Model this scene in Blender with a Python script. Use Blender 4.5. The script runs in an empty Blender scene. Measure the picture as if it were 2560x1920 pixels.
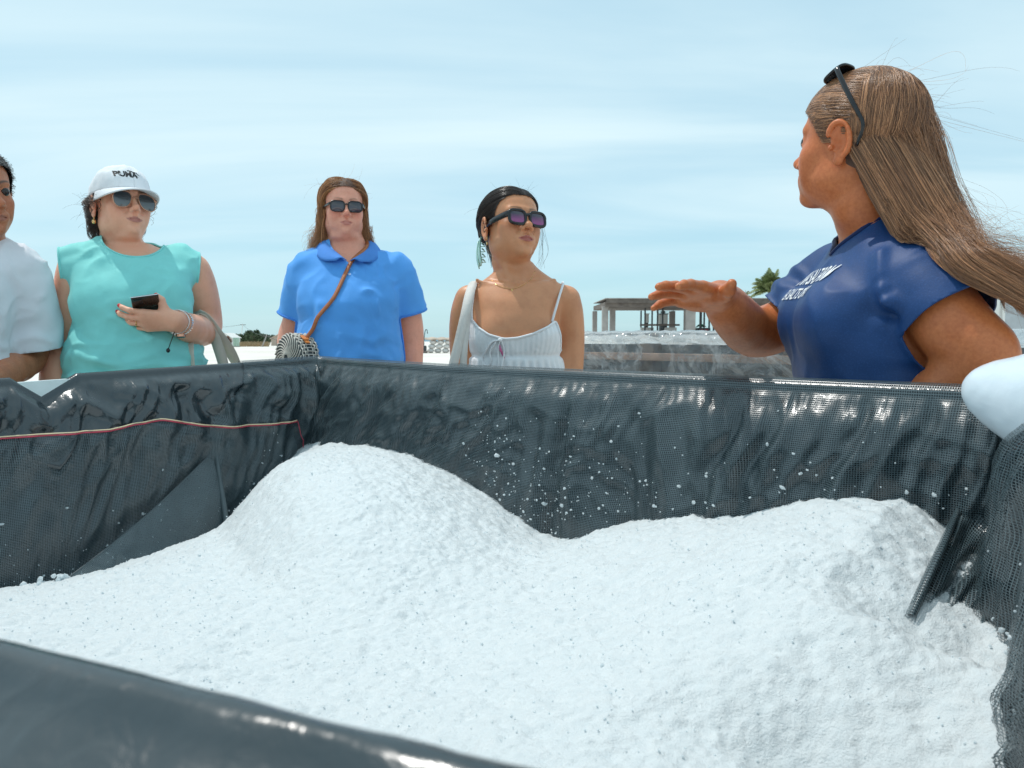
import bpy, bmesh, math, random
import numpy as np
from mathutils import Vector, Matrix
from mathutils.bvhtree import BVHTree

random.seed(7)
rng = np.random.default_rng(11)
R = math.radians
scene = bpy.context.scene
COL = scene.collection

# ------------------------------------------------------------------ camera, sky, sun, exposure
CZ = 1.12            # camera height: held just above the rim of the bin
FPX = 740.0          # focal length in pixels of a 1024 wide frame (26 mm equivalent)
PITCH = math.atan(47.0 / FPX)
cam_d = bpy.data.cameras.new('camera')
cam = bpy.data.objects.new('camera', cam_d)
COL.objects.link(cam)
cam.location = (0, 0, CZ)
cam.rotation_euler = (R(90) - PITCH, 0, 0)
cam_d.sensor_width = 36.0
cam_d.lens = FPX / 1024 * 36
cam_d.clip_start = 0.02
cam_d.clip_end = 8000
cam_d.dof.use_dof = True
cam_d.dof.focus_distance = 1.8
cam_d.dof.aperture_fstop = 13.0
scene.camera = cam

SUN_EL, SUN_AZ = 68.0, -62.0       # azimuth measured from +Y (away from camera) towards +X
world = bpy.data.worlds.new('World')
scene.world = world
world.use_nodes = True
wn, wl = world.node_tree.nodes, world.node_tree.links
wn.clear()
w_out = wn.new('ShaderNodeOutputWorld')
w_bg = wn.new('ShaderNodeBackground')
w_sky = wn.new('ShaderNodeTexSky')
w_sky.sky_type = 'NISHITA'
w_sky.sun_disc = False
w_sky.sun_elevation = R(SUN_EL)
w_sky.sun_rotation = R(SUN_AZ)
w_sky.altitude = 0
w_sky.air_density = 1.0
w_sky.dust_density = 0.5
w_sky.ozone_density = 1.5
w_bg.inputs['Strength'].default_value = 0.127
# thin streaks of high cloud, mapped on a flat layer overhead so that they crowd towards the horizon
w_tc = wn.new('ShaderNodeTexCoord')
w_sep = wn.new('ShaderNodeSeparateXYZ')
wl.new(w_tc.outputs['Generated'], w_sep.inputs[0])
w_h = wn.new('ShaderNodeMath'); w_h.operation = 'MAXIMUM'; w_h.inputs[1].default_value = 0.0
wl.new(w_sep.outputs['Z'], w_h.inputs[0])
w_h2 = wn.new('ShaderNodeMath'); w_h2.operation = 'ADD'; w_h2.inputs[1].default_value = 0.10
wl.new(w_h.outputs[0], w_h2.inputs[0])
w_dx = wn.new('ShaderNodeMath'); w_dx.operation = 'DIVIDE'
w_dy = wn.new('ShaderNodeMath'); w_dy.operation = 'DIVIDE'
for nd, ax in ((w_dx, 'X'), (w_dy, 'Y')):
    wl.new(w_sep.outputs[ax], nd.inputs[0]); wl.new(w_h2.outputs[0], nd.inputs[1])
w_cmb = wn.new('ShaderNodeCombineXYZ')
wl.new(w_dx.outputs[0], w_cmb.inputs[0]); wl.new(w_dy.outputs[0], w_cmb.inputs[1])
w_map = wn.new('ShaderNodeMapping')
w_map.inputs['Rotation'].default_value = (0, 0, R(-8))
w_map.inputs['Scale'].default_value = (0.42, 0.95, 1.0)
w_map.inputs['Location'].default_value = (0.35, 1.15, 0.0)
wl.new(w_cmb.outputs[0], w_map.inputs[0])
w_nz = wn.new('ShaderNodeTexNoise')
w_nz.inputs['Scale'].default_value = 0.75
w_nz.inputs['Detail'].default_value = 7
w_nz.inputs['Roughness'].default_value = 0.5
w_nz.inputs['Distortion'].default_value = 0.6
wl.new(w_map.outputs[0], w_nz.inputs['Vector'])
w_rmp = wn.new('ShaderNodeMapRange')
w_rmp.interpolation_type = 'SMOOTHSTEP'
w_rmp.inputs['From Min'].default_value = 0.30
w_rmp.inputs['From Max'].default_value = 0.68
w_rmp.inputs['To Min'].default_value = 0.26
w_rmp.inputs['To Max'].default_value = 0.90
wl.new(w_nz.outputs[0], w_rmp.inputs[0])
w_hs = wn.new('ShaderNodeMix'); w_hs.data_type = 'RGBA'; w_hs.blend_type = 'MULTIPLY'
w_hs.inputs[0].default_value = 1.0
w_hs.inputs[7].default_value = (0.98, 1.12, 1.01, 1)
wl.new(w_sky.outputs[0], w_hs.inputs[6])
w_veil = wn.new('ShaderNodeMix'); w_veil.data_type = 'RGBA'
w_veil.inputs[0].default_value = 0.72
w_veil.inputs[7].default_value = (2.75, 4.75, 5.85, 1)      # even thin veil of haze over the blue
wl.new(w_hs.outputs[2], w_veil.inputs[6])
w_mix = wn.new('ShaderNodeMix'); w_mix.data_type = 'RGBA'
w_mix.inputs[7].default_value = (5.5, 6.75, 7.1, 1)
w_low = wn.new('ShaderNodeMapRange')          # the cloud sheet thins out low over the horizon
w_low.interpolation_type = 'SMOOTHSTEP'
w_low.inputs['From Min'].default_value = -0.02
w_low.inputs['From Max'].default_value = 0.24
w_low.inputs['To Min'].default_value = 0.12
wl.new(w_h.outputs[0], w_low.inputs[0])
w_cf = wn.new('ShaderNodeMath'); w_cf.operation = 'MULTIPLY'
wl.new(w_rmp.outputs[0], w_cf.inputs[0]); wl.new(w_low.outputs[0], w_cf.inputs[1])
wl.new(w_cf.outputs[0], w_mix.inputs[0])
wl.new(w_veil.outputs[2], w_mix.inputs[6])
wl.new(w_mix.outputs[2], w_bg.inputs['Color'])
wl.new(w_bg.outputs[0], w_out.inputs['Surface'])

sun_d = bpy.data.lights.new('sun', 'SUN')
sun_d.energy = 2.1
sun_d.angle = R(0.6)
sun_d.color = (1.0, 0.965, 0.91)
sun = bpy.data.objects.new('sun', sun_d)
COL.objects.link(sun)
sdir = Vector((math.cos(R(SUN_EL)) * math.sin(R(SUN_AZ)), math.cos(R(SUN_EL)) * math.cos(R(SUN_AZ)), math.sin(R(SUN_EL))))
sun.rotation_euler = sdir.to_track_quat('Z', 'Y').to_euler()
sun.location = (0, 0, 30)

scene.render.engine = 'CYCLES'
scene.view_settings.view_transform = 'Standard'
scene.view_settings.look = 'None'
scene.view_settings.gamma = 1
scene.view_settings.exposure = 0.22
scene.view_settings.use_curve_mapping = False
scene.cycles.max_bounces = 10
scene.cycles.transparent_max_bounces = 16
scene.cycles.use_denoising = True
scene.cycles.sample_clamp_indirect = 8

# ------------------------------------------------------------------ helpers: points, noise, meshes
def P(px, py, y):
    """World point seen at pixel (px, py) of the 1024x768 photograph at distance y."""
    dx, dz = (px - 512) / FPX, (384 - py) / FPX
    fy = math.cos(PITCH) + dz * math.sin(PITCH)
    fz = -math.sin(PITCH) + dz * math.cos(PITCH)
    k = y / fy
    return np.array((dx * k, y, CZ + fz * k))

def zat(py, d):
    return P(512, py, d)[2]

def sstep(a, b, x):
    t = np.clip((x - a) / (b - a), 0, 1)
    return t * t * (3 - 2 * t)

def _hash(ix, iy, iz, seed):
    h = (ix.astype(np.uint32) * np.uint32(374761393) + iy.astype(np.uint32) * np.uint32(668265263)
         + iz.astype(np.uint32) * np.uint32(2246822519) + np.uint32(seed * 3266489917 & 0xffffffff))
    h = (h ^ (h >> np.uint32(13))) * np.uint32(1274126177)
    h = (h ^ (h >> np.uint32(16))) * np.uint32(2654435769)
    return h ^ (h >> np.uint32(15))

def perlin(p, seed=0):
    """Gradient noise about -1..1 at an (N,3) array."""
    p = np.asarray(p, np.float32)
    i = np.floor(p).astype(np.int64)
    f = p - i
    u = f * f * f * (f * (f * 6 - 15) + 10)
    res = np.zeros(len(p), np.float32)
    for dx in (0, 1):
        wx = u[:, 0] if dx else 1 - u[:, 0]
        for dy in (0, 1):
            wy = u[:, 1] if dy else 1 - u[:, 1]
            for dz in (0, 1):
                wz = u[:, 2] if dz else 1 - u[:, 2]
                h = _hash(i[:, 0] + dx, i[:, 1] + dy, i[:, 2] + dz, seed)
                gx = ((h & np.uint32(1023)).astype(np.float32) / 511.5 - 1)
                gy = (((h >> np.uint32(10)) & np.uint32(1023)).astype(np.float32) / 511.5 - 1)
                gz = (((h >> np.uint32(20)) & np.uint32(1023)).astype(np.float32) / 511.5 - 1)
                res += wx * wy * wz * (gx * (f[:, 0] - dx) + gy * (f[:, 1] - dy) + gz * (f[:, 2] - dz))
    return res * 1.2

def fbm(p, octaves=4, seed=0, gain=0.5):
    a, s, q = 1.0, 0, np.asarray(p, np.float32)
    for k in range(octaves):
        s = s + a * perlin(q, seed + k)
        q = q * 2.03
        a *= gain
    return s

def worley(p, seed=0):
    """Distance to the nearest jittered cell point (N,3)."""
    p = np.asarray(p, np.float32)
    i = np.floor(p).astype(np.int64)
    best = np.full(len(p), 9.0, np.float32)
    for dx in (-1, 0, 1):
        for dy in (-1, 0, 1):
            for dz in (-1, 0, 1):
                c = i + np.array((dx, dy, dz))
                h = _hash(c[:, 0], c[:, 1], c[:, 2], seed)
                q = np.stack([(h & np.uint32(1023)), (h >> np.uint32(10)) & np.uint32(1023), (h >> np.uint32(20)) & np.uint32(1023)], 1).astype(np.float32) / 1023.0
                d = ((c + q - p) ** 2).sum(1)
                best = np.minimum(best, d)
    return np.sqrt(best)

def link(name, me, mat=None, parent=None, smooth=True):
    o = bpy.data.objects.new(name, me)
    COL.objects.link(o)
    if mat is not None and len(me.materials) == 0:
        for m in (mat if isinstance(mat, (list, tuple)) else (mat,)):
            me.materials.append(m)
    if len(me.polygons):
        me.polygons.foreach_set('use_smooth', np.full(len(me.polygons), bool(smooth)))
    if parent is not None:
        o.parent = parent
    return o

def mesh_np(name, v, faces, mat=None, parent=None, smooth=True, uv=None, attrs=None):
    """One mesh object from a vertex array and an (N,3) or (N,4) index array (or a list of such)."""
    me = bpy.data.meshes.new(name)
    v = np.ascontiguousarray(v, np.float32)
    fl = faces if isinstance(faces, list) else [faces]
    fl = [np.asarray(f, np.int32) for f in fl if len(f)]
    me.vertices.add(len(v)); me.vertices.foreach_set('co', v.ravel())
    loops = np.concatenate([f.ravel() for f in fl])
    sizes = np.concatenate([np.full(len(f), f.shape[1], np.int32) for f in fl])
    starts = np.concatenate([[0], np.cumsum(sizes)[:-1]]).astype(np.int32)
    me.loops.add(len(loops)); me.loops.foreach_set('vertex_index', loops)
    me.polygons.add(len(sizes)); me.polygons.foreach_set('loop_start', starts)
    if uv is not None:
        l = me.uv_layers.new(name='UVMap')
        l.data.foreach_set('uv', np.asarray(uv, np.float32)[loops].ravel())
    if attrs:
        for k, a in attrs.items():
            at = me.attributes.new(k, 'FLOAT', 'POINT')
            at.data.foreach_set('value', np.asarray(a, np.float32))
    me.update(calc_edges=True)
    return link(name, me, mat, parent, smooth)

def empty(name, loc=(0, 0, 0), rotz=0):
    o = bpy.data.objects.new(name, None)
    COL.objects.link(o)
    o.location = loc
    o.rotation_euler = (0, 0, rotz)
    o.empty_display_size = 0.1
    return o

def tag(o, label=None, cat=None, group=None, kind=None):
    if label: o['label'] = label
    if cat: o['category'] = cat
    if group: o['group'] = group
    if kind: o['kind'] = kind
    return o

class MB:
    """Collects boxes, tubes, sheets and lathes, then links them as ONE mesh."""
    def __init__(self):
        self.v, self.q, self.t, self.n = [], [], [], 0
    def add(self, v, q=None, t=None):
        v = np.asarray(v, np.float32)
        self.v.append(v)
        if q is not None and len(q): self.q.append(np.asarray(q, np.int32) + self.n)
        if t is not None and len(t): self.t.append(np.asarray(t, np.int32) + self.n)
        self.n += len(v)
    def box(self, lo, hi, M=None, bev=0.0):
        lo, hi = np.array(lo, float), np.array(hi, float)
        if bev <= 0:
            c = np.array([(x, y, z) for z in (lo[2], hi[2]) for y in (lo[1], hi[1]) for x in (lo[0], hi[0])])
            q = [(0, 2, 3, 1), (4, 5, 7, 6), (0, 1, 5, 4), (2, 6, 7, 3), (0, 4, 6, 2), (1, 3, 7, 5)]
            t = None
        else:
            c, q, t = _bevbox(lo, hi, min(bev, 0.45 * float((hi - lo).min())))
        if M is not None:
            c = c @ np.array(M)[:3, :3].T + np.array(M)[:3, 3]
        self.add(c, q, t)
    def tube(self, pts, r, n=8, caps=True, flat=None, up=None):
        """Sweep along pts; r one radius or one per point; flat = (width scale, thickness scale)."""
        pts = np.asarray(pts, float)
        m = len(pts)
        r = np.broadcast_to(np.asarray(r, float), (m,))
        tan = np.gradient(pts, axis=0)
        tan /= np.maximum(np.linalg.norm(tan, axis=1, keepdims=True), 1e-9)
        ref = np.array(up if up is not None else ((0, 0, 1) if abs(tan[0][2]) < 0.9 else (1, 0, 0)), float)
        a0 = np.cross(tan[0], ref); a0 /= np.linalg.norm(a0)
        ring = []
        fx, fy = flat if flat else (1, 1)
        for k in range(m):
            if up is not None:
                a0 = np.cross(tan[k], ref)
            a0 = a0 - tan[k] * a0.dot(tan[k]); a0 /= max(np.linalg.norm(a0), 1e-9)
            b0 = np.cross(tan[k], a0)
            th = np.arange(n) * 2 * np.pi / n
            ring.append(pts[k] + r[k] * (np.outer(np.cos(th) * fx, a0) + np.outer(np.sin(th) * fy, b0)))
        v = np.concatenate(ring)
        j = np.arange(n); j2 = (j + 1) % n
        q = np.concatenate([np.stack([k * n + j, k * n + j2, (k + 1) * n + j2, (k + 1) * n + j], 1) for k in range(m - 1)])
        t = []
        if caps:
            v = np.concatenate([v, pts[:1], pts[-1:]])
            for i in range(n):
                t += [(m * n, (i + 1) % n, i), (m * n + 1, (m - 1) * n + i, (m - 1) * n + (i + 1) % n)]
        self.add(v, q, t)
    def blob(self, c, r, M=None, n=10, m=6, noise=0, seed=0):
        th = np.linspace(0, np.pi, m + 1); ph = np.arange(n) * 2 * np.pi / n
        T, F = np.meshgrid(th, ph, indexing='ij')
        v = np.stack([np.sin(T) * np.cos(F), np.sin(T) * np.sin(F), np.cos(T)], -1).reshape(-1, 3)
        if noise:
            v = v * (1 + noise * perlin(v * 1.7 + seed * 3.1, seed))[:, None]
        v = v * np.array(r)
        if M is not None: v = v @ np.array(M)[:3, :3].T
        j = np.arange(n); j2 = (j + 1) % n
        q = np.concatenate([np.stack([k * n + j, (k + 1) * n + j, (k + 1) * n + j2, k * n + j2], 1) for k in range(m)])
        self.add(v + np.array(c), q)
    def sheet(self, G, closed=False):
        """Quad sheet from a (rows, cols, 3) array."""
        a, b = G.shape[:2]
        i, j = np.meshgrid(np.arange(a - 1), np.arange(b - 1), indexing='ij')
        q = np.stack([i * b + j, i * b + j + 1, (i + 1) * b + j + 1, (i + 1) * b + j], -1).reshape(-1, 4)
        self.add(G.reshape(-1, 3), q)
    def build(self, name, mat=None, parent=None, smooth=True, weld=False, sharp=None):
        fl = []
        if self.q: fl.append(np.concatenate(self.q))
        if self.t: fl.append(np.concatenate(self.t))
        o = mesh_np(name, np.concatenate(self.v), fl, mat, parent, smooth)
        if sharp is not None:
            o.data.set_sharp_from_angle(angle=R(sharp))
        return o

def _bevbox(lo, hi, b):
    bm = bmesh.new()
    bmesh.ops.create_cube(bm, size=1)
    for v in bm.verts:
        v.co = Vector([(lo[i] + hi[i]) / 2 + v.co[i] * (hi[i] - lo[i]) for i in range(3)])
    bmesh.ops.bevel(bm, geom=bm.edges[:], offset=b, segments=2, affect='EDGES', profile=0.7)
    bmesh.ops.triangulate(bm, faces=bm.faces[:])
    v = np.array([x.co[:] for x in bm.verts]); t = [[x.index for x in f.verts] for f in bm.faces]
    bm.free()
    return v, None, t

def catmull(pts, n):
    """n points on a smooth curve through pts."""
    pts = np.asarray(pts, float)
    if len(pts) == 2:
        return pts[0] + np.linspace(0, 1, n)[:, None] * (pts[1] - pts[0])
    q = np.concatenate([[2 * pts[0] - pts[1]], pts, [2 * pts[-1] - pts[-2]]])
    t = np.linspace(0, len(pts) - 1 - 1e-6, n)
    i = np.floor(t).astype(int); f = (t - i)[:, None]
    a, b, c, d = q[i], q[i + 1], q[i + 2], q[i + 3]
    return 0.5 * (2 * b + (c - a) * f + (2 * a - 5 * b + 4 * c - d) * f ** 2 + (3 * b - a - 3 * c + d) * f ** 3)

# ------------------------------------------------------------------ helpers: materials
def new_mat(name):
    m = bpy.data.materials.new(name)
    m.use_nodes = True
    nt = m.node_tree
    return m, nt, nt.nodes['Principled BSDF'], nt.nodes['Material Output']

def N(nt, typ, **kw):
    n = nt.nodes.new(typ)
    for k, v in kw.items():
        if k in n.inputs.keys():
            n.inputs[k].default_value = v
        else:
            setattr(n, k, v)
    return n

def noise_node(nt, scale, detail=4, rough=0.55, coord='Object', vec=None, dist=0.0):
    n = N(nt, 'ShaderNodeTexNoise', Scale=scale, Detail=detail, Roughness=rough, Distortion=dist)
    if vec is None:
        tc = N(nt, 'ShaderNodeTexCoord'); vec = tc.outputs[coord]
    nt.links.new(vec, n.inputs['Vector'])
    return n

def ramp(nt, fac, stops):
    r = N(nt, 'ShaderNodeValToRGB')
    e = r.color_ramp.elements
    while len(e) < len(stops): e.new(0.5)
    for x, (p, c) in zip(e, stops):
        x.position = p; x.color = (*c[:3], 1)
    nt.links.new(fac, r.inputs[0])
    return r

def add_bump(nt, bsdf, height, strength=0.3, dist=0.002):
    b = N(nt, 'ShaderNodeBump', Strength=strength, Distance=dist)
    nt.links.new(height, b.inputs['Height'])
    nt.links.new(b.outputs[0], bsdf.inputs['Normal'])
    return b

def simple(name, col, rough=0.5, metal=0.0, var=0.12, scale=30.0, bump=0.0, bscale=200.0, spec=0.5, sheen=0.0, coat=0.0, bdist=0.001, sss=0.0):
    m, nt, b, out = new_mat(name)
    nz = noise_node(nt, scale, 4)
    c = np.array(col)
    r = ramp(nt, nz.outputs[0], [(0.3, np.clip(c * (1 - var), 0, 1)), (0.7, np.clip(c * (1 + var), 0, 1))])
    nt.links.new(r.outputs[0], b.inputs['Base Color'])
    b.inputs['Roughness'].default_value = rough
    b.inputs['Metallic'].default_value = metal
    b.inputs['Specular IOR Level'].default_value = spec
    b.inputs['Sheen Weight'].default_value = sheen
    b.inputs['Coat Weight'].default_value = coat
    if sss:
        b.inputs['Subsurface Weight'].default_value = sss
        b.inputs['Subsurface Radius'].default_value = (0.01, 0.01, 0.01)
    if bump:
        nb = noise_node(nt, bscale, 5)
        add_bump(nt, b, nb.outputs[0], bump, bdist)
    return m

def fabric(name, col, rough=0.85, weave=900.0, bump=0.25, sheen=0.3, spec=0.25, var=0.08, heather=0.0):
    """Woven or knitted cloth: fine crossed waves plus soft mottling."""
    m, nt, b, out = new_mat(name)
    tc = N(nt, 'ShaderNodeTexCoord')
    nz = noise_node(nt, 14, 4, vec=tc.outputs['Object'])
    fine = noise_node(nt, 420, 2, vec=tc.outputs['Object'])
    c = np.array(col)
    r = ramp(nt, nz.outputs[0], [(0.3, c * (1 - var)), (0.7, np.clip(c * (1 + var), 0, 1))])
    if heather:
        mx = N(nt, 'ShaderNodeMix', data_type='RGBA', blend_type='MIX')
        mr = N(nt, 'ShaderNodeMapRange'); mr.inputs['From Min'].default_value = 0.5; mr.inputs['From Max'].default_value = 0.75
        mr.inputs['To Max'].default_value = heather
        nt.links.new(fine.outputs[0], mr.inputs[0]); nt.links.new(mr.outputs[0], mx.inputs[0])
        nt.links.new(r.outputs[0], mx.inputs[6])
        mx.inputs[7].default_value = (*np.clip(c * 2.2 + 0.02, 0, 1), 1)
        nt.links.new(mx.outputs[2], b.inputs['Base Color'])
    else:
        nt.links.new(r.outputs[0], b.inputs['Base Color'])
    b.inputs['Roughness'].default_value = rough
    b.inputs['Specular IOR Level'].default_value = spec
    b.inputs['Sheen Weight'].default_value = sheen
    b.inputs['Sheen Roughness'].default_value = 0.4
    w = noise_node(nt, 55, 5, vec=tc.outputs['Object'])
    ad = N(nt, 'ShaderNodeMath', operation='MULTIPLY_ADD'); ad.inputs[1].default_value = 0.35
    nt.links.new(fine.outputs[0], ad.inputs[0]); nt.links.new(w.outputs[0], ad.inputs[2])
    add_bump(nt, b, ad.outputs[0], bump, 0.004)
    return m

def skin(name, col, red=0.5, rough=0.48, lip=(0.50, 0.16, 0.12), nail=(0.55, 0.02, 0.03), brow=(0.03, 0.018, 0.012), freckle=0.0):
    m, nt, b, out = new_mat(name)
    tc = N(nt, 'ShaderNodeTexCoord')
    c = np.array(col)
    nz = noise_node(nt, 22, 5, vec=tc.outputs['Object'])
    r = ramp(nt, nz.outputs[0], [(0.28, c * np.array((0.90, 0.84, 0.82))), (0.5, c), (0.74, np.clip(c * np.array((1.06, 1.03, 1.02)), 0, 1))])
    fz = noise_node(nt, 160, 3, vec=tc.outputs['Object'])
    mxf = N(nt, 'ShaderNodeMix', data_type='RGBA', blend_type='MULTIPLY')
    fr = ramp(nt, fz.outputs[0], [(0.35, (1, 1, 1)), (0.75, (1 - 0.25 * (0.15 + freckle), 1 - 0.4 * (0.15 + freckle), 1 - 0.45 * (0.15 + freckle)))])
    mxf.inputs[0].default_value = 1
    nt.links.new(r.outputs[0], mxf.inputs[6]); nt.links.new(fr.outputs[0], mxf.inputs[7])
    last = mxf.outputs[2]
    for attr, cc in (('flush', tuple(c * np.array((1.0, 0.62, 0.58)))), ('lip', lip), ('brow', brow), ('nail', nail)):
        at = N(nt, 'ShaderNodeAttribute', attribute_name=attr)
        mx = N(nt, 'ShaderNodeMix', data_type='RGBA')
        nt.links.new(at.outputs['Fac'], mx.inputs[0]); nt.links.new(last, mx.inputs[6])
        mx.inputs[7].default_value = (*cc[:3], 1)
        last = mx.outputs[2]
    nt.links.new(last, b.inputs['Base Color'])
    b.inputs['Roughness'].default_value = rough
    b.inputs['Specular IOR Level'].default_value = 0.4
    b.inputs['Subsurface Weight'].default_value = 0.12
    b.inputs['Subsurface Radius'].default_value = (0.012, 0.004, 0.002)
    b.inputs['Subsurface Scale'].default_value = 0.6
    pz = noise_node(nt, 700, 3, vec=tc.outputs['Object'])
    p2 = noise_node(nt, 60, 4, vec=tc.outputs['Object'])
    ad = N(nt, 'ShaderNodeMath', operation='MULTIPLY_ADD'); ad.inputs[1].default_value = 0.4
    nt.links.new(pz.outputs[0], ad.inputs[0]); nt.links.new(p2.outputs[0], ad.inputs[2])
    add_bump(nt, b, ad.outputs[0], 0.22, 0.0015)
    return m

def hair_mat(name, dark, light, rough=0.35):
    """Strand colour differs from strand to strand and pales towards the tips."""
    m, nt, b, out = new_mat(name)
    hi = N(nt, 'ShaderNodeHairInfo')
    dk, lt = np.array(dark), np.array(light)
    r = ramp(nt, hi.outputs['Random'], [(0.0, dk), (0.5, dk * 0.75 + lt * 0.25), (0.82, dk * 0.4 + lt * 0.6), (1.0, np.clip(lt * 1.15, 0, 1))])
    mx = N(nt, 'ShaderNodeMix', data_type='RGBA')
    mr = N(nt, 'ShaderNodeMath', operation='MULTIPLY'); mr.inputs[1].default_value = 0.30
    nt.links.new(hi.outputs['Intercept'], mr.inputs[0]); nt.links.new(mr.outputs[0], mx.inputs[0])
    nt.links.new(r.outputs[0], mx.inputs[6]); mx.inputs[7].default_value = (*light, 1)
    nt.links.new(mx.outputs[2], b.inputs['Base Color'])
    b.inputs['Roughness'].default_value = rough
    b.inputs['Specular IOR Level'].default_value = 0.6
    b.inputs['Transmission Weight'].default_value = 0.0
    return m
# ------------------------------------------------------------------ helpers: bodies as smooth unions of rounded solids
class Frame:
    """Local axes X (person's right), Y (forward), Z (up) at an origin, in world units."""
    def __init__(s, o, Rm, sc=1.0):
        s.o = np.array(o, float); s.R = np.array(Rm, float); s.s = sc
    def w(s, p):
        return s.o + s.s * (np.asarray(p, float) @ s.R.T)
    def loc(s, X, Y, Z):
        a, b, c = X - s.o[0], Y - s.o[1], Z - s.o[2]
        M = s.R / s.s
        return (a * M[0, 0] + b * M[1, 0] + c * M[2, 0], a * M[0, 1] + b * M[1, 1] + c * M[2, 1], a * M[0, 2] + b * M[1, 2] + c * M[2, 2])
    def l(s, p):
        return ((np.asarray(p, float) - s.o) @ s.R) / s.s
    def mat(s):
        M = np.eye(4); M[:3, :3] = s.R * s.s; M[:3, 3] = s.o
        return M

def facing(yaw, pitch=0.0, roll=0.0):
    """Rotation whose Y axis faces the camera at yaw 0 and turns to the right of the photo with yaw; pitch lifts the chin."""
    y, p, r = R(yaw), R(pitch), R(roll)
    A = np.array([(-math.cos(y), math.sin(y), 0), (-math.sin(y), -math.cos(y), 0), (0, 0, 1.0)])
    Bm = np.array([(1, 0, 0), (0, math.cos(p), -math.sin(p)), (0, math.sin(p), math.cos(p))])
    C = np.array([(math.cos(r), 0, math.sin(r)), (0, 1, 0), (-math.sin(r), 0, math.cos(r))])
    return A @ Bm @ C

ID = Frame((0, 0, 0), np.eye(3))

def axis(lo, hi, coarse, fine):
    """Coordinates from lo to hi with spacing `coarse`, tightened to the spacing of each (a, b, step) interval."""
    out = [lo]
    while out[-1] < hi:
        x = out[-1]
        st = coarse
        for a, b, f in fine:
            if a <= x < b: st = min(st, f)
            elif x < a < x + st: st = max(min(st, a - x), f)
        out.append(x + st)
    return np.array(out)

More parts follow.
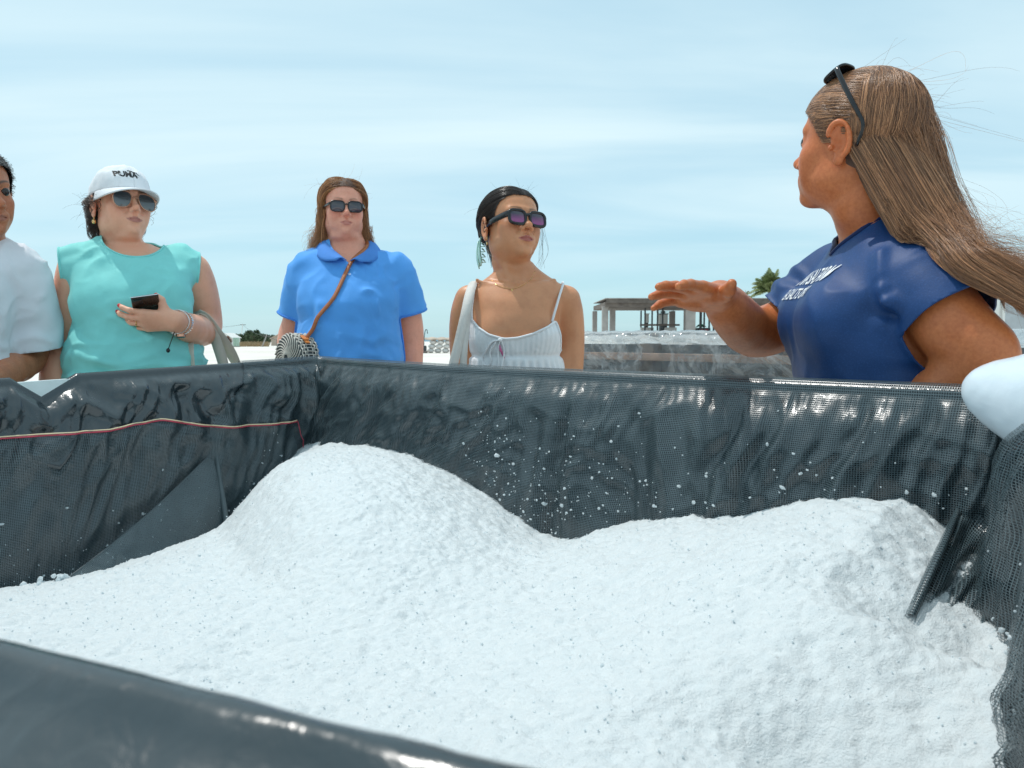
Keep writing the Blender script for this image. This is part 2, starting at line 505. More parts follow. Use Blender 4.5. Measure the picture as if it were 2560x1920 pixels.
class Field:
    def __init__(s, xs, ys, zs):
        s.xs, s.ys, s.zs = xs, ys, zs
        s.D = np.full((len(xs), len(ys), len(zs)), 0.3, np.float32)
    def block(s, lo, hi):
        sl = []
        for a, l, h in zip((s.xs, s.ys, s.zs), lo, hi):
            i, j = np.searchsorted(a, l), np.searchsorted(a, h, 'right')
            sl.append(slice(max(i - 1, 0), min(j + 1, len(a))))
        X = s.xs[sl[0]].astype(np.float32)[:, None, None]
        Y = s.ys[sl[1]].astype(np.float32)[None, :, None]
        Z = s.zs[sl[2]].astype(np.float32)[None, None, :]
        return tuple(sl), X, Y, Z
    def blend(s, sl, d, k, sub=False):
        a = s.D[sl]
        if a.size == 0: return
        d = np.broadcast_to(d, a.shape).astype(np.float32)
        if sub:
            d = -d
            h = np.clip(0.5 - 0.5 * (a - d) / k, 0, 1) if k > 0 else (a < d).astype(np.float32)
            s.D[sl] = a + (d - a) * h + k * h * (1 - h)
        else:
            h = np.clip(0.5 + 0.5 * (a - d) / k, 0, 1) if k > 0 else (d < a).astype(np.float32)
            s.D[sl] = a + (d - a) * h - k * h * (1 - h)
    def _bb(s, F, lo, hi, pad):
        c = np.array([(x, y, z) for x in (lo[0], hi[0]) for y in (lo[1], hi[1]) for z in (lo[2], hi[2])])
        w = F.w(c)
        return w.min(0) - pad, w.max(0) + pad
    def ell(s, c, r, k=0.02, F=ID, sub=False, Rl=None):
        c, r = np.array(c, float), np.array(r if np.ndim(r) else (r, r, r), float)
        m = r.max() if Rl is not None else r
        lo, hi = s._bb(F, c - m, c + m, k + 0.02)
        sl, X, Y, Z = s.block(lo, hi)
        x, y, z = F.loc(X, Y, Z)
        x, y, z = x - c[0], y - c[1], z - c[2]
        if Rl is not None:
            x, y, z = (x * Rl[0, 0] + y * Rl[1, 0] + z * Rl[2, 0], x * Rl[0, 1] + y * Rl[1, 1] + z * Rl[2, 1], x * Rl[0, 2] + y * Rl[1, 2] + z * Rl[2, 2])
        k0 = np.sqrt((x / r[0]) ** 2 + (y / r[1]) ** 2 + (z / r[2]) ** 2)
        k1 = np.sqrt((x / r[0] ** 2) ** 2 + (y / r[1] ** 2) ** 2 + (z / r[2] ** 2) ** 2) + 1e-9
        s.blend(sl, F.s * k0 * (k0 - 1) / k1, k, sub)
    def cap(s, a, b, ra, rb=None, k=0.02, F=ID, sub=False, flat=None):
        rb = ra if rb is None else rb
        a, b = np.array(a, float), np.array(b, float)
        m = max(ra, rb)
        lo, hi = s._bb(F, np.minimum(a, b) - m, np.maximum(a, b) + m, k + 0.02)
        sl, X, Y, Z = s.block(lo, hi)
        x, y, z = F.loc(X, Y, Z)
        d = b - a
        t = np.clip(((x - a[0]) * d[0] + (y - a[1]) * d[1] + (z - a[2]) * d[2]) / max(d.dot(d), 1e-9), 0, 1)
        q = np.sqrt((x - a[0] - t * d[0]) ** 2 + (y - a[1] - t * d[1]) ** 2 + (z - a[2] - t * d[2]) ** 2)
        s.blend(sl, F.s * (q - (ra + (rb - ra) * t)), k, sub)
    def chain(s, pts, rr, k=0.02, F=ID, sub=False, n=None):
        pts = np.asarray(pts, float); rr = np.asarray(rr, float)
        if n:
            q = catmull(np.concatenate([pts, rr[:, None]], 1), n); pts, rr = q[:, :3], q[:, 3]
        for i in range(len(pts) - 1):
            s.cap(pts[i], pts[i + 1], rr[i], rr[i + 1], k, F, sub)
    def torso(s, F, prof, off=0.0, k=0.03, p=2.3):
        """prof rows: z, centre x, centre y, half width, half depth (local, z = height above the ground)."""
        pr = np.array(sorted(prof, key=lambda r: r[0]), float)
        zz = np.linspace(pr[0, 0], pr[-1, 0], 240)
        tab = np.stack([np.interp(zz, pr[:, 0], pr[:, i]) for i in range(1, 5)])
        ker = np.hanning(17); ker /= ker.sum()
        tab = np.stack([np.convolve(np.pad(t, 8, 'edge'), ker, 'valid') for t in tab])
        m = max(pr[:, 3].max(), pr[:, 4].max()) + off
        lo, hi = s._bb(F, (-m + pr[:, 1].min(), -m + pr[:, 2].min(), pr[0, 0] - F.o[2]), (m + pr[:, 1].max(), m + pr[:, 2].max(), pr[-1, 0] - F.o[2]), 0.05)
        sl, X, Y, Z = s.block(lo, hi)
        x, y, z = F.loc(X, Y, Z)
        z1 = s.zs[sl[2]]
        xc, yc, a, b = [np.interp(z1, zz, t).astype(np.float32)[None, None, :] for t in tab]
        a, b = a + off, b + off
        g = (np.abs((x - xc) / a) ** p + np.abs((y - yc) / b) ** p) ** (1 / p)
        d = (g - 1) * np.minimum(a, b)
        endd = np.maximum(z1 - pr[-1, 0] - off * 0.5, pr[0, 0] - z1 - off * 0.5).astype(np.float32)[None, None, :]
        s.blend(sl, np.maximum(d, endd), k)
    def extract(s):
        """Surface nets on the uneven grid: (vertices, quads), facing outwards."""
        D = s.D
        D[0], D[-1] = np.maximum(D[0], .001), np.maximum(D[-1], .001)
        D[:, 0], D[:, -1] = np.maximum(D[:, 0], .001), np.maximum(D[:, -1], .001)
        D[:, :, 0], D[:, :, -1] = np.maximum(D[:, :, 0], .001), np.maximum(D[:, :, -1], .001)
        ins = D < 0
        n = [k - 1 for k in D.shape]
        cnt = np.zeros(n, np.uint8)
        for dx in (0, 1):
            for dy in (0, 1):
                for dz in (0, 1):
                    cnt += ins[dx:dx + n[0], dy:dy + n[1], dz:dz + n[2]]
        act = np.argwhere((cnt > 0) & (cnt < 8))
        del cnt
        idx = np.full(n, -1, np.int32)
        idx[act[:, 0], act[:, 1], act[:, 2]] = np.arange(len(act))
        acc = np.zeros((len(act), 3)); c = np.zeros(len(act))
        ax = (s.xs, s.ys, s.zs)
        cor = {}
        for dx in (0, 1):
            for dy in (0, 1):
                for dz in (0, 1):
                    cor[dx, dy, dz] = D[act[:, 0] + dx, act[:, 1] + dy, act[:, 2] + dz]
        for (a0, b0) in [((0, 0, 0), (1, 0, 0)), ((0, 1, 0), (1, 1, 0)), ((0, 0, 1), (1, 0, 1)), ((0, 1, 1), (1, 1, 1)),
                         ((0, 0, 0), (0, 1, 0)), ((1, 0, 0), (1, 1, 0)), ((0, 0, 1), (0, 1, 1)), ((1, 0, 1), (1, 1, 1)),
                         ((0, 0, 0), (0, 0, 1)), ((1, 0, 0), (1, 0, 1)), ((0, 1, 0), (0, 1, 1)), ((1, 1, 0), (1, 1, 1))]:
            da, db = cor[a0], cor[b0]
            m = (da < 0) != (db < 0)
            t = np.where(m, da / np.where(m, da - db, 1), 0)
            for k in range(3):
                pa = ax[k][act[:, k] + a0[k]]; pb = ax[k][act[:, k] + b0[k]]
                acc[:, k] += np.where(m, pa + (pb - pa) * t, 0)
            c += m
        v = acc / c[:, None]
        quads = []
        for k in range(3):
            u, w = (k + 1) % 3, (k + 2) % 3
            sa = [slice(None)] * 3; sb = [slice(None)] * 3
            sa[k] = slice(0, -1); sb[k] = slice(1, None)
            cross = ins[tuple(sa)] != ins[tuple(sb)]
            e = np.argwhere(cross)
            e = e[(e[:, u] > 0) & (e[:, w] > 0) & (e[:, u] < n[u]) & (e[:, w] < n[w])]
            i = []
            for du, dw in ((1, 1), (0, 1), (0, 0), (1, 0)):
                q = e.copy(); q[:, u] -= du; q[:, w] -= dw
                i.append(idx[q[:, 0], q[:, 1], q[:, 2]])
            q = np.stack(i, 1)
            fl = ~ins[e[:, 0], e[:, 1], e[:, 2]]
            q[fl] = q[fl][:, ::-1]
            quads.append(q[(q >= 0).all(1)])
        return v, np.concatenate(quads)

def torso_val(T, prof, v, p=2.3):
    """Rough distance of points outside a torso profile (negative inside)."""
    pr = np.array(sorted(prof, key=lambda r: r[0]), float); l = T.l(v); z = v[:, 2]
    xc, yc, a, b_ = [np.interp(z, pr[:, 0], pr[:, i]) for i in range(1, 5)]
    g = (np.abs((l[:, 0] - xc) / a) ** p + np.abs((l[:, 1] - yc) / b_) ** p) ** (1 / p)
    return (g - 1) * np.minimum(a, b_)

def relax(v, q, it=2, lam=0.5):
    """Laplacian smoothing over quad edges."""
    e = np.concatenate([q[:, [0, 1]], q[:, [1, 2]], q[:, [2, 3]], q[:, [3, 0]]])
    e = np.concatenate([e, e[:, ::-1]])
    n = np.bincount(e[:, 0], minlength=len(v))[:, None].clip(1)
    for _ in range(it):
        s = np.stack([np.bincount(e[:, 0], weights=v[e[:, 1], k], minlength=len(v)) for k in range(3)], 1)
        v = v + lam * (s / n - v)
    return v

def vnormals(v, q):
    nf = np.cross(v[q[:, 2]] - v[q[:, 0]], v[q[:, 3 if q.shape[1] == 4 else 1]] - v[q[:, 1 if q.shape[1] == 4 else 0]])
    if q.shape[1] == 3:
        nf = np.cross(v[q[:, 1]] - v[q[:, 0]], v[q[:, 2]] - v[q[:, 0]])
    out = np.zeros_like(v)
    for i in range(q.shape[1]):
        for k in range(3):
            out[:, k] += np.bincount(q[:, i], weights=nf[:, k], minlength=len(v))
    return out / np.maximum(np.linalg.norm(out, axis=1, keepdims=True), 1e-12)

def clip_mesh(v, q, m):
    """Cut a mesh at m = 0 and keep m > 0, with clean edges. Returns vertices, triangles, and the cut edges as index pairs."""
    t = np.concatenate([q[:, [0, 1, 2]], q[:, [0, 2, 3]]]) if q.shape[1] == 4 else q
    s = m[t] > 0
    k = s.sum(1)
    out = [t[k == 3]]
    cache, newv, cutE = {}, [], []
    nv = len(v)
    def cut(a, b):
        key = (a, b) if a < b else (b, a)
        if key not in cache:
            f = m[a] / (m[a] - m[b])
            newv.append(v[a] + (v[b] - v[a]) * f)
            cache[key] = nv + len(newv) - 1
        return cache[key]
    ext = []
    for tri in t[k == 1]:
        i = int(np.argmax(m[tri] > 0)); a, b, c = tri[i], tri[(i + 1) % 3], tri[(i + 2) % 3]
        p, r_ = cut(a, b), cut(a, c)
        ext.append((a, p, r_)); cutE.append((p, r_))
    for tri in t[k == 2]:
        i = int(np.argmin(m[tri] > 0)); a, b, c = tri[i], tri[(i + 1) % 3], tri[(i + 2) % 3]
        p, r_ = cut(b, a), cut(c, a)
        ext += [(b, c, p), (p, c, r_)]; cutE.append((r_, p))
    if ext: out.append(np.array(ext))
    f = np.concatenate(out)
    vv = np.concatenate([v, np.array(newv)]) if newv else v
    used = np.unique(f); rm = np.full(len(vv), -1); rm[used] = np.arange(len(used))
    ce = [(rm[a], rm[b]) for a, b in cutE if rm[a] >= 0 and rm[b] >= 0]
    return vv[used], rm[f], ce

def loops_of(v, edges, minlen=12):
    """Ordered point loops from cut edges."""
    nb = {}
    for a, b in edges:
        nb.setdefault(a, []).append(b); nb.setdefault(b, []).append(a)
    seen, res = set(), []
    for s0 in list(nb):
        if s0 in seen: continue
        lp = [s0]; seen.add(s0); cur = s0
        while True:
            nx = [x for x in nb[cur] if x not in seen]
            if not nx: break
            cur = nx[0]; seen.add(cur); lp.append(cur)
        if len(lp) >= minlen:
            res.append((v[lp], s0 in nb[cur] and len(lp) > 2))
    return res

def smooth_loop(p, closed, it=4):
    p = p.copy()
    for _ in range(it):
        if closed:
            p = 0.5 * p + 0.25 * (np.roll(p, 1, 0) + np.roll(p, -1, 0))
        else:
            p[1:-1] = 0.5 * p[1:-1] + 0.25 * (p[2:] + p[:-2])
    return p

def resample(p, closed, step):
    if closed: p = np.concatenate([p, p[:1]])
    d = np.concatenate([[0], np.cumsum(np.linalg.norm(np.diff(p, axis=0), axis=1))])
    t = np.linspace(0, d[-1], max(int(d[-1] / step), 6))
    return np.stack([np.interp(t, d, p[:, k]) for k in range(3)], 1)

def seg_dist(v, pts):
    """Distance of every vertex to a polyline."""
    best = np.full(len(v), 9.0)
    for a, b in zip(pts[:-1], pts[1:]):
        d = b - a
        t = np.clip(((v - a) @ d) / max(d @ d, 1e-12), 0, 1)
        best = np.minimum(best, np.linalg.norm(v - a - t[:, None] * d, axis=1))
    return best

# ------------------------------------------------------------------ heads and hands
def head(f, F, o=None):
    """Adds a head (origin at eye level between the ears) to field f in frame F."""
    p = dict(jaw=1.0, cheek=1.0, chin=1.0, nose=1.0, nosew=1.0, lips=1.0, dbl=0.0, brow=1.0, smile=0.0, ear=1.0, fore=1.0, open=0.0, lid=0.6)
    p.update(o or {})
    A = lambda *a, **k: f.ell(*a, F=F, **k)
    C = lambda *a, **k: f.cap(*a, F=F, **k)
    A((0, -0.012, 0.034), (0.0735, 0.0945, 0.077), k=0.01)
    A((0, 0.028, 0.036), (0.060 * p['fore'], 0.056, 0.056), k=0.03)
    A((0, 0.022, -0.034), (0.0625 * p['jaw'] ** 0.5, 0.066, 0.078), k=0.03)
    A((0, 0.032, -0.076), (0.048 * p['jaw'], 0.050, 0.036), k=0.026)
    A((0, -0.016, -0.040), (0.057, 0.055, 0.055), k=0.025)
    A((0, 0.072, -0.100), (0.019, 0.017 * p['chin'], 0.016), k=0.020)
    for s in (-1, 1):
        A((s * 0.050 * p['jaw'], 0.002, -0.070), (0.012, 0.028, 0.018), k=0.024)
        A((s * 0.041, 0.057, -0.030), (0.021 * p['cheek'], 0.018 * p['cheek'], 0.018 * p['cheek']), k=0.026)
        A((s * 0.033, 0.058, -0.056), (0.018 * p['cheek'], 0.014 * p['cheek'], 0.022 * p['cheek']), k=0.024)
        C((s * 0.010, 0.085, 0.017), (s * 0.040, 0.074, 0.018), 0.0085 * p['brow'], 0.007, k=0.016)
    if p['dbl']:
        A((0, 0.032, -0.116), (0.044 * p['dbl'], 0.036, 0.017 * p['dbl']), k=0.016)
    # eye sockets, eyeballs and lids
    for s in (-1, 1):
        A((s * 0.031, 0.098, -0.002), (0.0185, 0.016, 0.0125), k=0.013, sub=True)
        A((s * 0.031, 0.0735, -0.002), (0.0148, 0.0135, 0.0135), k=0.006)
        C((s * 0.018, 0.0865, -0.0015), (s * 0.044, 0.0795, -0.0015), 0.0016 + 0.0022 * p['open'], k=0.003, sub=True)
    # nose
    C((0, 0.084, 0.008), (0, 0.1045 + 0.004 * (p['nose'] - 1), -0.032), 0.0058, 0.0080 * p['nose'], k=0.012)
    A((0, 0.1065 + 0.006 * (p['nose'] - 1), -0.0355), (0.0095 * p['nosew'], 0.0105 * p['nose'], 0.0088), k=0.010)
    for s in (-1, 1):
        A((s * 0.0125 * p['nosew'], 0.0935, -0.0415), (0.0072, 0.0098, 0.0072), k=0.008)
        A((s * 0.0068 * p['nosew'], 0.0995, -0.0490), (0.0030, 0.0042, 0.0036), k=0.003, sub=True)
        C((s * 0.020, 0.0885, -0.043), (s * 0.033, 0.074, -0.070), 0.0032, k=0.008, sub=True)
    # lips
    L = p['lips']; sm = p['smile']
    A((0, 0.080, -0.068), (0.027, 0.012, 0.020), k=0.016)
    up = [(-0.025, 0.0765, -0.0690 + sm), (-0.012, 0.0885, -0.0655), (-0.004, 0.0935, -0.0638), (0.004, 0.0935, -0.0638), (0.012, 0.0885, -0.0655), (0.025, 0.0765, -0.0690 + sm)]
    f.chain([F0 for F0 in up], np.array((0.0018, 0.0036, 0.0042, 0.0042, 0.0036, 0.0018)) * L, k=0.005, F=F)
    lo = [(-0.022, 0.0770, -0.0715 + sm), (-0.010, 0.0890, -0.0752), (0, 0.0915, -0.0762), (0.010, 0.0890, -0.0752), (0.022, 0.0770, -0.0715 + sm)]
    f.chain(lo, np.array((0.0018, 0.0042, 0.0050, 0.0042, 0.0018)) * L, k=0.005, F=F)
    ml = [(-0.0275, 0.0775, -0.0705 + sm), (-0.012, 0.0925, -0.0702), (0, 0.0970, -0.0698), (0.012, 0.0925, -0.0702), (0.0275, 0.0775, -0.0705 + sm)]
    f.chain(ml, (0.0014, 0.0022, 0.0022, 0.0022, 0.0014), k=0.0015, F=F, sub=True)
    A((0, 0.0925, -0.0545), (0.0035, 0.004, 0.006), k=0.006, sub=True)
    A((0, 0.0945, -0.0870), (0.016, 0.0085, 0.0055), k=0.009, sub=True)
    # ears
    e = p['ear']
    for s in (-1, 1):
        ca, sa = math.cos(R(18)), math.sin(R(18))
        Rl = np.array([(ca, s * sa * 1.0, 0), (-s * sa, ca, 0), (0, 0, 1)])
        tl = R(-12)
        Rt = np.array([(1, 0, 0), (0, math.cos(tl), -math.sin(tl)), (0, math.sin(tl), math.cos(tl))])
        M = Rl @ Rt
        q = lambda x, y, z: tuple(np.array((s * 0.0735, -0.012, -0.014)) + M @ np.array((s * x, y, z)) * e)
        th = np.linspace(R(-150), R(95), 12)
        rim = [q(0.008, -0.0165 * math.cos(a) * (-1) * -1, 0.004 + 0.027 * math.sin(a)) for a in np.linspace(R(140), R(-75), 12)]
        rim = [q(0.0085 + 0.004 * max(0, -math.cos(a)), 0.0165 * math.cos(a), 0.004 + 0.0275 * math.sin(a)) for a in np.linspace(R(20), R(245), 13)]
        A(q(0.004, -0.003, 0.002), np.array((0.0060, 0.0160, 0.0260)) * e, k=0.006, Rl=M)
        f.chain(rim, np.linspace(0.0036, 0.0040, 13) * e, k=0.004, F=F)
        A(q(0.007, 0.003, -0.0270), np.array((0.0050, 0.0085, 0.0100)) * e, k=0.006)
        A(q(0.012, 0.003, -0.003), np.array((0.0085, 0.0085, 0.0105)) * e, k=0.004, sub=True)
        A(q(0.0125, -0.004, 0.014), np.array((0.0065, 0.0065, 0.0105)) * e, k=0.004, sub=True)
        A(q(0.009, 0.013, -0.006), np.array((0.004, 0.004, 0.0055)) * e, k=0.004)

def head_masks(v, F, lips=1.0, brows=1.0, flush=0.5):
    """Lip, brow and flushed-skin colour weights for body vertices."""
    q = F.l(v)
    x, y, z = q[:, 0], q[:, 1], q[:, 2]
    fr = (y > 0.05) & (np.abs(x) < 0.06) & (np.abs(z) < 0.13)
    top = -0.0618 - 0.006 * (np.abs(x) / 0.026) ** 1.6 + 0.0012 * np.exp(-((np.abs(x) - 0.005) / 0.004) ** 2)
    bot = -0.0808 + 0.0100 * (np.abs(x) / 0.026) ** 2.2
    lip = sstep(0, 0.0022, top - z) * sstep(0, 0.0025, z - bot) * sstep(0.0285, 0.0235, np.abs(x)) * fr * lips
    bx = (np.abs(x) - 0.012) / 0.033
    bz = 0.0175 + 0.006 * np.sin(np.clip(bx, 0, 1) * 2.2)
    bw = 0.0042 * (1 - 0.6 * np.clip(bx, 0, 1))
    brow = np.exp(-((z - bz) / bw) ** 2) * sstep(-0.08, 0.1, bx) * sstep(1.05, 0.85, bx) * (y > 0.03) * brows
    fl = (np.exp(-(((np.abs(x) - 0.042) / 0.022) ** 2 + ((z + 0.035) / 0.024) ** 2)) + 0.8 * np.exp(-((x / 0.014) ** 2 + ((z + 0.036) / 0.014) ** 2))) * (y > 0.04) * flush
    fl += 0.7 * flush * (np.abs(x) > 0.066) * (np.abs(z + 0.012) < 0.04) * (np.abs(y + 0.012) < 0.03)
    return dict(lip=np.clip(lip, 0, 1), brow=np.clip(brow, 0, 1) * 0.85, flush=np.clip(fl, 0, 0.75))

def hand(f, F, curls, spread=(8, 2, -3, -9), thumb=None, sc=1.0):
    """Hand in frame F: origin at the wrist, Y towards the fingers, X towards the thumb, Z out of the back. Returns finger joints."""
    kx = np.array((0.030, 0.010, -0.010, -0.028)); ky = np.array((0.090, 0.094, 0.088, 0.078))
    ln = [(0.040, 0.024, 0.020), (0.044, 0.028, 0.021), (0.040, 0.026, 0.021), (0.031, 0.019, 0.019)]
    rad = (0.0096, 0.0098, 0.0092, 0.0082)
    joints = []
    C = lambda a, b, ra, rb, k: f.cap(a, b, ra, rb, k, F)
    f.ell((0, 0.004, 0), (0.028, 0.03, 0.019), k=0.02, F=F)
    for i in range(4):
        C((kx[i] * 0.55, 0.010, -0.002), (kx[i], ky[i], 0.0 - 0.0035 * (i in (0, 3))), 0.0145, 0.0118, 0.014)
        p = np.array((kx[i], ky[i], -0.003 * (i in (0, 3)))); a = 0.0
        js = [p]
        sp = R(spread[i]); r = rad[i]
        for j in range(3):
            a += R(curls[i][j])
            d = np.array((math.sin(sp) * math.cos(a), math.cos(sp) * math.cos(a), -math.sin(a)))
            nx = p + d * ln[i][j]
            r2 = r * (0.93 if j < 2 else 0.80)
            C(p, nx, r * (1.05 if j else 1.1), r2, 0.0035)
            p, r = nx, r2
            js.append(p)
        joints.append(js)
    f.ell((0.014, 0.030, -0.012), (0.018, 0.030, 0.013), k=0.014, F=F)
    f.ell((-0.020, 0.040, -0.010), (0.014, 0.034, 0.012), k=0.014, F=F)
    tp = thumb if thumb is not None else [(0.020, 0.018, -0.006), (0.040, 0.046, -0.014), (0.052, 0.074, -0.016), (0.056, 0.098, -0.016)]
    f.chain(tp, (0.0155, 0.0130, 0.0112, 0.0088), k=0.009, F=F)
    joints.append([np.array(x) for x in tp])
    return joints

def strands(name, lines, rad, mat, parent, tip=0.35):
    """Hair as one Curves object: lines is (n strands, n points, 3)."""
    lines = np.asarray(lines, np.float32)
    n, m = lines.shape[:2]
    hc = bpy.data.hair_curves.new(name)
    hc.add_curves([m] * n)
    pos = hc.attributes.get('position') or hc.attributes.new('position', 'FLOAT_VECTOR', 'POINT')
    pos.data.foreach_set('vector', lines.ravel())
    ra = hc.attributes.get('radius') or hc.attributes.new('radius', 'FLOAT', 'POINT')
    rv = np.broadcast_to(np.asarray(rad, np.float32).reshape(-1, 1), (n, 1)) * np.linspace(1, tip, m)[None, :]
    ra.data.foreach_set('value', np.ascontiguousarray(rv, np.float32).ravel())
    hc.materials.append(mat)
    o = bpy.data.objects.new(name, hc)
    COL.objects.link(o)
    o.parent = parent
    return o
# ------------------------------------------------------------------ setting: ground, sea
def ground_mat():
    m, nt, b, out = new_mat('pale_sand')
    tc = N(nt, 'ShaderNodeTexCoord')
    n1 = noise_node(nt, 0.35, 6, vec=tc.outputs['Object'])
    mp = N(nt, 'ShaderNodeMapping'); mp.inputs['Scale'].default_value = (0.02, 0.33, 1)
    nt.links.new(tc.outputs['Object'], mp.inputs[0])
    n2 = noise_node(nt, 1.0, 3, vec=mp.outputs[0])
    n3 = noise_node(nt, 9, 6, vec=tc.outputs['Object'])
    a = N(nt, 'ShaderNodeMath', operation='ADD'); nt.links.new(n1.outputs[0], a.inputs[0]); nt.links.new(n2.outputs[0], a.inputs[1])
    a2 = N(nt, 'ShaderNodeMath', operation='MULTIPLY_ADD'); a2.inputs[1].default_value = 0.35; nt.links.new(n3.outputs[0], a2.inputs[0]); nt.links.new(a.outputs[0], a2.inputs[2])
    r = ramp(nt, a2.outputs[0], [(0.75, (0.54, 0.48, 0.42)), (1.1, (0.70, 0.65, 0.59)), (1.4, (0.78, 0.74, 0.69))])
    sc = N(nt, 'ShaderNodeMath', operation='MULTIPLY'); sc.inputs[1].default_value = 0.6
    nt.links.new(a2.outputs[0], sc.inputs[0]); r.inputs[0].links and nt.links.remove(r.inputs[0].links[0]); nt.links.new(sc.outputs[0], r.inputs[0])
    for e, p in zip(r.color_ramp.elements, (0.42, 0.62, 0.82)): e.position = p
    nt.links.new(r.outputs[0], b.inputs['Base Color'])
    b.inputs['Roughness'].default_value = 0.95
    b.inputs['Specular IOR Level'].default_value = 0.1
    add_bump(nt, b, n3.outputs[0], 0.5, 0.05)
    return m
def build_ground():
    xs = np.concatenate([-np.geomspace(420, 3, 26), np.linspace(-2.5, 2.5, 6), np.geomspace(3, 420, 26)])
    ys = np.concatenate([-np.geomspace(200, 3, 20), np.linspace(-2, 2, 5), np.geomspace(3, 210, 34)])
    X, Y = np.meshgrid(xs, ys, indexing='ij')
    q = np.stack([X.ravel(), Y.ravel(), np.zeros(X.size)], 1)
    Z = 0.04 * fbm(q * 0.07, 3, 2) * np.clip((np.hypot(X, Y).ravel() - 6) / 20, 0, 1)
    Z = Z - 8 * sstep(185, 210, Y.ravel())
    q[:, 2] = Z
    mb = MB(); mb.sheet(q.reshape(len(xs), len(ys), 3)[:, ::-1])
    tag(mb.build('ground', ground_mat()), kind='structure')
    m, nt, b, out = new_mat('sea_water')
    nz = noise_node(nt, 0.02, 4)
    r = ramp(nt, nz.outputs[0], [(0.3, (0.06, 0.17, 0.24)), (0.7, (0.10, 0.24, 0.32))])
    nt.links.new(r.outputs[0], b.inputs['Base Color']); b.inputs['Roughness'].default_value = 0.5
    mb = MB(); mb.add([(-5000, 150, -7), (5000, 150, -7), (5000, 4900, -7), (-5000, 4900, -7)], [(0, 1, 2, 3)])
    tag(mb.build('sea', m, smooth=False), kind='structure')
build_ground()

# ------------------------------------------------------------------ far things behind the group
M_conc = simple('weathered_concrete', (0.36, 0.33, 0.31), 0.9, var=0.25, scale=1.2, bump=0.4, bscale=8, bdist=0.02)
M_wood_grey = simple('weathered_timber', (0.14, 0.115, 0.10), 0.85, var=0.35, scale=2.5)
M_white_paint = simple('white_paint', (0.74, 0.73, 0.70), 0.6, var=0.08, scale=1.5)
M_dark_metal = simple('dark_metal', (0.05, 0.055, 0.06), 0.5, var=0.2, scale=4)
M_green_paint = simple('pale_green_paint', (0.38, 0.52, 0.42), 0.6, var=0.1, scale=4)
M_green_tarp = simple('green_tarp', (0.06, 0.28, 0.17), 0.6, var=0.15, scale=3)
M_dry = simple('dry_grass_straw', (0.36, 0.26, 0.15), 0.9, var=0.3, scale=6)
M_leaf_dark = simple('bush_leaf', (0.055, 0.085, 0.035), 0.7, var=0.35, scale=1.5)
M_frond = simple('palm_frond_leaf', (0.17, 0.21, 0.08), 0.55, var=0.35, scale=3)
M_frond_dry = simple('palm_frond_pale', (0.30, 0.30, 0.17), 0.7, var=0.3, scale=3)
M_bark = simple('palm_bark', (0.17, 0.13, 0.10), 0.9, var=0.3, scale=6)
M_beige = simple('beige_tarp', (0.52, 0.42, 0.34), 0.8, var=0.15, scale=2)
M_bag = simple('white_sack', (0.68, 0.65, 0.62), 0.8, var=0.12, scale=3)

def at(px, d): return (px - 512) / FPX * d
def zz(py, d): return zat(py, d)

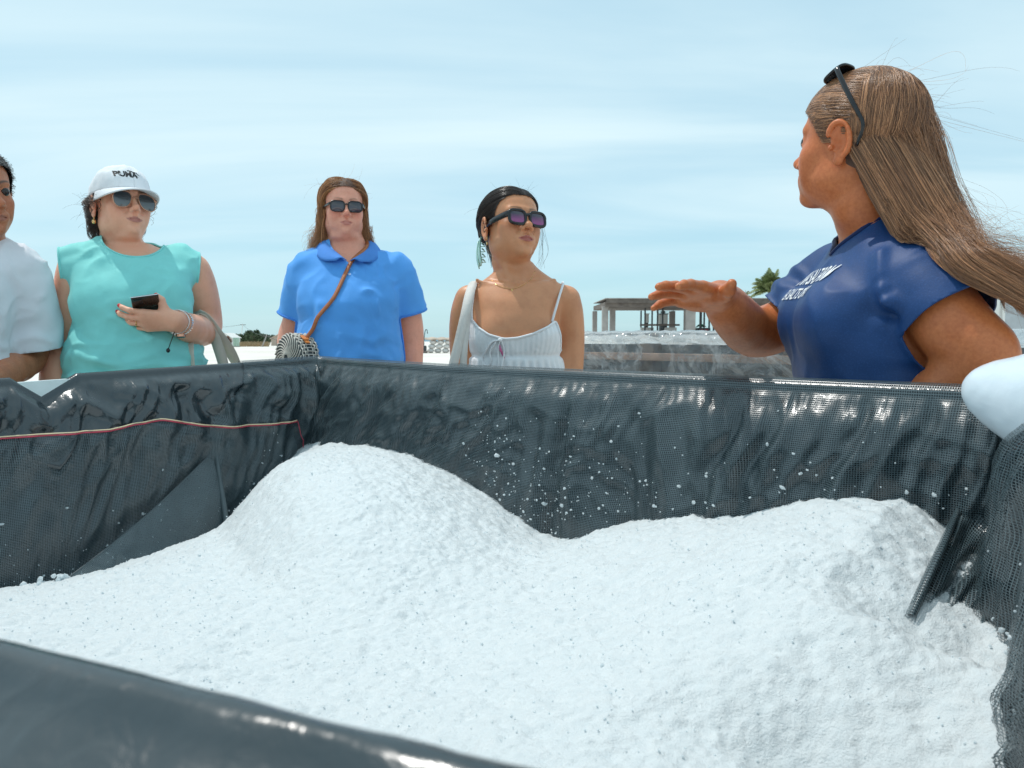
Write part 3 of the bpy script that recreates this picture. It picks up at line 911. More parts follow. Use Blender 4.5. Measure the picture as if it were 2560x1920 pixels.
def pavilion():
    d = 55.0
    root = tag(empty('pavilion', (at(690, d), d + 3, 0)), 'unfinished open concrete building with a flat timber roof', 'building')
    org = np.array(root.location)
    def part(name, mat, boxes, bev=0.0):
        for lo, hi in boxes:
            mb = MB(); mb.box(np.array(lo) - org, np.array(hi) - org, None, bev); mb.build(name, mat, root, smooth=False)
    col = lambda a, b, y, top, w=0.45: ((at(a, d), y, 0), (at(b, d), y + w, zz(top, d)))
    part('column', M_conc, [col(602, 608, d, 306), col(612.5, 618, d + 1.5, 308), col(685, 695, d, 306, .7), col(602, 607, d + 6.5, 308), col(688, 694, d + 6.5, 308), col(756, 764, d, 307), col(757, 763, d + 6.5, 308)], 0.03)
    part('roof_slab', M_wood_grey, [((at(604, d), d - 0.4, zz(307, d)), (at(769, d), d + 7.4, zz(302.2, d)))])
    part('roof_fascia', M_wood_grey, [((at(605, d), d - 0.55, zz(303.4, d)), (at(769.5, d), d - 0.42, zz(299, d)))])
    part('roof_edge', M_conc, [((at(604, d), d - 0.6, zz(299.1, d) + .0), (at(770, d), d + 7.5, zz(298.4, d)))])
    part('post', M_dark_metal, [((at(p, d + 2.0), d + 2.0, 0), (at(p, d + 2.0) + .11, d + 2.11, zz(307, d))) for p in (644, 651, 656.5, 661.5, 699, 703, 708, 712.5, 728, 741)] +
         [((at(p, d + 6.8), d + 6.8, 0), (at(p, d + 6.8) + .11, d + 6.91, zz(307.5, d))) for p in (640, 672, 700, 720, 748)])
    part('rail', M_wood_grey, [((at(644, d), d + 1.8, zz(325.5, d)), (at(684.8, d), d + 1.95, zz(323.6, d)))])
    part('counter', M_white_paint, [((at(647, d), d + 2.6, 0), (at(660, d), d + 3.0, zz(327, d))), ((at(672, d), d + 2.6, 0), (at(684, d), d + 3.0, zz(327, d)))])
    for lo, hi, nm, mt, lab, cat in (((at(668, d), d + 3.2, zz(323, d)), (at(676.5, d), d + 3.9, zz(313, d)), 'water_tank', M_white_paint, 'white square tank standing under the open pavilion roof', 'tank'),
                                     ((at(653, d), d + 3.4, zz(322, d)), (at(657, d), d + 3.7, zz(313, d)), 'storage_box', M_white_paint, 'narrow white box beside the thin posts of the pavilion', 'box')):
        o = tag(empty(nm, ((lo[0] + hi[0]) / 2, (lo[1] + hi[1]) / 2, 0)), lab, cat)
        oo = np.array(o.location)
        mb = MB(); mb.box(np.array(lo) - oo, np.array(hi) - oo, None, 0.06); mb.build('tank_body' if cat == 'tank' else 'box_body', mt, o, sharp=40)
        mb = MB(); mb.box(np.array((lo[0] - .04, lo[1] - .04, hi[2])) - oo, np.array((hi[0] + .04, hi[1] + .04, hi[2] + .08)) - oo, None, .02); mb.build('lid', M_dark_metal if cat == 'tank' else mt, o, sharp=40)
        mb = MB(); mb.box(np.array((lo[0] + .05, lo[1] + .05, 0)) - oo, np.array((hi[0] - .05, hi[1] - .05, lo[2])) - oo); mb.build('stand', M_dark_metal, o, smooth=False)
    # fan under the roof
    o = tag(empty('ceiling_fan', (at(672, d), d + 3.5, zz(307, d))), 'dark fan hanging from the pavilion roof above the white tank', 'fan')
    mb = MB(); mb.tube([(0, 0, 0), (0, 0, -0.22)], 0.05, 8); mb.blob((0, 0, -0.26), (0.22, 0.22, 0.10)); mb.build('motor', M_dark_metal, o)
    for k in range(4):
        a = k * math.pi / 2 + 0.3; c, s = math.cos(a), math.sin(a)
        M = np.array([(c, -s, 0, 0), (s, c, 0, 0), (0, 0, 1, -0.25), (0, 0, 0, 1)])
        mb = MB(); mb.box((0.18, -0.07, -0.01), (0.60, 0.07, 0.01), M); mb.build('blade', M_dark_metal, o, smooth=False)
    o = tag(empty('utility_cart', (at(709, d), d + 2.6, 0)), 'dark utility cart with a green cover under the pavilion', 'cart')
    oo = np.array(o.location)
    mb = MB(); mb.box(np.array((at(700, d), d + 2.2, .35)) - oo, np.array((at(718, d), d + 3.2, zz(327.5, d))) - oo, None, .06); mb.build('cart_body', M_dark_metal, o, sharp=40)
    mb = MB(); G = [[np.array((at(704 + 10 * u, d), d + 2.3 + .8 * w, zz(327.3, d) + .30 * math.sin(u * 3.0) ** .6 * (0.7 + .3 * math.sin(w * 5)))) - oo for u in np.linspace(0.02, 1, 12)] for w in np.linspace(0, 1, 6)]
    mb.sheet(np.array(G)); c_ = mb.build('cover', M_green_tarp, o); md = c_.modifiers.new('t', 'SOLIDIFY'); md.thickness = .03
    for s in (-1, 1):
        mb = MB(); mb.tube([(s * 0.45, -0.42, .22), (s * 0.45, -0.30, .22)], 0.22, 16); mb.build('wheel', M_dark_metal, o, sharp=40)
    mb = MB(); mb.box(np.array((at(708, d), d + 2.12, zz(330.5, d))) - oo, np.array((at(715.5, d), d + 2.19, zz(328.7, d))) - oo); mb.build('panel', simple('red_panel', (.35, .05, .06), .5), o, smooth=False)
pavilion()

def warehouse():
    d = 30.0
    x0, x1 = at(972, d), at(972, d) + 16
    root = tag(empty('warehouse', ((x0 + x1) / 2, d + 5, 0)), 'cream metal warehouse with a corrugated roof behind the blown hair', 'building')
    org = np.array(root.location)
    zt = zz(266, d)
    mb = MB()
    n = 160; xs = np.linspace(x0, x1, n)
    G = np.array([[(x, d + 0.03 * (i % 2), z) for i, x in enumerate(xs)] for z in (0, 1.0, 2.2, zt)]) - org
    mb.sheet(G); mb.box(np.array((x0, d + .06, 0)) - org, np.array((x1, d + 9, zt)) - org); mb.build('wall', M_white_paint, root, smooth=False)
    mb = MB(); G = np.array([[(x, d - 0.35 + 5.2 * t, zt + 0.05 + 1.0 * t + 0.03 * (i % 2)) for i, x in enumerate(np.linspace(x0 - .3, x1 + .3, 170))] for t in (0, .5, 1)] + [[(x, d + 4.85 + 5.2 * t, zt + 1.05 - 1.0 * t + 0.03 * (i % 2)) for i, x in enumerate(np.linspace(x0 - .3, x1 + .3, 170))] for t in (.5, 1)]) - org
    mb.sheet(G); r_ = mb.build('roof', simple('roof_sheet', (0.66, 0.65, 0.63), 0.5, var=.06, scale=1), root, smooth=False)
    md = r_.modifiers.new('t', 'SOLIDIFY'); md.thickness = .02
    for a, b in ((1.2, 3.4), (4.6, 7.6)):
        mb = MB(); mb.box(np.array((x0 + a, d - .06, 0.05)) - org, np.array((x0 + b, d - .012, 2.5)) - org); mb.build('roller_door', simple('grey_shutter', (.42, .44, .46), .5, var=.1, scale=2) if a < 2 else bpy.data.materials['grey_shutter'], root, smooth=False)
        for k in (a - .08, b):
            mb = MB(); mb.box(np.array((x0 + k, d - .10, 0)) - org, np.array((x0 + k + .08, d - .008, 2.6)) - org); mb.build('door_post', M_white_paint, root, smooth=False)
warehouse()

def palm(px, py, d, size, nf, label, mat, seed, tilt=0.0):
    g = np.random.default_rng(seed)
    top = zz(py, d); x = at(px, d)
    root = tag(empty('palm_tree', (x, d, 0)), label, 'tree')
    mb = MB(); t = np.linspace(0, 1, 14)
    mb.tube(np.stack([tilt * (t - 1) ** 2, 0 * t, t * top], 1), np.interp(t, [0, .08, 1], [.26, .17, .12]) * (1 + .06 * (np.arange(14) % 2)), 10)
    mb.build('trunk', M_bark, root)
    for k in range(nf):
        a = k * 2.399 + g.normal(0, .2); up = 0.35 + 1.15 * (k / nf) ** 0.8 + g.normal(0, .08)
        L = size * (0.8 + .35 * g.random()); n = 12
        s = np.linspace(0, 1, n)
        h = np.array((math.cos(a), math.sin(a), 0))
        rch = np.cos(up) * s * L; ht = np.sin(up) * s * L - (0.55 * np.cos(up) + .12) * L * s ** 2.2
        rib = h * rch[:, None] + np.array((0, 0, 1)) * ht[:, None] + (0, 0, top)
        sd = np.array((-h[1], h[0], 0))
        mb = MB(); mb.tube(rib, np.linspace(.035, .008, n), 4)
        v, q = [], []
        for i in range(46):
            tt = 0.10 + 0.9 * i / 45; j = tt * (n - 1); j0 = min(int(j), n - 2); c = rib[j0] + (rib[j0 + 1] - rib[j0]) * (j - j0)
            tg = rib[j0 + 1] - rib[j0]; tg /= np.linalg.norm(tg)
            ll = L * 0.34 * math.sin(0.35 + tt * 2.55) * (0.85 + .3 * g.random())
            for sg in (-1, 1):
                dr = sd * sg * 0.8 + tg * 0.75 + np.array((0, 0, -0.30 - .25 * g.random())); dr /= np.linalg.norm(dr)
                w = tg * 0.022 * max(size, 1)
                b = len(v); v += [c - w, c + w, c + dr * ll * .6 + w * .7 + (0, 0, -.02 * ll), c + dr * ll + (0, 0, -.12 * ll), c + dr * ll * .6 - w * .7 + (0, 0, -.02 * ll)]
                q += [(b, b + 1, b + 2), (b, b + 2, b + 4), (b + 2, b + 3, b + 4)]
        mb.add(v, None, q)
        mb.build('frond', mat, root, smooth=False)
palm(768, 292, 80, 2.9, 26, 'green palm tree rising behind the pavilion roof beside the navy sleeve', M_frond, 3)
palm(742, 300, 90, 1.6, 14, 'low pale palm crown showing just above the pavilion roof', M_frond_dry, 4)

def leafy(mb, c, r, n, g, size, flat=1.0):
    u = g.normal(0, 1, (n, 3)); u /= np.linalg.norm(u, axis=1, keepdims=True)
    p = u * (g.random((n, 1)) ** .4) * np.array(r) * (1 + .35 * perlin(u * 2.3 + np.array(c), 3))[:, None] + np.array(c)
    p[:, 2] = np.maximum(p[:, 2], 0.02)
    a = g.normal(0, 1, (n, 3)); a /= np.linalg.norm(a, axis=1, keepdims=True)
    b = np.cross(a, g.normal(0, 1, (n, 3))); b /= np.linalg.norm(b, axis=1, keepdims=True)
    s = size * (0.6 + .8 * g.random((n, 1)))
    v = np.stack([p - a * s, p + b * s * .5, p + a * s, p - b * s * .5], 1).reshape(-1, 3)
    k = np.arange(n) * 4
    mb.add(v, np.stack([k, k + 1, k + 2, k + 3], 1))
def bush(px, d, w, h, label, mat, seed, group=None, name='bush'):
    g = np.random.default_rng(seed); x = at(px, d)
    root = tag(empty(name, (x, d, 0)), label, 'bush', group)
    mb = MB()
    for k in range(5):
        a = g.random() * 6.28
        mb.tube(catmull([(0, 0, 0), (math.cos(a) * w * .12, math.sin(a) * w * .12, h * .4), (math.cos(a) * w * .3, math.sin(a) * w * .3, h * .8)], 8), np.linspace(.04, .012, 8), 5)
    mb.build('stem', M_bark, root)
    mb = MB()
    for k in range(7):
        leafy(mb, ((g.random() - .5) * w * .8, (g.random() - .5) * w * .5, h * (.35 + .4 * g.random())), (w * .30, w * .26, h * .34), 420, g, .07 * h)
    mb.build('crown', mat, root, smooth=False)
for k, (px, d, w, h) in enumerate(((245, 108, 2.6, 1.5), (250.5, 112, 2.2, 2.1), (256, 106, 2.6, 1.6), (262, 110, 2.6, 1.5), (268, 112, 2.2, 1.45))):
    bush(px, d, w, h, 'dark green hedge bush, ' + ('nearest the thin white pole', 'second from the thin white pole, tallest of the hedge', 'in the middle of the far hedge', 'behind the grey leaning pole', 'nearest the beige shelter')[k], M_leaf_dark, 60 + k, 'hedge bushes beyond the ponds')
bush(226.5, 82, 1.1, 1.15, 'bare brown shrub in front of the white shed', simple('brown_twigs', (.22, .11, .07), .9, var=.3), 71)
bush(622.8, 54, .5, 1.3, 'small dark sapling standing left of the pavilion posts', M_leaf_dark, 72)
bush(454, 95, .4, 1.4, 'tiny dark tree top behind the stacked white sacks', M_leaf_dark, 73)

def dry_grass():
    g = np.random.default_rng(9); mb = MB()
    n = 2600
    px = 236 + 33 * g.random(n); d = 86 + 14 * g.random(n)
    x = (px - 512) / FPX * d
    h = (0.35 + .55 * g.random(n)) * (0.7 + .3 * perlin(np.stack([x * .6, d * .6, 0 * x], 1), 4))
    a = g.random(n) * 6.28; le = g.normal(0, .18, (n, 2))
    b0 = np.stack([x, d, 0 * x], 1); s = np.stack([np.cos(a) * .04, np.sin(a) * .04, 0 * a], 1); tp = b0 + np.stack([le[:, 0], le[:, 1], h], 1)
    v = np.stack([b0 - s, b0 + s, tp], 1).reshape(-1, 3); k = np.arange(n) * 3
    mb.add(v, None, np.stack([k, k + 1, k + 2], 1))
    tag(mb.build('dry_grass', M_dry, smooth=False), 'tan dry grass in front of the hedge', 'grass', kind='stuff')
dry_grass()

def shed(px0, px1, d, pt, label, mat_w, mat_r, depth=3.0):
    x0, x1 = at(px0, d), at(px1, d); zt = zz(pt, d); ze = zt * .62
    root = tag(empty('shed', ((x0 + x1) / 2, d + depth / 2, 0)), label, 'shed')
    org = np.array(root.location); xm = (x0 + x1) / 2
    mb = MB()
    mb.add(np.array([(x0, d, 0), (x1, d, 0), (x1, d, ze), (xm, d, zt - .06), (x0, d, ze), (x0, d + depth, 0), (x1, d + depth, 0), (x1, d + depth, ze), (xm, d + depth, zt - .06), (x0, d + depth, ze)]) - org,
           [(0, 5, 9, 4), (1, 2, 7, 6)], [(0, 1, 2), (0, 2, 4), (2, 3, 4), (5, 7, 6), (5, 9, 7), (7, 9, 8)])
    mb.build('wall', mat_w, root, smooth=False)
    mb = MB(); G = np.array([[(x, y, z) for x, z in ((x0 - .15, ze - .05), (xm, zt), (x1 + .15, ze - .05))] for y in (d - .2, d + depth + .2)]) - org
    mb.sheet(G); r_ = mb.build('roof', mat_r, root, smooth=False); md = r_.modifiers.new('t', 'SOLIDIFY'); md.thickness = .05
    mb = MB(); mb.box(np.array((xm - .35, d - .05, 0.02)) - org, np.array((xm + .35, d - .012, ze * .8)) - org); mb.build('door', M_dark_metal if mat_w is M_beige else M_bag, root, smooth=False)
shed(218.5, 232.5, 100, 332.8, 'white gabled shed far off behind the tote straps', M_white_paint, M_white_paint)
shed(271.5, 288, 95, 333.6, 'beige tarp shelter far off left of the woven bag', M_beige, simple('pale_tarp', (.66, .56, .47), .8, var=.1, scale=2))

def utility_box():
    d = 84; x0, x1 = at(233.4, d), at(238.4, d)
    o = tag(empty('utility_box', ((x0 + x1) / 2, d + .25, 0)), 'pale green electrical cabinet standing on the sand', 'cabinet'); oo = np.array(o.location)
    mb = MB(); mb.box(np.array((x0, d, 0.06)) - oo, np.array((x1, d + .5, zz(337.6, d))) - oo, None, .03); mb.build('cabinet_body', M_green_paint, o, sharp=40)
    for k in (0, 1):
        w = (x1 - x0) / 2
        mb = MB(); mb.box(np.array((x0 + k * w + .02, d - .022, .12)) - oo, np.array((x0 + k * w + w - .02, d - .002, zz(338.4, d))) - oo); mb.build('door', M_green_paint, o, smooth=False)
    mb = MB(); mb.box(np.array((x0 - .1, d - .1, 0)) - oo, np.array((x1 + .1, d + .6, .058)) - oo); mb.build('plinth', M_conc, o, smooth=False)
utility_box()

def poles():
    pts = []
    for px, pxt, d, top, lab in ((240.8, 243.6, 120, 323.5, 'thin white utility pole leaning left of the hedge'), (262.4, 267.4, 86, 334.5, 'grey leaning pole in front of the hedge')):
        o = tag(empty('utility_pole', (at(px, d), d, 0)), lab, 'pole')
        tip = np.array((at(pxt, d) - at(px, d), 0, zz(top, d)))
        mb = MB(); mb.tube([(0, 0, 0), tip * .5, tip], [.09, .075, .06], 8); mb.build('shaft', M_white_paint if d > 100 else M_conc, o)
        mb = MB(); mb.box(tip + np.array((-.5, -.04, -.25)), tip + np.array((.5, .04, -.17))); mb.build('crossarm', M_wood_grey, o, smooth=False)
        pts.append(np.array(o.location) + tip + np.array((0, 0, -.15)))
    a = np.array((at(196, 150), 150, zz(325.5, 150))); b = np.array((at(300, 70), 70, zz(338, 70)))
    ch = [a, pts[0], pts[1], b]
    mb = MB()
    for p, q in zip(ch[:-1], ch[1:]):
        t = np.linspace(0, 1, 12)[:, None]; c = p + (q - p) * t; c[:, 2] -= (0.8 * 4 * t * (1 - t))[:, 0] * .5
        mb.tube(c, .022, 4)
    tag(mb.build('power_line', M_dark_metal), 'thin sagging power line strung between the two leaning poles', 'cable')
poles()

def sack_pile():
    d = 52
    n = 0
    for row, z in ((0, 0), (1, .30), (2, .60)):
        for k in range(4 if row < 2 else 3):
            w = .50
            x = at(426.5, d) + k * (w + .03) + row * .10
            g = np.random.default_rng(row * 7 + k)
            mb = MB(); mb.blob((0, 0, .155), (w / 2 * 1.02, .36, .165), None, 18, 10, .16, row * 9 + k)
            o = mb.build('sand_sack', M_bag); o.location = (x + w / 2, d + .3 + g.normal(0, .03), z)
            tag(o, 'plump white sack, ' + ('leftmost', 'second from the left', 'third from the left', 'fourth from the left')[k] + ' in the ' + ('bottom', 'middle', 'top')[row] + ' row of the far pile', 'sack', 'white sacks in the far pile')
    mb = MB(); G = []
    x0, x1 = at(425.5, d) - .05, at(456, d)
    for t in np.linspace(0, 1, 9):
        G.append([(x, d - .12 + t * .9, .93 + .17 * math.sin(t * math.pi) ** .7 + .03 * math.sin(x * 9 + t * 4)) for x in np.linspace(x0, x1, 24)])
    mb.sheet(np.array(G)); o = tag(mb.build('tarp', M_beige), 'beige tarpaulin laid over the pile of white sacks', 'tarp'); md = o.modifiers.new('t', 'SOLIDIFY'); md.thickness = .02
    o = tag(empty('pump', (at(424.5, d), d - .3, 0)), 'small dark pump with a bent pipe at the left end of the sack pile', 'pump')
    mb = MB(); mb.box((-.16, -.16, .16), (.18, .16, .52), None, .05); mb.build('pump_body', M_dark_metal, o, sharp=40)
    mb = MB(); mb.box((-.22, -.2, 0), (.24, .2, .155), None, .03); mb.build('base', M_wood_grey, o, sharp=40)
    mb = MB(); mb.tube(catmull([(0, 0, .5), (0.02, 0, 1.0), (.10, 0, 1.55), (.22, 0, 1.62), (.26, 0, 1.35)], 20), .03, 6); mb.build('pipe', M_dark_metal, o)
sack_pile()

# ------------------------------------------------------------------ plastic covered timber bed behind the group
def clear_film(name, milk=0.18, rough=0.12):
    m, nt, b, out = new_mat(name)
    tc = N(nt, 'ShaderNodeTexCoord')
    tr = N(nt, 'ShaderNodeBsdfTransparent'); tr.inputs[0].default_value = (0.93, 0.96, 0.97, 1)
    gl = N(nt, 'ShaderNodeBsdfGlossy'); gl.inputs['Roughness'].default_value = rough
    fr = N(nt, 'ShaderNodeFresnel'); fr.inputs['IOR'].default_value = 1.5
    mx = N(nt, 'ShaderNodeMixShader')
    nt.links.new(fr.outputs[0], mx.inputs[0]); nt.links.new(tr.outputs[0], mx.inputs[1]); nt.links.new(gl.outputs[0], mx.inputs[2])
    df = N(nt, 'ShaderNodeBsdfDiffuse'); df.inputs[0].default_value = (0.75, 0.79, 0.81, 1)
    tl = N(nt, 'ShaderNodeBsdfTranslucent'); tl.inputs[0].default_value = (0.75, 0.79, 0.81, 1)
    m0 = N(nt, 'ShaderNodeMixShader'); m0.inputs[0].default_value = 0.5
    nt.links.new(df.outputs[0], m0.inputs[1]); nt.links.new(tl.outputs[0], m0.inputs[2])
    nz = noise_node(nt, 5, 6, 0.65, vec=tc.outputs['Object'], dist=1.5)
    mr = N(nt, 'ShaderNodeMapRange'); mr.inputs['From Min'].default_value = .45; mr.inputs['From Max'].default_value = .75; mr.inputs['To Min'].default_value = milk * .45; mr.inputs['To Max'].default_value = min(milk * 3.2, .95)
    nt.links.new(nz.outputs[0], mr.inputs[0])
    m2 = N(nt, 'ShaderNodeMixShader')
    nt.links.new(mr.outputs[0], m2.inputs[0]); nt.links.new(mx.outputs[0], m2.inputs[1]); nt.links.new(m0.outputs[0], m2.inputs[2])
    nt.links.new(m2.outputs[0], out.inputs['Surface'])
    nt.nodes.remove(b)
    return m
M_plank = simple('reddish_plank', (0.50, 0.32, 0.24), 0.8, var=0.25, scale=4)
M_plank_grey = simple('dark_backing', (0.10, 0.115, 0.12), 0.6, var=0.3, scale=4)
def raised_bed():
    A = np.array((P(528, 337, 3.95)[0], 3.95)); B = np.array((P(800, 337, 2.88)[0], 2.88))
    e = (B - A) / np.linalg.norm(B - A); B = A + e * 2.1; nrm = np.array((e[1], -e[0])); nrm *= -np.sign(nrm[1]) * -1
    nrm = np.array((-e[1], e[0])); nrm = nrm if nrm[1] > 0 else -nrm           # away from the camera
    Lb = np.linalg.norm(B - A); dep = 1.0
    root = tag(empty('timber_bed', (*((A + B) / 2), 0)), 'long timber salt bed wrapped in wrinkled clear plastic behind the two women', 'salt bed')
    org = np.array(root.location)
    M = np.eye(4); M[:2, 0] = e; M[:2, 1] = nrm; M[:2, 3] = A - org[:2]
    def bx(name, mat, lo, hi, bev=0.006):
        mb = MB(); mb.box(lo, hi, M, bev); mb.build(name, mat, root, sharp=40)
    for z0, z1 in ((CZ - .108, CZ - .074), (CZ - .245, CZ - .172), (CZ - .40, CZ - .30), (CZ - .58, CZ - .46), (CZ - .80, CZ - .66)):
        bx('plank', M_plank, (0, 0, z0), (Lb, .03, z1)); bx('plank', M_plank, (0, dep, z0), (Lb, dep + .03, z1))
    for x in (0.02, Lb / 3, 2 * Lb / 3, Lb - .1):
        bx('leg', M_wood_grey, (x, .034, 0), (x + .08, .10, CZ - .03)); bx('leg', M_wood_grey, (x, dep - .08, 0), (x + .08, dep - .004, CZ - .03))
    bx('lining', M_plank_grey, (0, .103, CZ - .8), (Lb, .12, CZ - .035), 0)
    bx('lining', M_plank_grey, (0, dep - .12, CZ - .8), (Lb, dep - .104, CZ - .035), 0)
    mb = MB(); mb.box((0, .122, CZ - .30), (Lb, dep - .122, CZ - .16), M); mb.build('salt_fill', M_bag, root, smooth=False)
    # clear film draped over it: rises over the rim, hangs down in front, wrinkled
    xs = np.linspace(-0.03, Lb + .03, 330)
    prof = [(dep + .05, -.5), (dep + .045, -.1), (dep + .02, .005), (dep - .02, .02), (dep * .5, -.05), (.16, -.012), (.10, .012)]
    prof = catmull(np.array(prof), 40).tolist() + [(.07, .020), (.045, .026), (.02, .026), (.0, .021), (-.012, .010)] + [(-.018 - .003 * (k % 2), -.004 - .0075 * k) for k in range(60)]
    pr = np.array(prof)
    X, K = np.meshgrid(xs, np.arange(len(pr)), indexing='ij')
    U = pr[K, 0]; V = pr[K, 1]
    q = np.stack([X.ravel(), V.ravel(), U.ravel()], 1)
    front = (U.ravel() < 0.05)
    h = -V.ravel()
    w = fbm(q * 6, 2, 31)
    r1 = 1 - np.abs(perlin(np.stack([q[:, 0] * 9 + w * 1.5 - q[:, 1] * 5, q[:, 1] * 9 + w, 0 * w], 1), 33)) * 2
    r2 = 1 - np.abs(perlin(np.stack([q[:, 0] * 19 + w * 2 + q[:, 1] * 14, q[:, 1] * 10 + 2 * w, 0 * w], 1), 35)) * 2
    r3 = 1 - np.abs(perlin(np.stack([q[:, 0] * 34, q[:, 1] * 22, 0 * w], 1), 36)) * 2
    dsp = (0.016 * r1 + 0.009 * r2 + .003 * r3 - .012) * sstep(-.02, .03, h + .02)
    zig = 0.014 * (1 - 2 * np.abs(((q[:, 0] * 11 + 1.2 * w) % 1) - .5) * 2) * np.exp(-((h - .012) / .022) ** 2)
    U = U - (np.where(front, dsp + zig, 0)).reshape(U.shape)
    V = V + np.where(front, 0, .012 * r1 * (np.abs(U.ravel() - .5) < .6)).reshape(U.shape)
    G = np.stack([X, U, CZ + V], -1)
    G = G @ M[:3, :3].T + M[:3, 3]
    mb = MB(); mb.sheet(G); mb.build('plastic_cover', clear_film('clear_plastic', .30, .10), root)
raised_bed()
# ------------------------------------------------------------------ the salt bin: walls, black film, netting, salt
BC = np.array((-0.608, 2.33)); BU = np.array((0.721, -0.693)); BV = np.array((-0.693, -0.721))
C_FR = BC + 1.86 * BU
C_NL = np.array((-1.686, 0.893)); C_NR = np.array((0.183, 0.090))
CORN = [C_NL, BC, C_FR, C_NR]
SEG = [np.linalg.norm(CORN[(i + 1) % 4] - CORN[i]) for i in range(4)]
CUM = np.concatenate([[0], np.cumsum(SEG)])
RC = 0.045
def path(a):
    """Point and inward normal on the rim loop at arc length a (rounded corners)."""
    a = np.asarray(a, float) % CUM[-1]
    pos = np.zeros((len(a), 2))
    off = np.array((-1, -.5, 0, .5, 1)) * RC
    wts = np.array((.1, .2, .4, .2, .1))
    for o, w in zip(off, wts):
        b = (a + o) % CUM[-1]
        i = np.clip(np.searchsorted(CUM, b, 'right') - 1, 0, 3)
        t = (b - CUM[i]) / np.array(SEG)[i]
        A_ = np.array(CORN)[i]; B_ = np.array(CORN)[(i + 1) % 4]
        pos += w * (A_ + (B_ - A_) * t[:, None])
    return pos
def path_n(a):
    e = 0.012
    t = path(np.asarray(a) + e) - path(np.asarray(a) - e)
    t /= np.linalg.norm(t, axis=1, keepdims=True)
    return np.stack([t[:, 1], -t[:, 0]], 1)      # inward for this winding
A_L = SEG[0]; A_R = SEG[0] + SEG[1]; A_N = A_R + SEG[2]
def rim_drop(a):
    k = np.array([0, A_L - 1.0, A_L - .86, A_L - .36, A_L - .10, A_L, A_L + .10, A_L + .60, A_L + 1.05, A_L + 1.58, A_R, A_R + .3, A_N - .02, A_N + .1, A_N + SEG[3] * .45, CUM[-1]])
    d = np.array([.100, .097, .0955, .080, .073, .069, .072, .0795, .080, .080, .080, .084, .099, .1045, .107, .103])-.0045
    return np.interp(np.asarray(a) % CUM[-1], k, d)
def lean(a):
    k = np.array([0, .2, A_L - .15, A_L, A_L + .15, A_R - .25, A_R, A_R + .2, A_N - .2, A_N, CUM[-1]])
    d = np.array([.18, .20, .20, .14, .22, .20, .12, .10, .10, .1, .18])
    return np.interp(np.asarray(a) % CUM[-1], k, d)
def wall_folds(a, h, seed=0):
    """Inward displacement of the lining: gathers at the rim, long folds lower down, deep pleats."""
    q = lambda fa, fh, s=0.0: np.stack([a * fa, h * fh + s, np.full_like(a, 3.1)], 1)
    w = fbm(q(2.5, 3), 2, 101)
    w2 = fbm(q(6, 5), 2, 102)
    slant = np.where(a < A_L, 0.9, np.interp(a, [A_L, A_L + .6, A_L + 1.05, A_L + 1.5, A_R], [.9, .8, 0.0, .35, .5]))
    s = a + slant * h * .55
    r1 = 1 - np.abs(perlin(np.stack([s * 8.5 + w * 1.1, h * 1.8 + w * .5, 0 * a], 1), 103)) * 2.1
    r2 = 1 - np.abs(perlin(np.stack([s * 25 + w2 * 1.3, h * 3.2 + w * .8, 0 * a], 1), 104)) * 2.1
    r3 = 1 - np.abs(perlin(np.stack([a * 48 + w2 * 1.6, h * 13, 0 * a], 1), 105)) * 2.0
    r4 = perlin(np.stack([a * 5, h * 6, 0 * a], 1), 106)
    r8 = 1 - np.abs(perlin(np.stack([s * 13 + w2 * 1.6, h * 15 + w * 1.5, 0 * a], 1), 110)) * 2.1
    r9 = perlin(np.stack([s * 30 + w2, h * 26 + w2, 0 * a], 1), 111)
    far = sstep(A_L - .3, A_L, a) * sstep(A_R + .5, A_R + .2, a)
    d = .022 * np.clip(r1, -.6, 1) * sstep(.0, .10, h) + far * (.0065 * np.clip(r8, -.4, 1) * sstep(.01, .06, h) * sstep(.5, .2, h) + .0018 * r9 * sstep(.02, .06, h)) + .0115 * np.clip(r2, -.6, 1) * sstep(0, .05, h) * sstep(.55, .2, h) + .0062 * np.clip(r3, -.5, 1) * np.exp(-((h - .024) / .034) ** 2) + .010 * r4 * sstep(.02, .2, h)
    # deep pleat near the middle of the far wall, with ridges beside it
    for a0, sl, amp, wd in ((A_L + 1.05, .06, -.016, .012), (A_L + 1.01, .05, .010, .022), (A_L + 1.10, .03, .010, .024), (A_L + .66, .45, .010, .014), (A_L + 1.48, .40, .010, .016), (A_R - .20, .35, .014, .016), (A_R - .33, .30, .012, .014), (A_L + .36, .7, .008, .012)):
        ac = a0 - sl * (h - .05)
        d = d + amp * np.exp(-((a - ac) / wd) ** 2) * sstep(.02, .12, h)
    # slack film on the left wall: bold crossing wrinkles
    lf = (a < A_L) | (a > A_N + SEG[3] * .9)
    r5 = 1 - np.abs(perlin(np.stack([(a - h * 1.2) * 9 + w, (h + a * .5) * 6 + w2, 0 * a], 1), 107)) * 2.1
    r6 = 1 - np.abs(perlin(np.stack([(a + h * .8) * 15 + w2, (h - a * .4) * 11, 0 * a], 1), 108)) * 2.1
    d = d + np.where(lf, (.016 * np.clip(r5, -.5, 1) + .011 * np.clip(r6, -.5, 1)) * sstep(.0, .03, h) * sstep(.26, .12, h), 0)
    return d
def near_folds(a):
    w = fbm(np.stack([a * 2.5, 0 * a, 0 * a + 3.1], 1), 2, 101)
    r7 = 1 - np.abs(perlin(np.stack([a * 30 + w * 3, 0 * a, 0 * a], 1), 109)) * 2.1
    r8 = 1 - np.abs(perlin(np.stack([a * 85 + w * 4, 0 * a, 0 * a + 5], 1), 112)) * 2.1
    return np.where(a > A_N + .1, (.014 * np.clip(r7, -.6, 1)) + .003 * np.clip(r8, -.5, 1), 0)
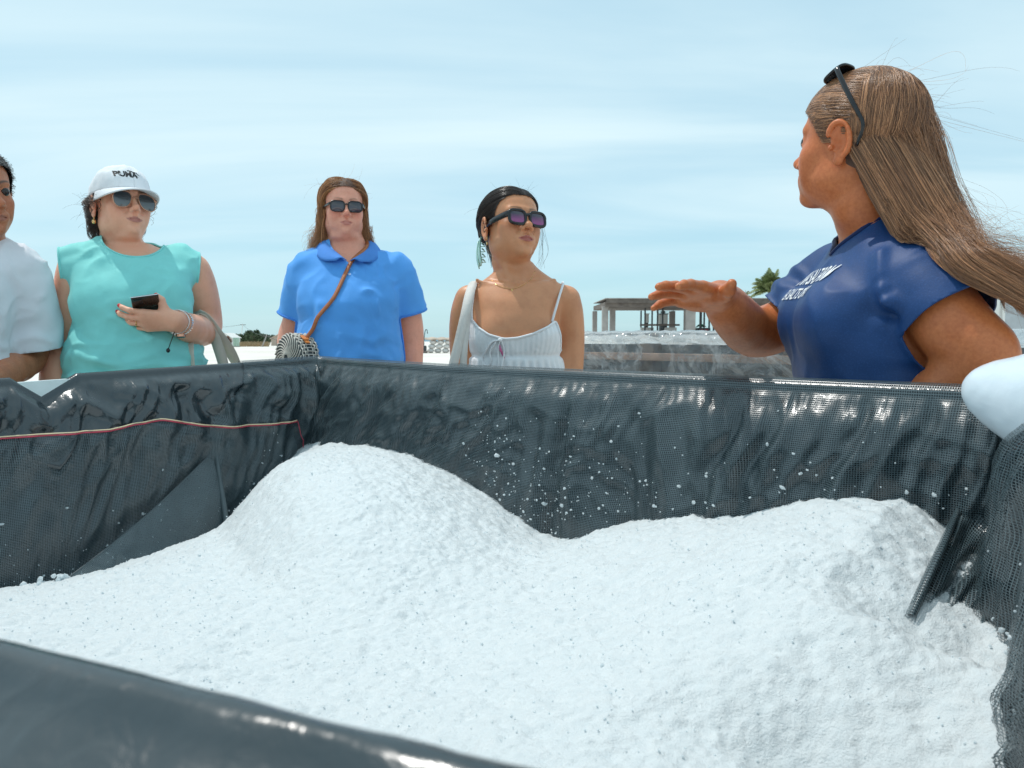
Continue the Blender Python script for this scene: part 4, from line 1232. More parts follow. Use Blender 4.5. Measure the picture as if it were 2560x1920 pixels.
def lining_point(a, h, off=0.0, dip=None, extra=None):
    """h > 0 below the rim inside, h < 0 the part turned over the outside; off lifts towards the inside."""
    a = np.asarray(a, float); h = np.asarray(h, float)
    p, n = path(a), path_n(a)
    r = np.interp(a % CUM[-1], [0, .05, A_N, A_N + .05, CUM[-1]], [.005, .014, .014, .005, .005]); r0 = r - .002
    hi = np.maximum(h, 0)
    # rounded turn over the rim between h = -r*pi/2*2 and 0
    arc = r * np.pi
    th = np.clip(-h / arc, 0, 1) * np.pi
    x = np.where(h >= 0, r + lean(a) * hi, r * np.cos(th)) - r0
    z = np.where(h >= 0, -np.sqrt(np.maximum(1 - lean(a) ** 2, .2)) * hi, r * np.sin(th))
    out = np.maximum(-h - arc, 0)
    x = np.where(h < -arc, -r - r0 - np.where(a > A_N + .05, np.minimum(out, .17) * 1.0, out * .06), x); z = np.where(h < -arc, -out, z)
    d = wall_folds(a, np.where(h >= 0, h + .0, np.abs(h + arc) * 1.0 + 0.0)) * np.where(h >= 0, 1, np.where(h < -arc, -1, .0))
    d = d * sstep(0, .012, np.where(h >= 0, h, -h - arc))
    rdx = np.where(h >= 0, 1.0, np.where(h < -arc, -1.0, np.cos(th)))
    rdz = np.where((h < 0) & (h > -arc), np.sin(th), 0)
    tot = np.abs(d) * np.sign(d) * np.where(h < -arc, -1, 1)
    nf = near_folds(a - .12 * np.minimum(h, 0)) * (.12 + .88 * sstep(-.005, -.05, h))
    xx = x + rdx * (off + np.where(h < -arc, -d, d) + nf)
    zz_ = z + rdz * (off + nf * .15)
    drop = rim_drop(a)
    if dip is not None: drop = drop + dip(a)
    g = np.concatenate([p + n * xx[:, None], (CZ - drop - r + zz_)[:, None]], 1)
    return g
def salt_drop(p):
    d = p - BC
    s, t = d @ BU, d @ BV
    prof = np.interp(s, [-.2, 0, .134, .3, .516, .64, .767, .867, .95, 1.03, 1.1, 1.2, 1.336, 1.473, 1.544, 1.641, 1.713, 1.768, 1.86], [.40, .335, .312, .315, .345, .372, .405, .440, .450, .444, .415, .372, .336, .312, .275, .248, .248, .275, .32])
    base = .465 + .135 * sstep(.55, -.05, s) - .035 * np.exp(-((s - 1.1) / .4) ** 2 - ((t - .55) / .35) ** 2) - .02 * sstep(.7, 1.5, t) - .07 * sstep(1.2, 1.75, s)
    sig = .17 + .55 * np.clip(s, 0, .32) + .06 * sstep(1.3, 1.6, s)
    w = np.exp(-(np.maximum(t - .07, 0) / sig) ** 2)
    d_ = base + (prof - base) * w
    # rounded mound in front of the corner with a crumbling left flank
    ds, dt = s - .47, t - .24
    pp, qq = -.447 * ds + .894 * dt, .894 * ds + .447 * dt
    rr_ = np.sqrt((pp / np.where(pp > 0, .265, .55)) ** 2 + (qq / np.where(qq > 0, .80, .50)) ** 2)
    dome = .305 + .19 * rr_ ** 2.8
    hh_ = np.clip(.5 + .5 * (d_ - dome) / .09, 0, 1)
    d_ = d_ + (dome - d_) * hh_ - .09 * hh_ * (1 - hh_)
    # notch and slumps along the right wall
    rr = 1.86 - s + .19 * t * 0
    d_ += .05 * np.exp(-((t - .60) / .05) ** 2) * sstep(.25, .02, rr) - .035 * np.exp(-((t - .42) / .07) ** 2) * sstep(.22, .05, rr) + .035 * np.exp(-((t - .34) / .05) ** 2) * sstep(.2, .03, rr)
    return d_
def on_salt(px, py, lift=.012, far=1.3):
    """Where the view line through a pixel meets the salt, lifted a little."""
    ys = np.linspace(.45, far, 400)
    q = np.array([P(px, py, y) for y in ys])
    hit = np.nonzero(q[:, 2] < CZ - salt_drop(q[:, :2]) + lift)[0]
    return q[hit[0]] if len(hit) else P(px, py, far)
def film_mat():
    m, nt, b, out = new_mat('black_plastic_film')
    b.inputs['Base Color'].default_value = (0.012, 0.023, 0.029, 1)
    nz = noise_node(nt, 25, 5)
    r = ramp(nt, nz.outputs[0], [(.3, (.15, .15, .15)), (.7, (.30, .30, .30))])
    nt.links.new(r.outputs[0], b.inputs['Roughness'])
    b.inputs['Specular IOR Level'].default_value = 1.0
    nb = noise_node(nt, 70, 4, dist=.6)
    add_bump(nt, b, nb.outputs[0], .25, .004)
    return m
def net_mat(pitch=0.0034, thick=0.23):
    """Woven plastic netting: opaque threads, open holes between them."""
    m, nt, b, out = new_mat('woven_net')
    uv = N(nt, 'ShaderNodeUVMap'); sp = N(nt, 'ShaderNodeSeparateXYZ'); nt.links.new(uv.outputs[0], sp.inputs[0])
    fs = []
    for ax, pc in (('X', pitch), ('Y', pitch)):
        mu = N(nt, 'ShaderNodeMath', operation='DIVIDE'); mu.inputs[1].default_value = pc; nt.links.new(sp.outputs[ax], mu.inputs[0])
        fr = N(nt, 'ShaderNodeMath', operation='FRACT'); nt.links.new(mu.outputs[0], fr.inputs[0])
        sb = N(nt, 'ShaderNodeMath', operation='SUBTRACT'); sb.inputs[1].default_value = .5; nt.links.new(fr.outputs[0], sb.inputs[0])
        ab = N(nt, 'ShaderNodeMath', operation='ABSOLUTE'); nt.links.new(sb.outputs[0], ab.inputs[0])
        fs.append(ab)
    mn = N(nt, 'ShaderNodeMath', operation='MINIMUM'); nt.links.new(fs[0].outputs[0], mn.inputs[0]); nt.links.new(fs[1].outputs[0], mn.inputs[1])
    lt = N(nt, 'ShaderNodeMath', operation='LESS_THAN'); lt.inputs[1].default_value = thick / 2; nt.links.new(mn.outputs[0], lt.inputs[0])
    nz = noise_node(nt, 12, 4)
    r = ramp(nt, nz.outputs[0], [(.3, (.055, .085, .098)), (.7, (.10, .14, .155))]); nt.links.new(r.outputs[0], b.inputs['Base Color'])
    b.inputs['Roughness'].default_value = .30; b.inputs['Specular IOR Level'].default_value = .9
    iv = N(nt, 'ShaderNodeMath', operation='SUBTRACT'); iv.inputs[0].default_value = .5; nt.links.new(mn.outputs[0], iv.inputs[1])
    add_bump(nt, b, iv.outputs[0], .5, .0008)
    tr = N(nt, 'ShaderNodeBsdfTransparent'); mx = N(nt, 'ShaderNodeMixShader')
    nt.links.new(lt.outputs[0], mx.inputs[0]); nt.links.new(tr.outputs[0], mx.inputs[1]); nt.links.new(b.outputs[0], mx.inputs[2]); nt.links.new(mx.outputs[0], out.inputs['Surface'])
    return m
M_film, M_net = film_mat(), net_mat()
M_net2 = net_mat(.0036, .34)
M_net_edge = simple('net_edge', (.075, .10, .11), .4, bump=.6, bscale=500)
def film_dip(a):
    # on the left wall the film slips down and shows the white wrapper behind it
    px = lambda t: A_L - t
    return np.interp(a % CUM[-1], [A_L - .850, A_L - .790, A_L - .710], [0, .045, 0])
def grid_sheet(av, hv, off, name, mat, parent, dip=None, keep=None, uvrot=0.0, jitter=None):
    A, H = np.meshgrid(av, hv, indexing='ij')
    a, h = A.ravel(), H.ravel()
    g = lining_point(a, h, off, dip)
    n = len(hv); i, j = np.meshgrid(np.arange(len(av) - 1), np.arange(n - 1), indexing='ij')
    q = np.stack([i * n + j, i * n + j + 1, (i + 1) * n + j + 1, (i + 1) * n + j], -1).reshape(-1, 4)
    c, s = math.cos(uvrot), math.sin(uvrot)
    uv = np.stack([a * c + h * s, -a * s + h * c], 1)
    if keep is not None:
        m = keep(a, h)
        f = (m[q] > 0).all(1); q = q[f]
        u = np.unique(q); rm = np.full(len(g), -1); rm[u] = np.arange(len(u))
        g, uv, q = g[u], uv[u], rm[q]
    return mesh_np(name, g - (np.array(parent.location) if parent else 0), q, mat, parent, True, uv), g, q
def build_bin():
    ctr = np.array((*np.mean(CORN, 0), 0))
    root = tag(empty('salt_bin', ctr), 'large open bin with white walls holding the salt heap', 'bin')
    M_wrap = simple('white_wrapper', (.72, .80, .80), .35, var=.05, bump=.3, bscale=20, bdist=.01)
    for i in range(4):
        A_, B_ = CORN[i], CORN[(i + 1) % 4]
        e = (B_ - A_) / SEG[i]; n = np.array((e[1], -e[0]))
        mb = MB(); k = 60; ts = np.linspace(0, 1, k)
        dr = rim_drop(CUM[i] + ts * SEG[i])
        P0 = A_ + (B_ - A_) * ts[:, None]
        rows = []
        th_ = .0065 if i == 3 else .022
        for off, z in ((-th_, 0), (-th_, None), (-.003, None), (-.003, 0.18)):
            zz_ = np.full(k, z) if z is not None else CZ - dr - .012
            rows.append(np.concatenate([P0 - n * -off, zz_[:, None]], 1))
        rows.append(rows[0])
        G = np.array(rows)
        mb.sheet(G - ctr); mb.build('wall_panel', M_wrap, root, smooth=False)
    mb = MB(); mb.add(np.array([(*(c * .985 + ctr[:2] * .015), .19) for c in CORN]) - ctr, [(0, 1, 2, 3)]); mb.build('floor_panel', M_wrap, root, smooth=False)
    for i in range(4):
        mb = MB(); c = CORN[i] * .93 + ctr[:2] * .07; mb.box(np.array((c[0] - .05, c[1] - .05, 0)) - ctr, np.array((c[0] + .05, c[1] + .05, .185)) - ctr, None, .01); mb.build('foot', M_wrap, root, sharp=40)
    lin = tag(empty('film_liner', ctr), 'wrinkled black plastic film lining the bin and folded over its rim', 'liner')
    hv = np.concatenate([np.arange(-.36, -.06, .02), np.arange(-.06, .0, .004), np.arange(0, .42, .0055), np.arange(.42, .62, .02)])
    av = np.concatenate([np.arange(0, A_L - 1.35, .012), np.arange(A_L - 1.35, A_R + .6, .005), np.arange(A_R + .6, A_N + .1, .012), np.arange(A_N + .1, CUM[-1], .006), [CUM[-1]]])
    grid_sheet(av, hv, 0.0, 'film', M_film, lin, film_dip)
    # a second loose lap of film hanging over the left wall below the slipped edge
    net = tag(empty('net_lining', ctr), 'dark woven netting hung inside the bin over the black film', 'netting')
    # corner and far wall piece, from its free edge on the left wall round to the right wall
    hv2 = np.concatenate([np.arange(-.20, -.06, .02), np.arange(-.06, 0, .004), np.arange(0, .60, .0055)])
    av2 = np.arange(A_L - .44, A_R + .02, .005)
    def keepC(a, h):
        edge = np.interp(h, [-.3, 0, .05, .10, .145, .2, .6], [A_L - .27, A_L - .275, A_L - .315, A_L - .38, A_L - .415, A_L - .42, A_L - .42])
        return a - edge
    grid_sheet(av2, hv2, .0055, 'net_panel', M_net, net, None, keepC, 0.0)
    avr = np.arange(A_R - .03, A_N - .05, .006)
    grid_sheet(avr, np.concatenate([np.arange(-.15, -.06, .02), np.arange(-.06, 0, .004), np.arange(0, .60, .006)]), .0075, 'net_panel', M_net, net, None, None, .12)
    # left wall piece below the coloured selvedge
    sel = lambda a: np.interp(a, [0, A_L - 1.0, A_L - .85, A_L - .68, A_L - .55, A_L - .45, A_L - .365, A_L - .12], [.11, .107, .110, .125, .116, .142, .155, .165]) + .004 * np.sin(a * 9)
    avl = np.arange(A_L - 1.45, A_L - .14, .005); hvl = np.arange(.06, .62, .0055)
    _, gl, ql = grid_sheet(avl, hvl, .0075, 'net_panel', M_net, net, None, lambda a, h: h - sel(a), .05)
    # selvedge: cream and red threads along its top edge, the last stretch showing through the corner piece
    aa = np.arange(A_L - 1.45, A_L - .135, .006)
    for off, dh, col, nm in ((.0115, -.0015, (.80, .66, .42), 'cream_thread'), (.0120, .0022, (.55, .05, .09), 'red_thread')):
        pts = lining_point(aa, sel(aa) + dh, off)
        mb = MB(); mb.tube(smooth_loop(pts, False, 2) - ctr, .0017, 5); mb.build(nm, simple(nm, col, .6, var=.1), net)
    hh = np.arange(sel(A_L - .135), sel(A_L - .135) + .10, .006)
    pts = lining_point(np.full(len(hh), A_L - .135) + .010 * (hh - hh[0]) / .1 * 2, hh, .012)
    mb = MB(); mb.tube(pts - ctr, .0012, 5); mb.build('red_thread', bpy.data.materials['red_thread'], net)
    # triangular flap: loose double layer swinging out from the left wall
    p0, p1, p2 = P(215, 449, 1.98), P(230, 545, 1.86), P(28, 606, 1.46)
    N1 = 46
    v, uv, idx = [], [], {}
    for i in range(N1 + 1):
        for j in range(N1 + 1 - i):
            s, t = i / N1, j / N1
            p = p0 * (1 - s - t) + p1 * s + p2 * t
            p = p + np.array((0.25, -0.4, .2)) * (.10 * s * t + .022 * math.sin(9 * t + 4 * s) * (1 - t)) + np.array((0, 0, -.02)) * (t * (1 - s - t) * 4)
            idx[i, j] = len(v); v.append(p)
            uv.append((s * .28 + .02, t * .72 + .15 * s))
    tri = []
    for i in range(N1):
        for j in range(N1 - i):
            tri.append((idx[i, j], idx[i + 1, j], idx[i, j + 1]))
            if j < N1 - i - 1: tri.append((idx[i + 1, j], idx[i + 1, j + 1], idx[i, j + 1]))
    mesh_np('net_flap', np.array(v) - ctr, np.array(tri), M_net2, net, True, np.array(uv))
    ed = np.array([v[idx[0, j]] for j in range(N1 + 1)]); mb = MB(); mb.tube(ed - ctr, .0016, 5); mb.build('flap_hem', M_net_edge, net)
    # rolled edge of the corner piece down to the salt
    ee = np.concatenate([np.array([P(211.5, 431, 1.985), P(215, 445, 1.975), P(220, 480, 1.93), P(225, 512, 1.89), P(229.5, 545, 1.85)])])
    mb = MB(); ce = catmull(ee, 24); mb.tube(ce - ctr, np.linspace(.004, .0085, 24), 8); o = mb.build('rolled_edge', M_net_edge, net)
    # loose scrap of net standing above the far rim in front of the white dress
    G = []
    for s in np.linspace(0, 1, 24):
        c0 = P(441 + 60 * s, 368.8 + 3.6 * s, 1.925 - .165 * s)
        hgt = .022 * math.sin(min(1, s * 3.2) * math.pi / 2) * (1 - s) ** .6
        G.append([c0 + np.array((0, .004 * t, hgt * t)) for t in np.linspace(0, 1, 6)])
    G = np.array(G); n = 6
    i, j = np.meshgrid(np.arange(23), np.arange(5), indexing='ij')
    q = np.stack([i * n + j, i * n + j + 1, (i + 1) * n + j + 1, (i + 1) * n + j], -1).reshape(-1, 4)
    mesh_np('net_scrap', G.reshape(-1, 3) - ctr, q, M_net, net, True, np.stack([np.repeat(np.linspace(0, .3, 24), 6), np.tile(np.linspace(0, .03, 6), 24)], 1))
    # gathered roll of netting at the right corner running down on to the salt
    A0, B0, C0 = P(1014, 432, 1.035), on_salt(962, 514, .022, 1.06), on_salt(914, 622, .006)
    cv = catmull([A0, (A0 + B0) / 2 + (0, -.008, 0), B0, on_salt(940, 562, .024), C0], 60)
    D0 = [P(1060, 440, .95), P(1044, 500, .94), on_salt(1018, 560, .012, .95), on_salt(994, 603, .010), on_salt(972, 642, -.004)]
    dv = catmull(D0, 60)
    G, UV = [], []
    for k in range(60):
        tg = cv[min(k + 1, 59)] - cv[max(k - 1, 0)]; tg /= np.linalg.norm(tg)
        sd = dv[k] - cv[k]; sd -= tg * (sd @ tg); L_ = np.linalg.norm(dv[k] - cv[k]); sd /= np.linalg.norm(sd)
        nn = np.cross(tg, sd); nn *= -np.sign(nn[1])
        row = []
        r = .007 + .005 * (k / 59)
        for a in np.linspace(-math.pi * 1.0, 0, 12):           # rolled lip
            row.append(cv[k] + sd * (r + r * math.cos(a + math.pi) * -1 - r) * 1.0 * -1 + (-nn if False else nn) * 0 + sd * (-r * math.cos(a) * -1) * 0 + nn * (-r * math.sin(a)) + sd * (r * math.cos(a) - r) * .5)
        for t in np.linspace(.06, 1, 26):
            sag = .022 * math.sin(t * math.pi) + .006 * math.sin(t * 11 + k * .1)
            row.append(cv[k] + (dv[k] - cv[k]) * t - nn * sag * .6 + nn * .004 * math.sin(t * 23 + k * .2))
        G.append(row); UV.append([(x, k / 59 * .33) for x in np.concatenate([np.linspace(-.04, 0, 12), np.linspace(.06, 1, 26) * L_])])
    G = np.array(G); n = G.shape[1]
    i, j = np.meshgrid(np.arange(59), np.arange(n - 1), indexing='ij')
    q = np.stack([i * n + j, i * n + j + 1, (i + 1) * n + j + 1, (i + 1) * n + j], -1).reshape(-1, 4)
    mesh_np('net_fold', G.reshape(-1, 3) - ctr, q, M_net2, net, True, np.array(UV).reshape(-1, 2))
    mesh_np('net_fold_backing', (G + (0.004, .006, -.003)).reshape(-1, 3)[:] - ctr, q, M_film, lin, True)
    return ctr
bin_ctr = build_bin()

# ------------------------------------------------------------------ salt
def salt_mat():
    m, nt, b, out = new_mat('salt_crystals')
    nz = noise_node(nt, 60, 5)
    r = ramp(nt, nz.outputs[0], [(.3, (.64, .69, .71)), (.7, (.71, .745, .755))]); nt.links.new(r.outputs[0], b.inputs['Base Color'])
    b.inputs['Roughness'].default_value = .42; b.inputs['Specular IOR Level'].default_value = .45
    b.inputs['Subsurface Weight'].default_value = 0.0
    n2 = noise_node(nt, 330, 5, .65); add_bump(nt, b, n2.outputs[0], .8, .003)
    return m
M_salt = salt_mat()
def grain_mat():
    m, nt, b, out = new_mat('salt_grain')
    b.inputs['Base Color'].default_value = (.80, .85, .87, 1); b.inputs['Roughness'].default_value = .3
    tl = N(nt, 'ShaderNodeBsdfTranslucent'); tl.inputs[0].default_value = (.88, .93, .95, 1)
    mx = N(nt, 'ShaderNodeMixShader'); mx.inputs[0].default_value = .55
    nt.links.new(b.outputs[0], mx.inputs[1]); nt.links.new(tl.outputs[0], mx.inputs[2]); nt.links.new(mx.outputs[0], out.inputs['Surface'])
    return m
M_grain = grain_mat()
def build_salt():
    ctr = bin_ctr
    root = tag(empty('salt_heap', ctr), 'heap of coarse white sea salt filling the bin in two mounds', 'salt')
    cs = CORN
    # grid over the bin in the (s, t) directions, clipped to the loop a little inside the walls
    sv = np.arange(-.25, 2.2, .0032); tv = np.arange(-.02, 1.85, .0032)
    S, T = np.meshgrid(sv, tv, indexing='ij')
    p = BC + S.ravel()[:, None] * BU + T.ravel()[:, None] * BV
    inside = np.full(len(p), 9.0)
    for i in range(4):
        e = (cs[(i + 1) % 4] - cs[i]) / SEG[i]; n = np.array((e[1], -e[0]))
        inside = np.minimum(inside, (p - cs[i]) @ n)
    drop = salt_drop(p)
    q3 = np.concatenate([p, np.zeros((len(p), 1))], 1)
    z = CZ - drop + .012 * fbm(q3 * 5, 3, 201)
    lum = 1 - worley(q3 * 62 + fbm(q3 * 40, 2, 4)[:, None] * .5, 7)
    lum2 = 1 - worley(q3 * 125, 9)
    z += .0060 * (lum - .5) * (.6 + .5 * perlin(q3 * 14, 11)) + .0036 * (lum2 - .5) + .0055 * fbm(q3 * 26, 3, 13)
    v = np.concatenate([p, z[:, None]], 1)
    # sideways jitter so that clumps overhang a little
    v[:, 0] += .0022 * perlin(q3 * 150, 15); v[:, 1] += .0022 * perlin(q3 * 150, 16)
    n = len(tv); i, j = np.meshgrid(np.arange(len(sv) - 1), np.arange(n - 1), indexing='ij')
    q = np.stack([i * n + j, i * n + j + 1, (i + 1) * n + j + 1, (i + 1) * n + j], -1).reshape(-1, 4)
    m = inside > -.004
    q = q[m[q].all(1)]
    u = np.unique(q); rm = np.full(len(v), -1); rm[u] = np.arange(len(u))
    o = mesh_np('salt_surface', v[u] - ctr, rm[q][:, ::-1], M_salt, root)
    o['kind'] = 'stuff'
    # loose grains and clumps over the surface
    g = np.random.default_rng(77)
    ico = bmesh.new(); bmesh.ops.create_icosphere(ico, subdivisions=1, radius=1)
    iv = np.array([x.co[:] for x in ico.verts]); it = np.array([[x.index for x in f.verts] for f in ico.faces]); ico.free()
    def grains(pts, size, name, parent, kind='stuff'):
        k = len(pts)
        rot = g.normal(0, 1, (k, 3, 3))
        Q = np.linalg.qr(rot)[0]; Q[np.linalg.det(Q) < 0, :, 0] *= -1
        sc = size[:, None] * (0.65 + .6 * g.random((k, 3)))
        base = iv[None] * (1 + .22 * g.normal(0, 1, (k, len(iv), 1)).clip(-1.3, 1.3))
        vv = np.einsum('kij,knj->kni', Q, base * sc[:, None]) + pts[:, None]
        t = (it[None] + (np.arange(k) * len(iv))[:, None, None]).reshape(-1, 3)
        o = mesh_np(name, vv.reshape(-1, 3) - ctr, t, M_grain, parent, False)
        o['kind'] = kind
        return o
    cand = np.nonzero(m)[0]
    dist = np.hypot(v[cand, 0], v[cand, 1])
    pick = cand[g.random(len(cand)) < np.clip((.025) * np.interp(dist, [.3, .8, 1.5], [.6, 1.0, 1.0]), 0, 1)]
    sz = .0006 + .0011 * g.random(len(pick)) ** 2.2
    sz *= np.where(g.random(len(pick)) < .03, 1.7, 1.0)
    grains(v[pick] + np.stack([g.normal(0, .002, len(pick)), g.normal(0, .002, len(pick)), .0004 + .0012 * g.random(len(pick))], 1), sz, 'salt_grains', root)
    # crumbs stuck to the netting above the salt
    k = 520
    a = np.concatenate([A_L + .72 + .62 * g.beta(2.2, 2.4, 250), A_L - 1.05 + .85 * g.random(150), A_L + 1.2 + .6 * g.random(60), A_R + .25 + .75 * g.random(60)]); k = len(a)
    p2 = path(a); n2 = path_n(a)
    sd = salt_drop(p2 + n2 * .05) - rim_drop(a)
    h = sd - .02 - np.abs(g.normal(0, .10, k)) * np.interp(a, [0, A_L - .2, A_L, A_L + .8, A_L + 1.05, A_L + 1.3, A_R], [.8, .8, .3, 1.0, 1.2, .8, .6])
    ok = h > .03
    pts = lining_point(a[ok], h[ok], .009)
    sz = .0011 + .0022 * g.random(len(pts)) ** 3 + .003 * (g.random(len(pts)) < .04)
    o = grains(pts, sz, 'salt_crumbs', None)
    o.data.update(); tag(o, 'white salt crumbs stuck to the dark netting above the heap', 'salt crumbs')
    o.location = ctr
    # lumps caught behind the flap and along the right wall
    k = 0
    for (px, py, y, r, cnt, sp) in ((159, 566, 1.66, .011, 26, .030), (132, 584, 1.60, .009, 34, .045), (30, 596, 1.42, .010, 22, .035), (56, 578, 1.46, .007, 5, .012),
                                    (990, 642, .90, .011, 30, .022), (984, 668, .86, .011, 30, .026), (980, 690, .82, .008, 14, .022), (1006, 627, .92, .006, 6, .015), (1021, 690, .80, .007, 7, .010), (1001, 706, .79, .005, 5, .012)):
        c = P(px, py, y)
        pts = c + g.normal(0, 1, (cnt, 3)) * sp * np.array((.7, .7, .35))
        o = grains(pts, r * (.5 + .6 * g.random(cnt)), 'salt_lump', root, 'stuff')
build_salt()

# ------------------------------------------------------------------ puffy white plastic over the right hand rim
def white_plastic():
    pts = [P(987, 388, 1.02), P(1018, 397, 1.00), P(1052, 404, .96), P(1110, 415, .90), P(1200, 430, .82)]
    lo = np.min(pts, 0) - .14; hi = np.max(pts, 0) + .14
    f = Field(*[np.arange(lo[i], hi[i], .0055) for i in range(3)])
    f.chain(pts, (.021, .036, .055, .066, .066), k=.03, n=16)
    v, q = f.extract(); v = relax(v, q, 3); n = vnormals(v, q)
    w = fbm(v * 9, 2, 301)
    v = v + n * (.0015 * (1 - np.abs(perlin(v * np.array((16, 16, 7)) + w[:, None] * .8, 302)) * 2) + .0006 * perlin(v * 60, 303) + .005 * w)[:, None]
    m, nt, b, out = new_mat('white_polythene')
    b.inputs['Base Color'].default_value = (.70, .78, .84, 1); b.inputs['Roughness'].default_value = .22
    b.inputs['Subsurface Weight'].default_value = .3; b.inputs['Subsurface Radius'].default_value = (.02, .02, .02)
    nb = noise_node(nt, 40, 5); add_bump(nt, b, nb.outputs[0], .2, .004)
    o = mesh_np('plastic_sheet', v, q, m)
    tag(o, 'puffed white plastic sheet folded over the rim under her bent arm', 'plastic sheet')
white_plastic()
# ------------------------------------------------------------------ people: shared builders
def pw(px, py, d):
    return P(px, py, d)

def rows_px(rows, cx, d):
    """Torso rows (py, left px, right px, half depth, forward offset) for a body squarely facing the camera."""
    s = d / FPX * math.cos(math.atan((512 - cx) / FPX))
    return [(zat(py, d), -((L + Rr) / 2 - cx) * s, yc, (Rr - L) / 2 * s, b) for py, L, Rr, b, yc in rows]

def plane_pt(T, yaw):
    """Point picker on the frontal plane of a body frame: pixel plus an offset dy away from the camera."""
    ox, oy = T.o[0], T.o[1]; sn, cs = math.sin(R(yaw)), math.cos(R(yaw))
    def pt(px, py, dy=0.0):
        y = (ox * sn - oy * cs) / ((px - 512) / FPX * sn - cs)
        return P(px, py, y + dy)
    return pt

def person_root(label, loc):
    return tag(empty('person', loc), label, 'person')

def finish(name, v, faces, mat, root, attrs=None, smooth=True, uv=None):
    return mesh_np(name, v - np.array(root.location), faces, mat, root, smooth, uv, attrs)

def legs(f, T, hipz, spread=0.10, rt=0.085, k=0.04, off=0.0, feet=True):
    for s in (-1, 1):
        hip = T.w((s * spread, 0, hipz - T.o[2])); kn = T.w((s * spread, 0.01, 0.47)); an = T.w((s * spread, -0.02, 0.09)); toe = T.w((s * (spread + 0.02), 0.14, 0.035))
        f.cap(hip, kn, rt + off, rt * 0.66 + off, k)
        f.cap(kn, an, rt * 0.66 + off, rt * 0.45 + off, k)
        if feet:
            f.cap(T.w((s * spread, -0.03, 0.05)), toe, 0.045, 0.034, 0.03)

def garment(name, root, axes, build, mask, mat, wrinkle=None, thick=0.003, relax_it=2, post=None):
    """Cloth: an inflated body surface, wrinkled, cut cleanly at hems and neckline, given thickness inwards."""
    f = Field(*axes)
    build(f)
    v, q = f.extract()
    v = relax(v, q, relax_it)
    n = vnormals(v, q)
    if wrinkle is not None:
        v = v + n * wrinkle(v, n)[:, None]
    v, t, ce = clip_mesh(v, q, mask(v))
    o = finish(name, v, t, mat, root)
    md = o.modifiers.new('thickness', 'SOLIDIFY')
    md.thickness = thick; md.offset = -1
    return o, v, t, ce

def folds(v, freq, amp, seed=0, warp=0.6, sharp=1.0):
    """Ridged cloth folds; freq is a 3-vector of cycles per metre along x, y, z."""
    w = np.stack([fbm(v * 7, 2, seed + 20 + k) for k in range(3)], 1)
    q = v * np.array(freq) + w * warp
    r = 1 - np.abs(perlin(q, seed)) * 2.2
    r = np.clip(r, -0.4, 1)
    return amp * (np.sign(r) * np.abs(r) ** sharp - 0.35)

def crease(v, pts, width, amp, n=14):
    """One long fold along a curve; positive amp is a ridge with a valley below it."""
    c = catmull(np.array(pts), n)
    d = seg_dist(v, c)
    return amp * np.exp(-(d / width) ** 2)

def band(name, loops, r, mat, root, flat=(1.0, 0.45), pick=None, n=6, smooth_it=5):
    """Rolled edge or rib along cut edges of a garment."""
    mb = MB(); any_ = False
    for p, closed in loops:
        if pick is not None and not pick(p): continue
        p = smooth_loop(p, closed, smooth_it)
        p = resample(p, closed, 0.008)
        mb.tube(p - np.array(root.location), r, n, caps=not closed)
        any_ = True
    return mb.build(name, mat, root) if any_ else None

def trousers(root, T, prof, hipz, spread, rt, mat):
    lo = T.o[:2] - 0.4; hi = T.o[:2] + 0.4
    ax = (np.arange(lo[0], hi[0], 0.018), np.arange(lo[1], hi[1], 0.018), np.arange(0.02, hipz + 0.16, 0.02))
    def build(f):
        f.torso(T, prof, 0.006, 0.04)
        legs(f, T, hipz, spread, rt, 0.05, 0.022, feet=False)
    return garment('trousers', root, ax, build, lambda v: np.minimum(v[:, 2] - 0.10, hipz + 0.10 - v[:, 2]), mat, lambda v, n: folds(v, (9, 9, 4), 0.006, 3), 0.003)

def shoes(root, T, spread, mat):
    for s in (-1, 1):
        f = Field(*[np.arange(a, b, 0.012) for a, b in ((T.o[0] - 0.35, T.o[0] + 0.35), (T.o[1] - 0.35, T.o[1] + 0.35), (-0.02, 0.16))])
        f.cap(T.w((s * spread, -0.045, 0.045)), T.w((s * (spread + 0.02), 0.15, 0.032)), 0.050, 0.040, 0.03)
        f.cap(T.w((s * spread, -0.03, 0.05)), T.w((s * spread, -0.025, 0.10)), 0.048, 0.044, 0.03)
        X, Y, Z = f.xs[:, None, None], f.ys[None, :, None], f.zs[None, None, :]
        f.D = np.maximum(f.D, (0.004 - Z).astype(np.float32))
        v, q = f.extract()
        finish('shoe', relax(v, q, 2), q, mat, root)

HL_Y = np.array([-0.12, -0.035, -0.024, -0.016, 0.006, 0.014, 0.022, 0.034, 0.050, 0.064, 0.078, 0.12])
HL_Z = np.array([-0.085, -0.085, -0.060, 0.020, 0.020, 0.004, -0.012, 0.018, 0.040, 0.054, 0.064, 0.068])

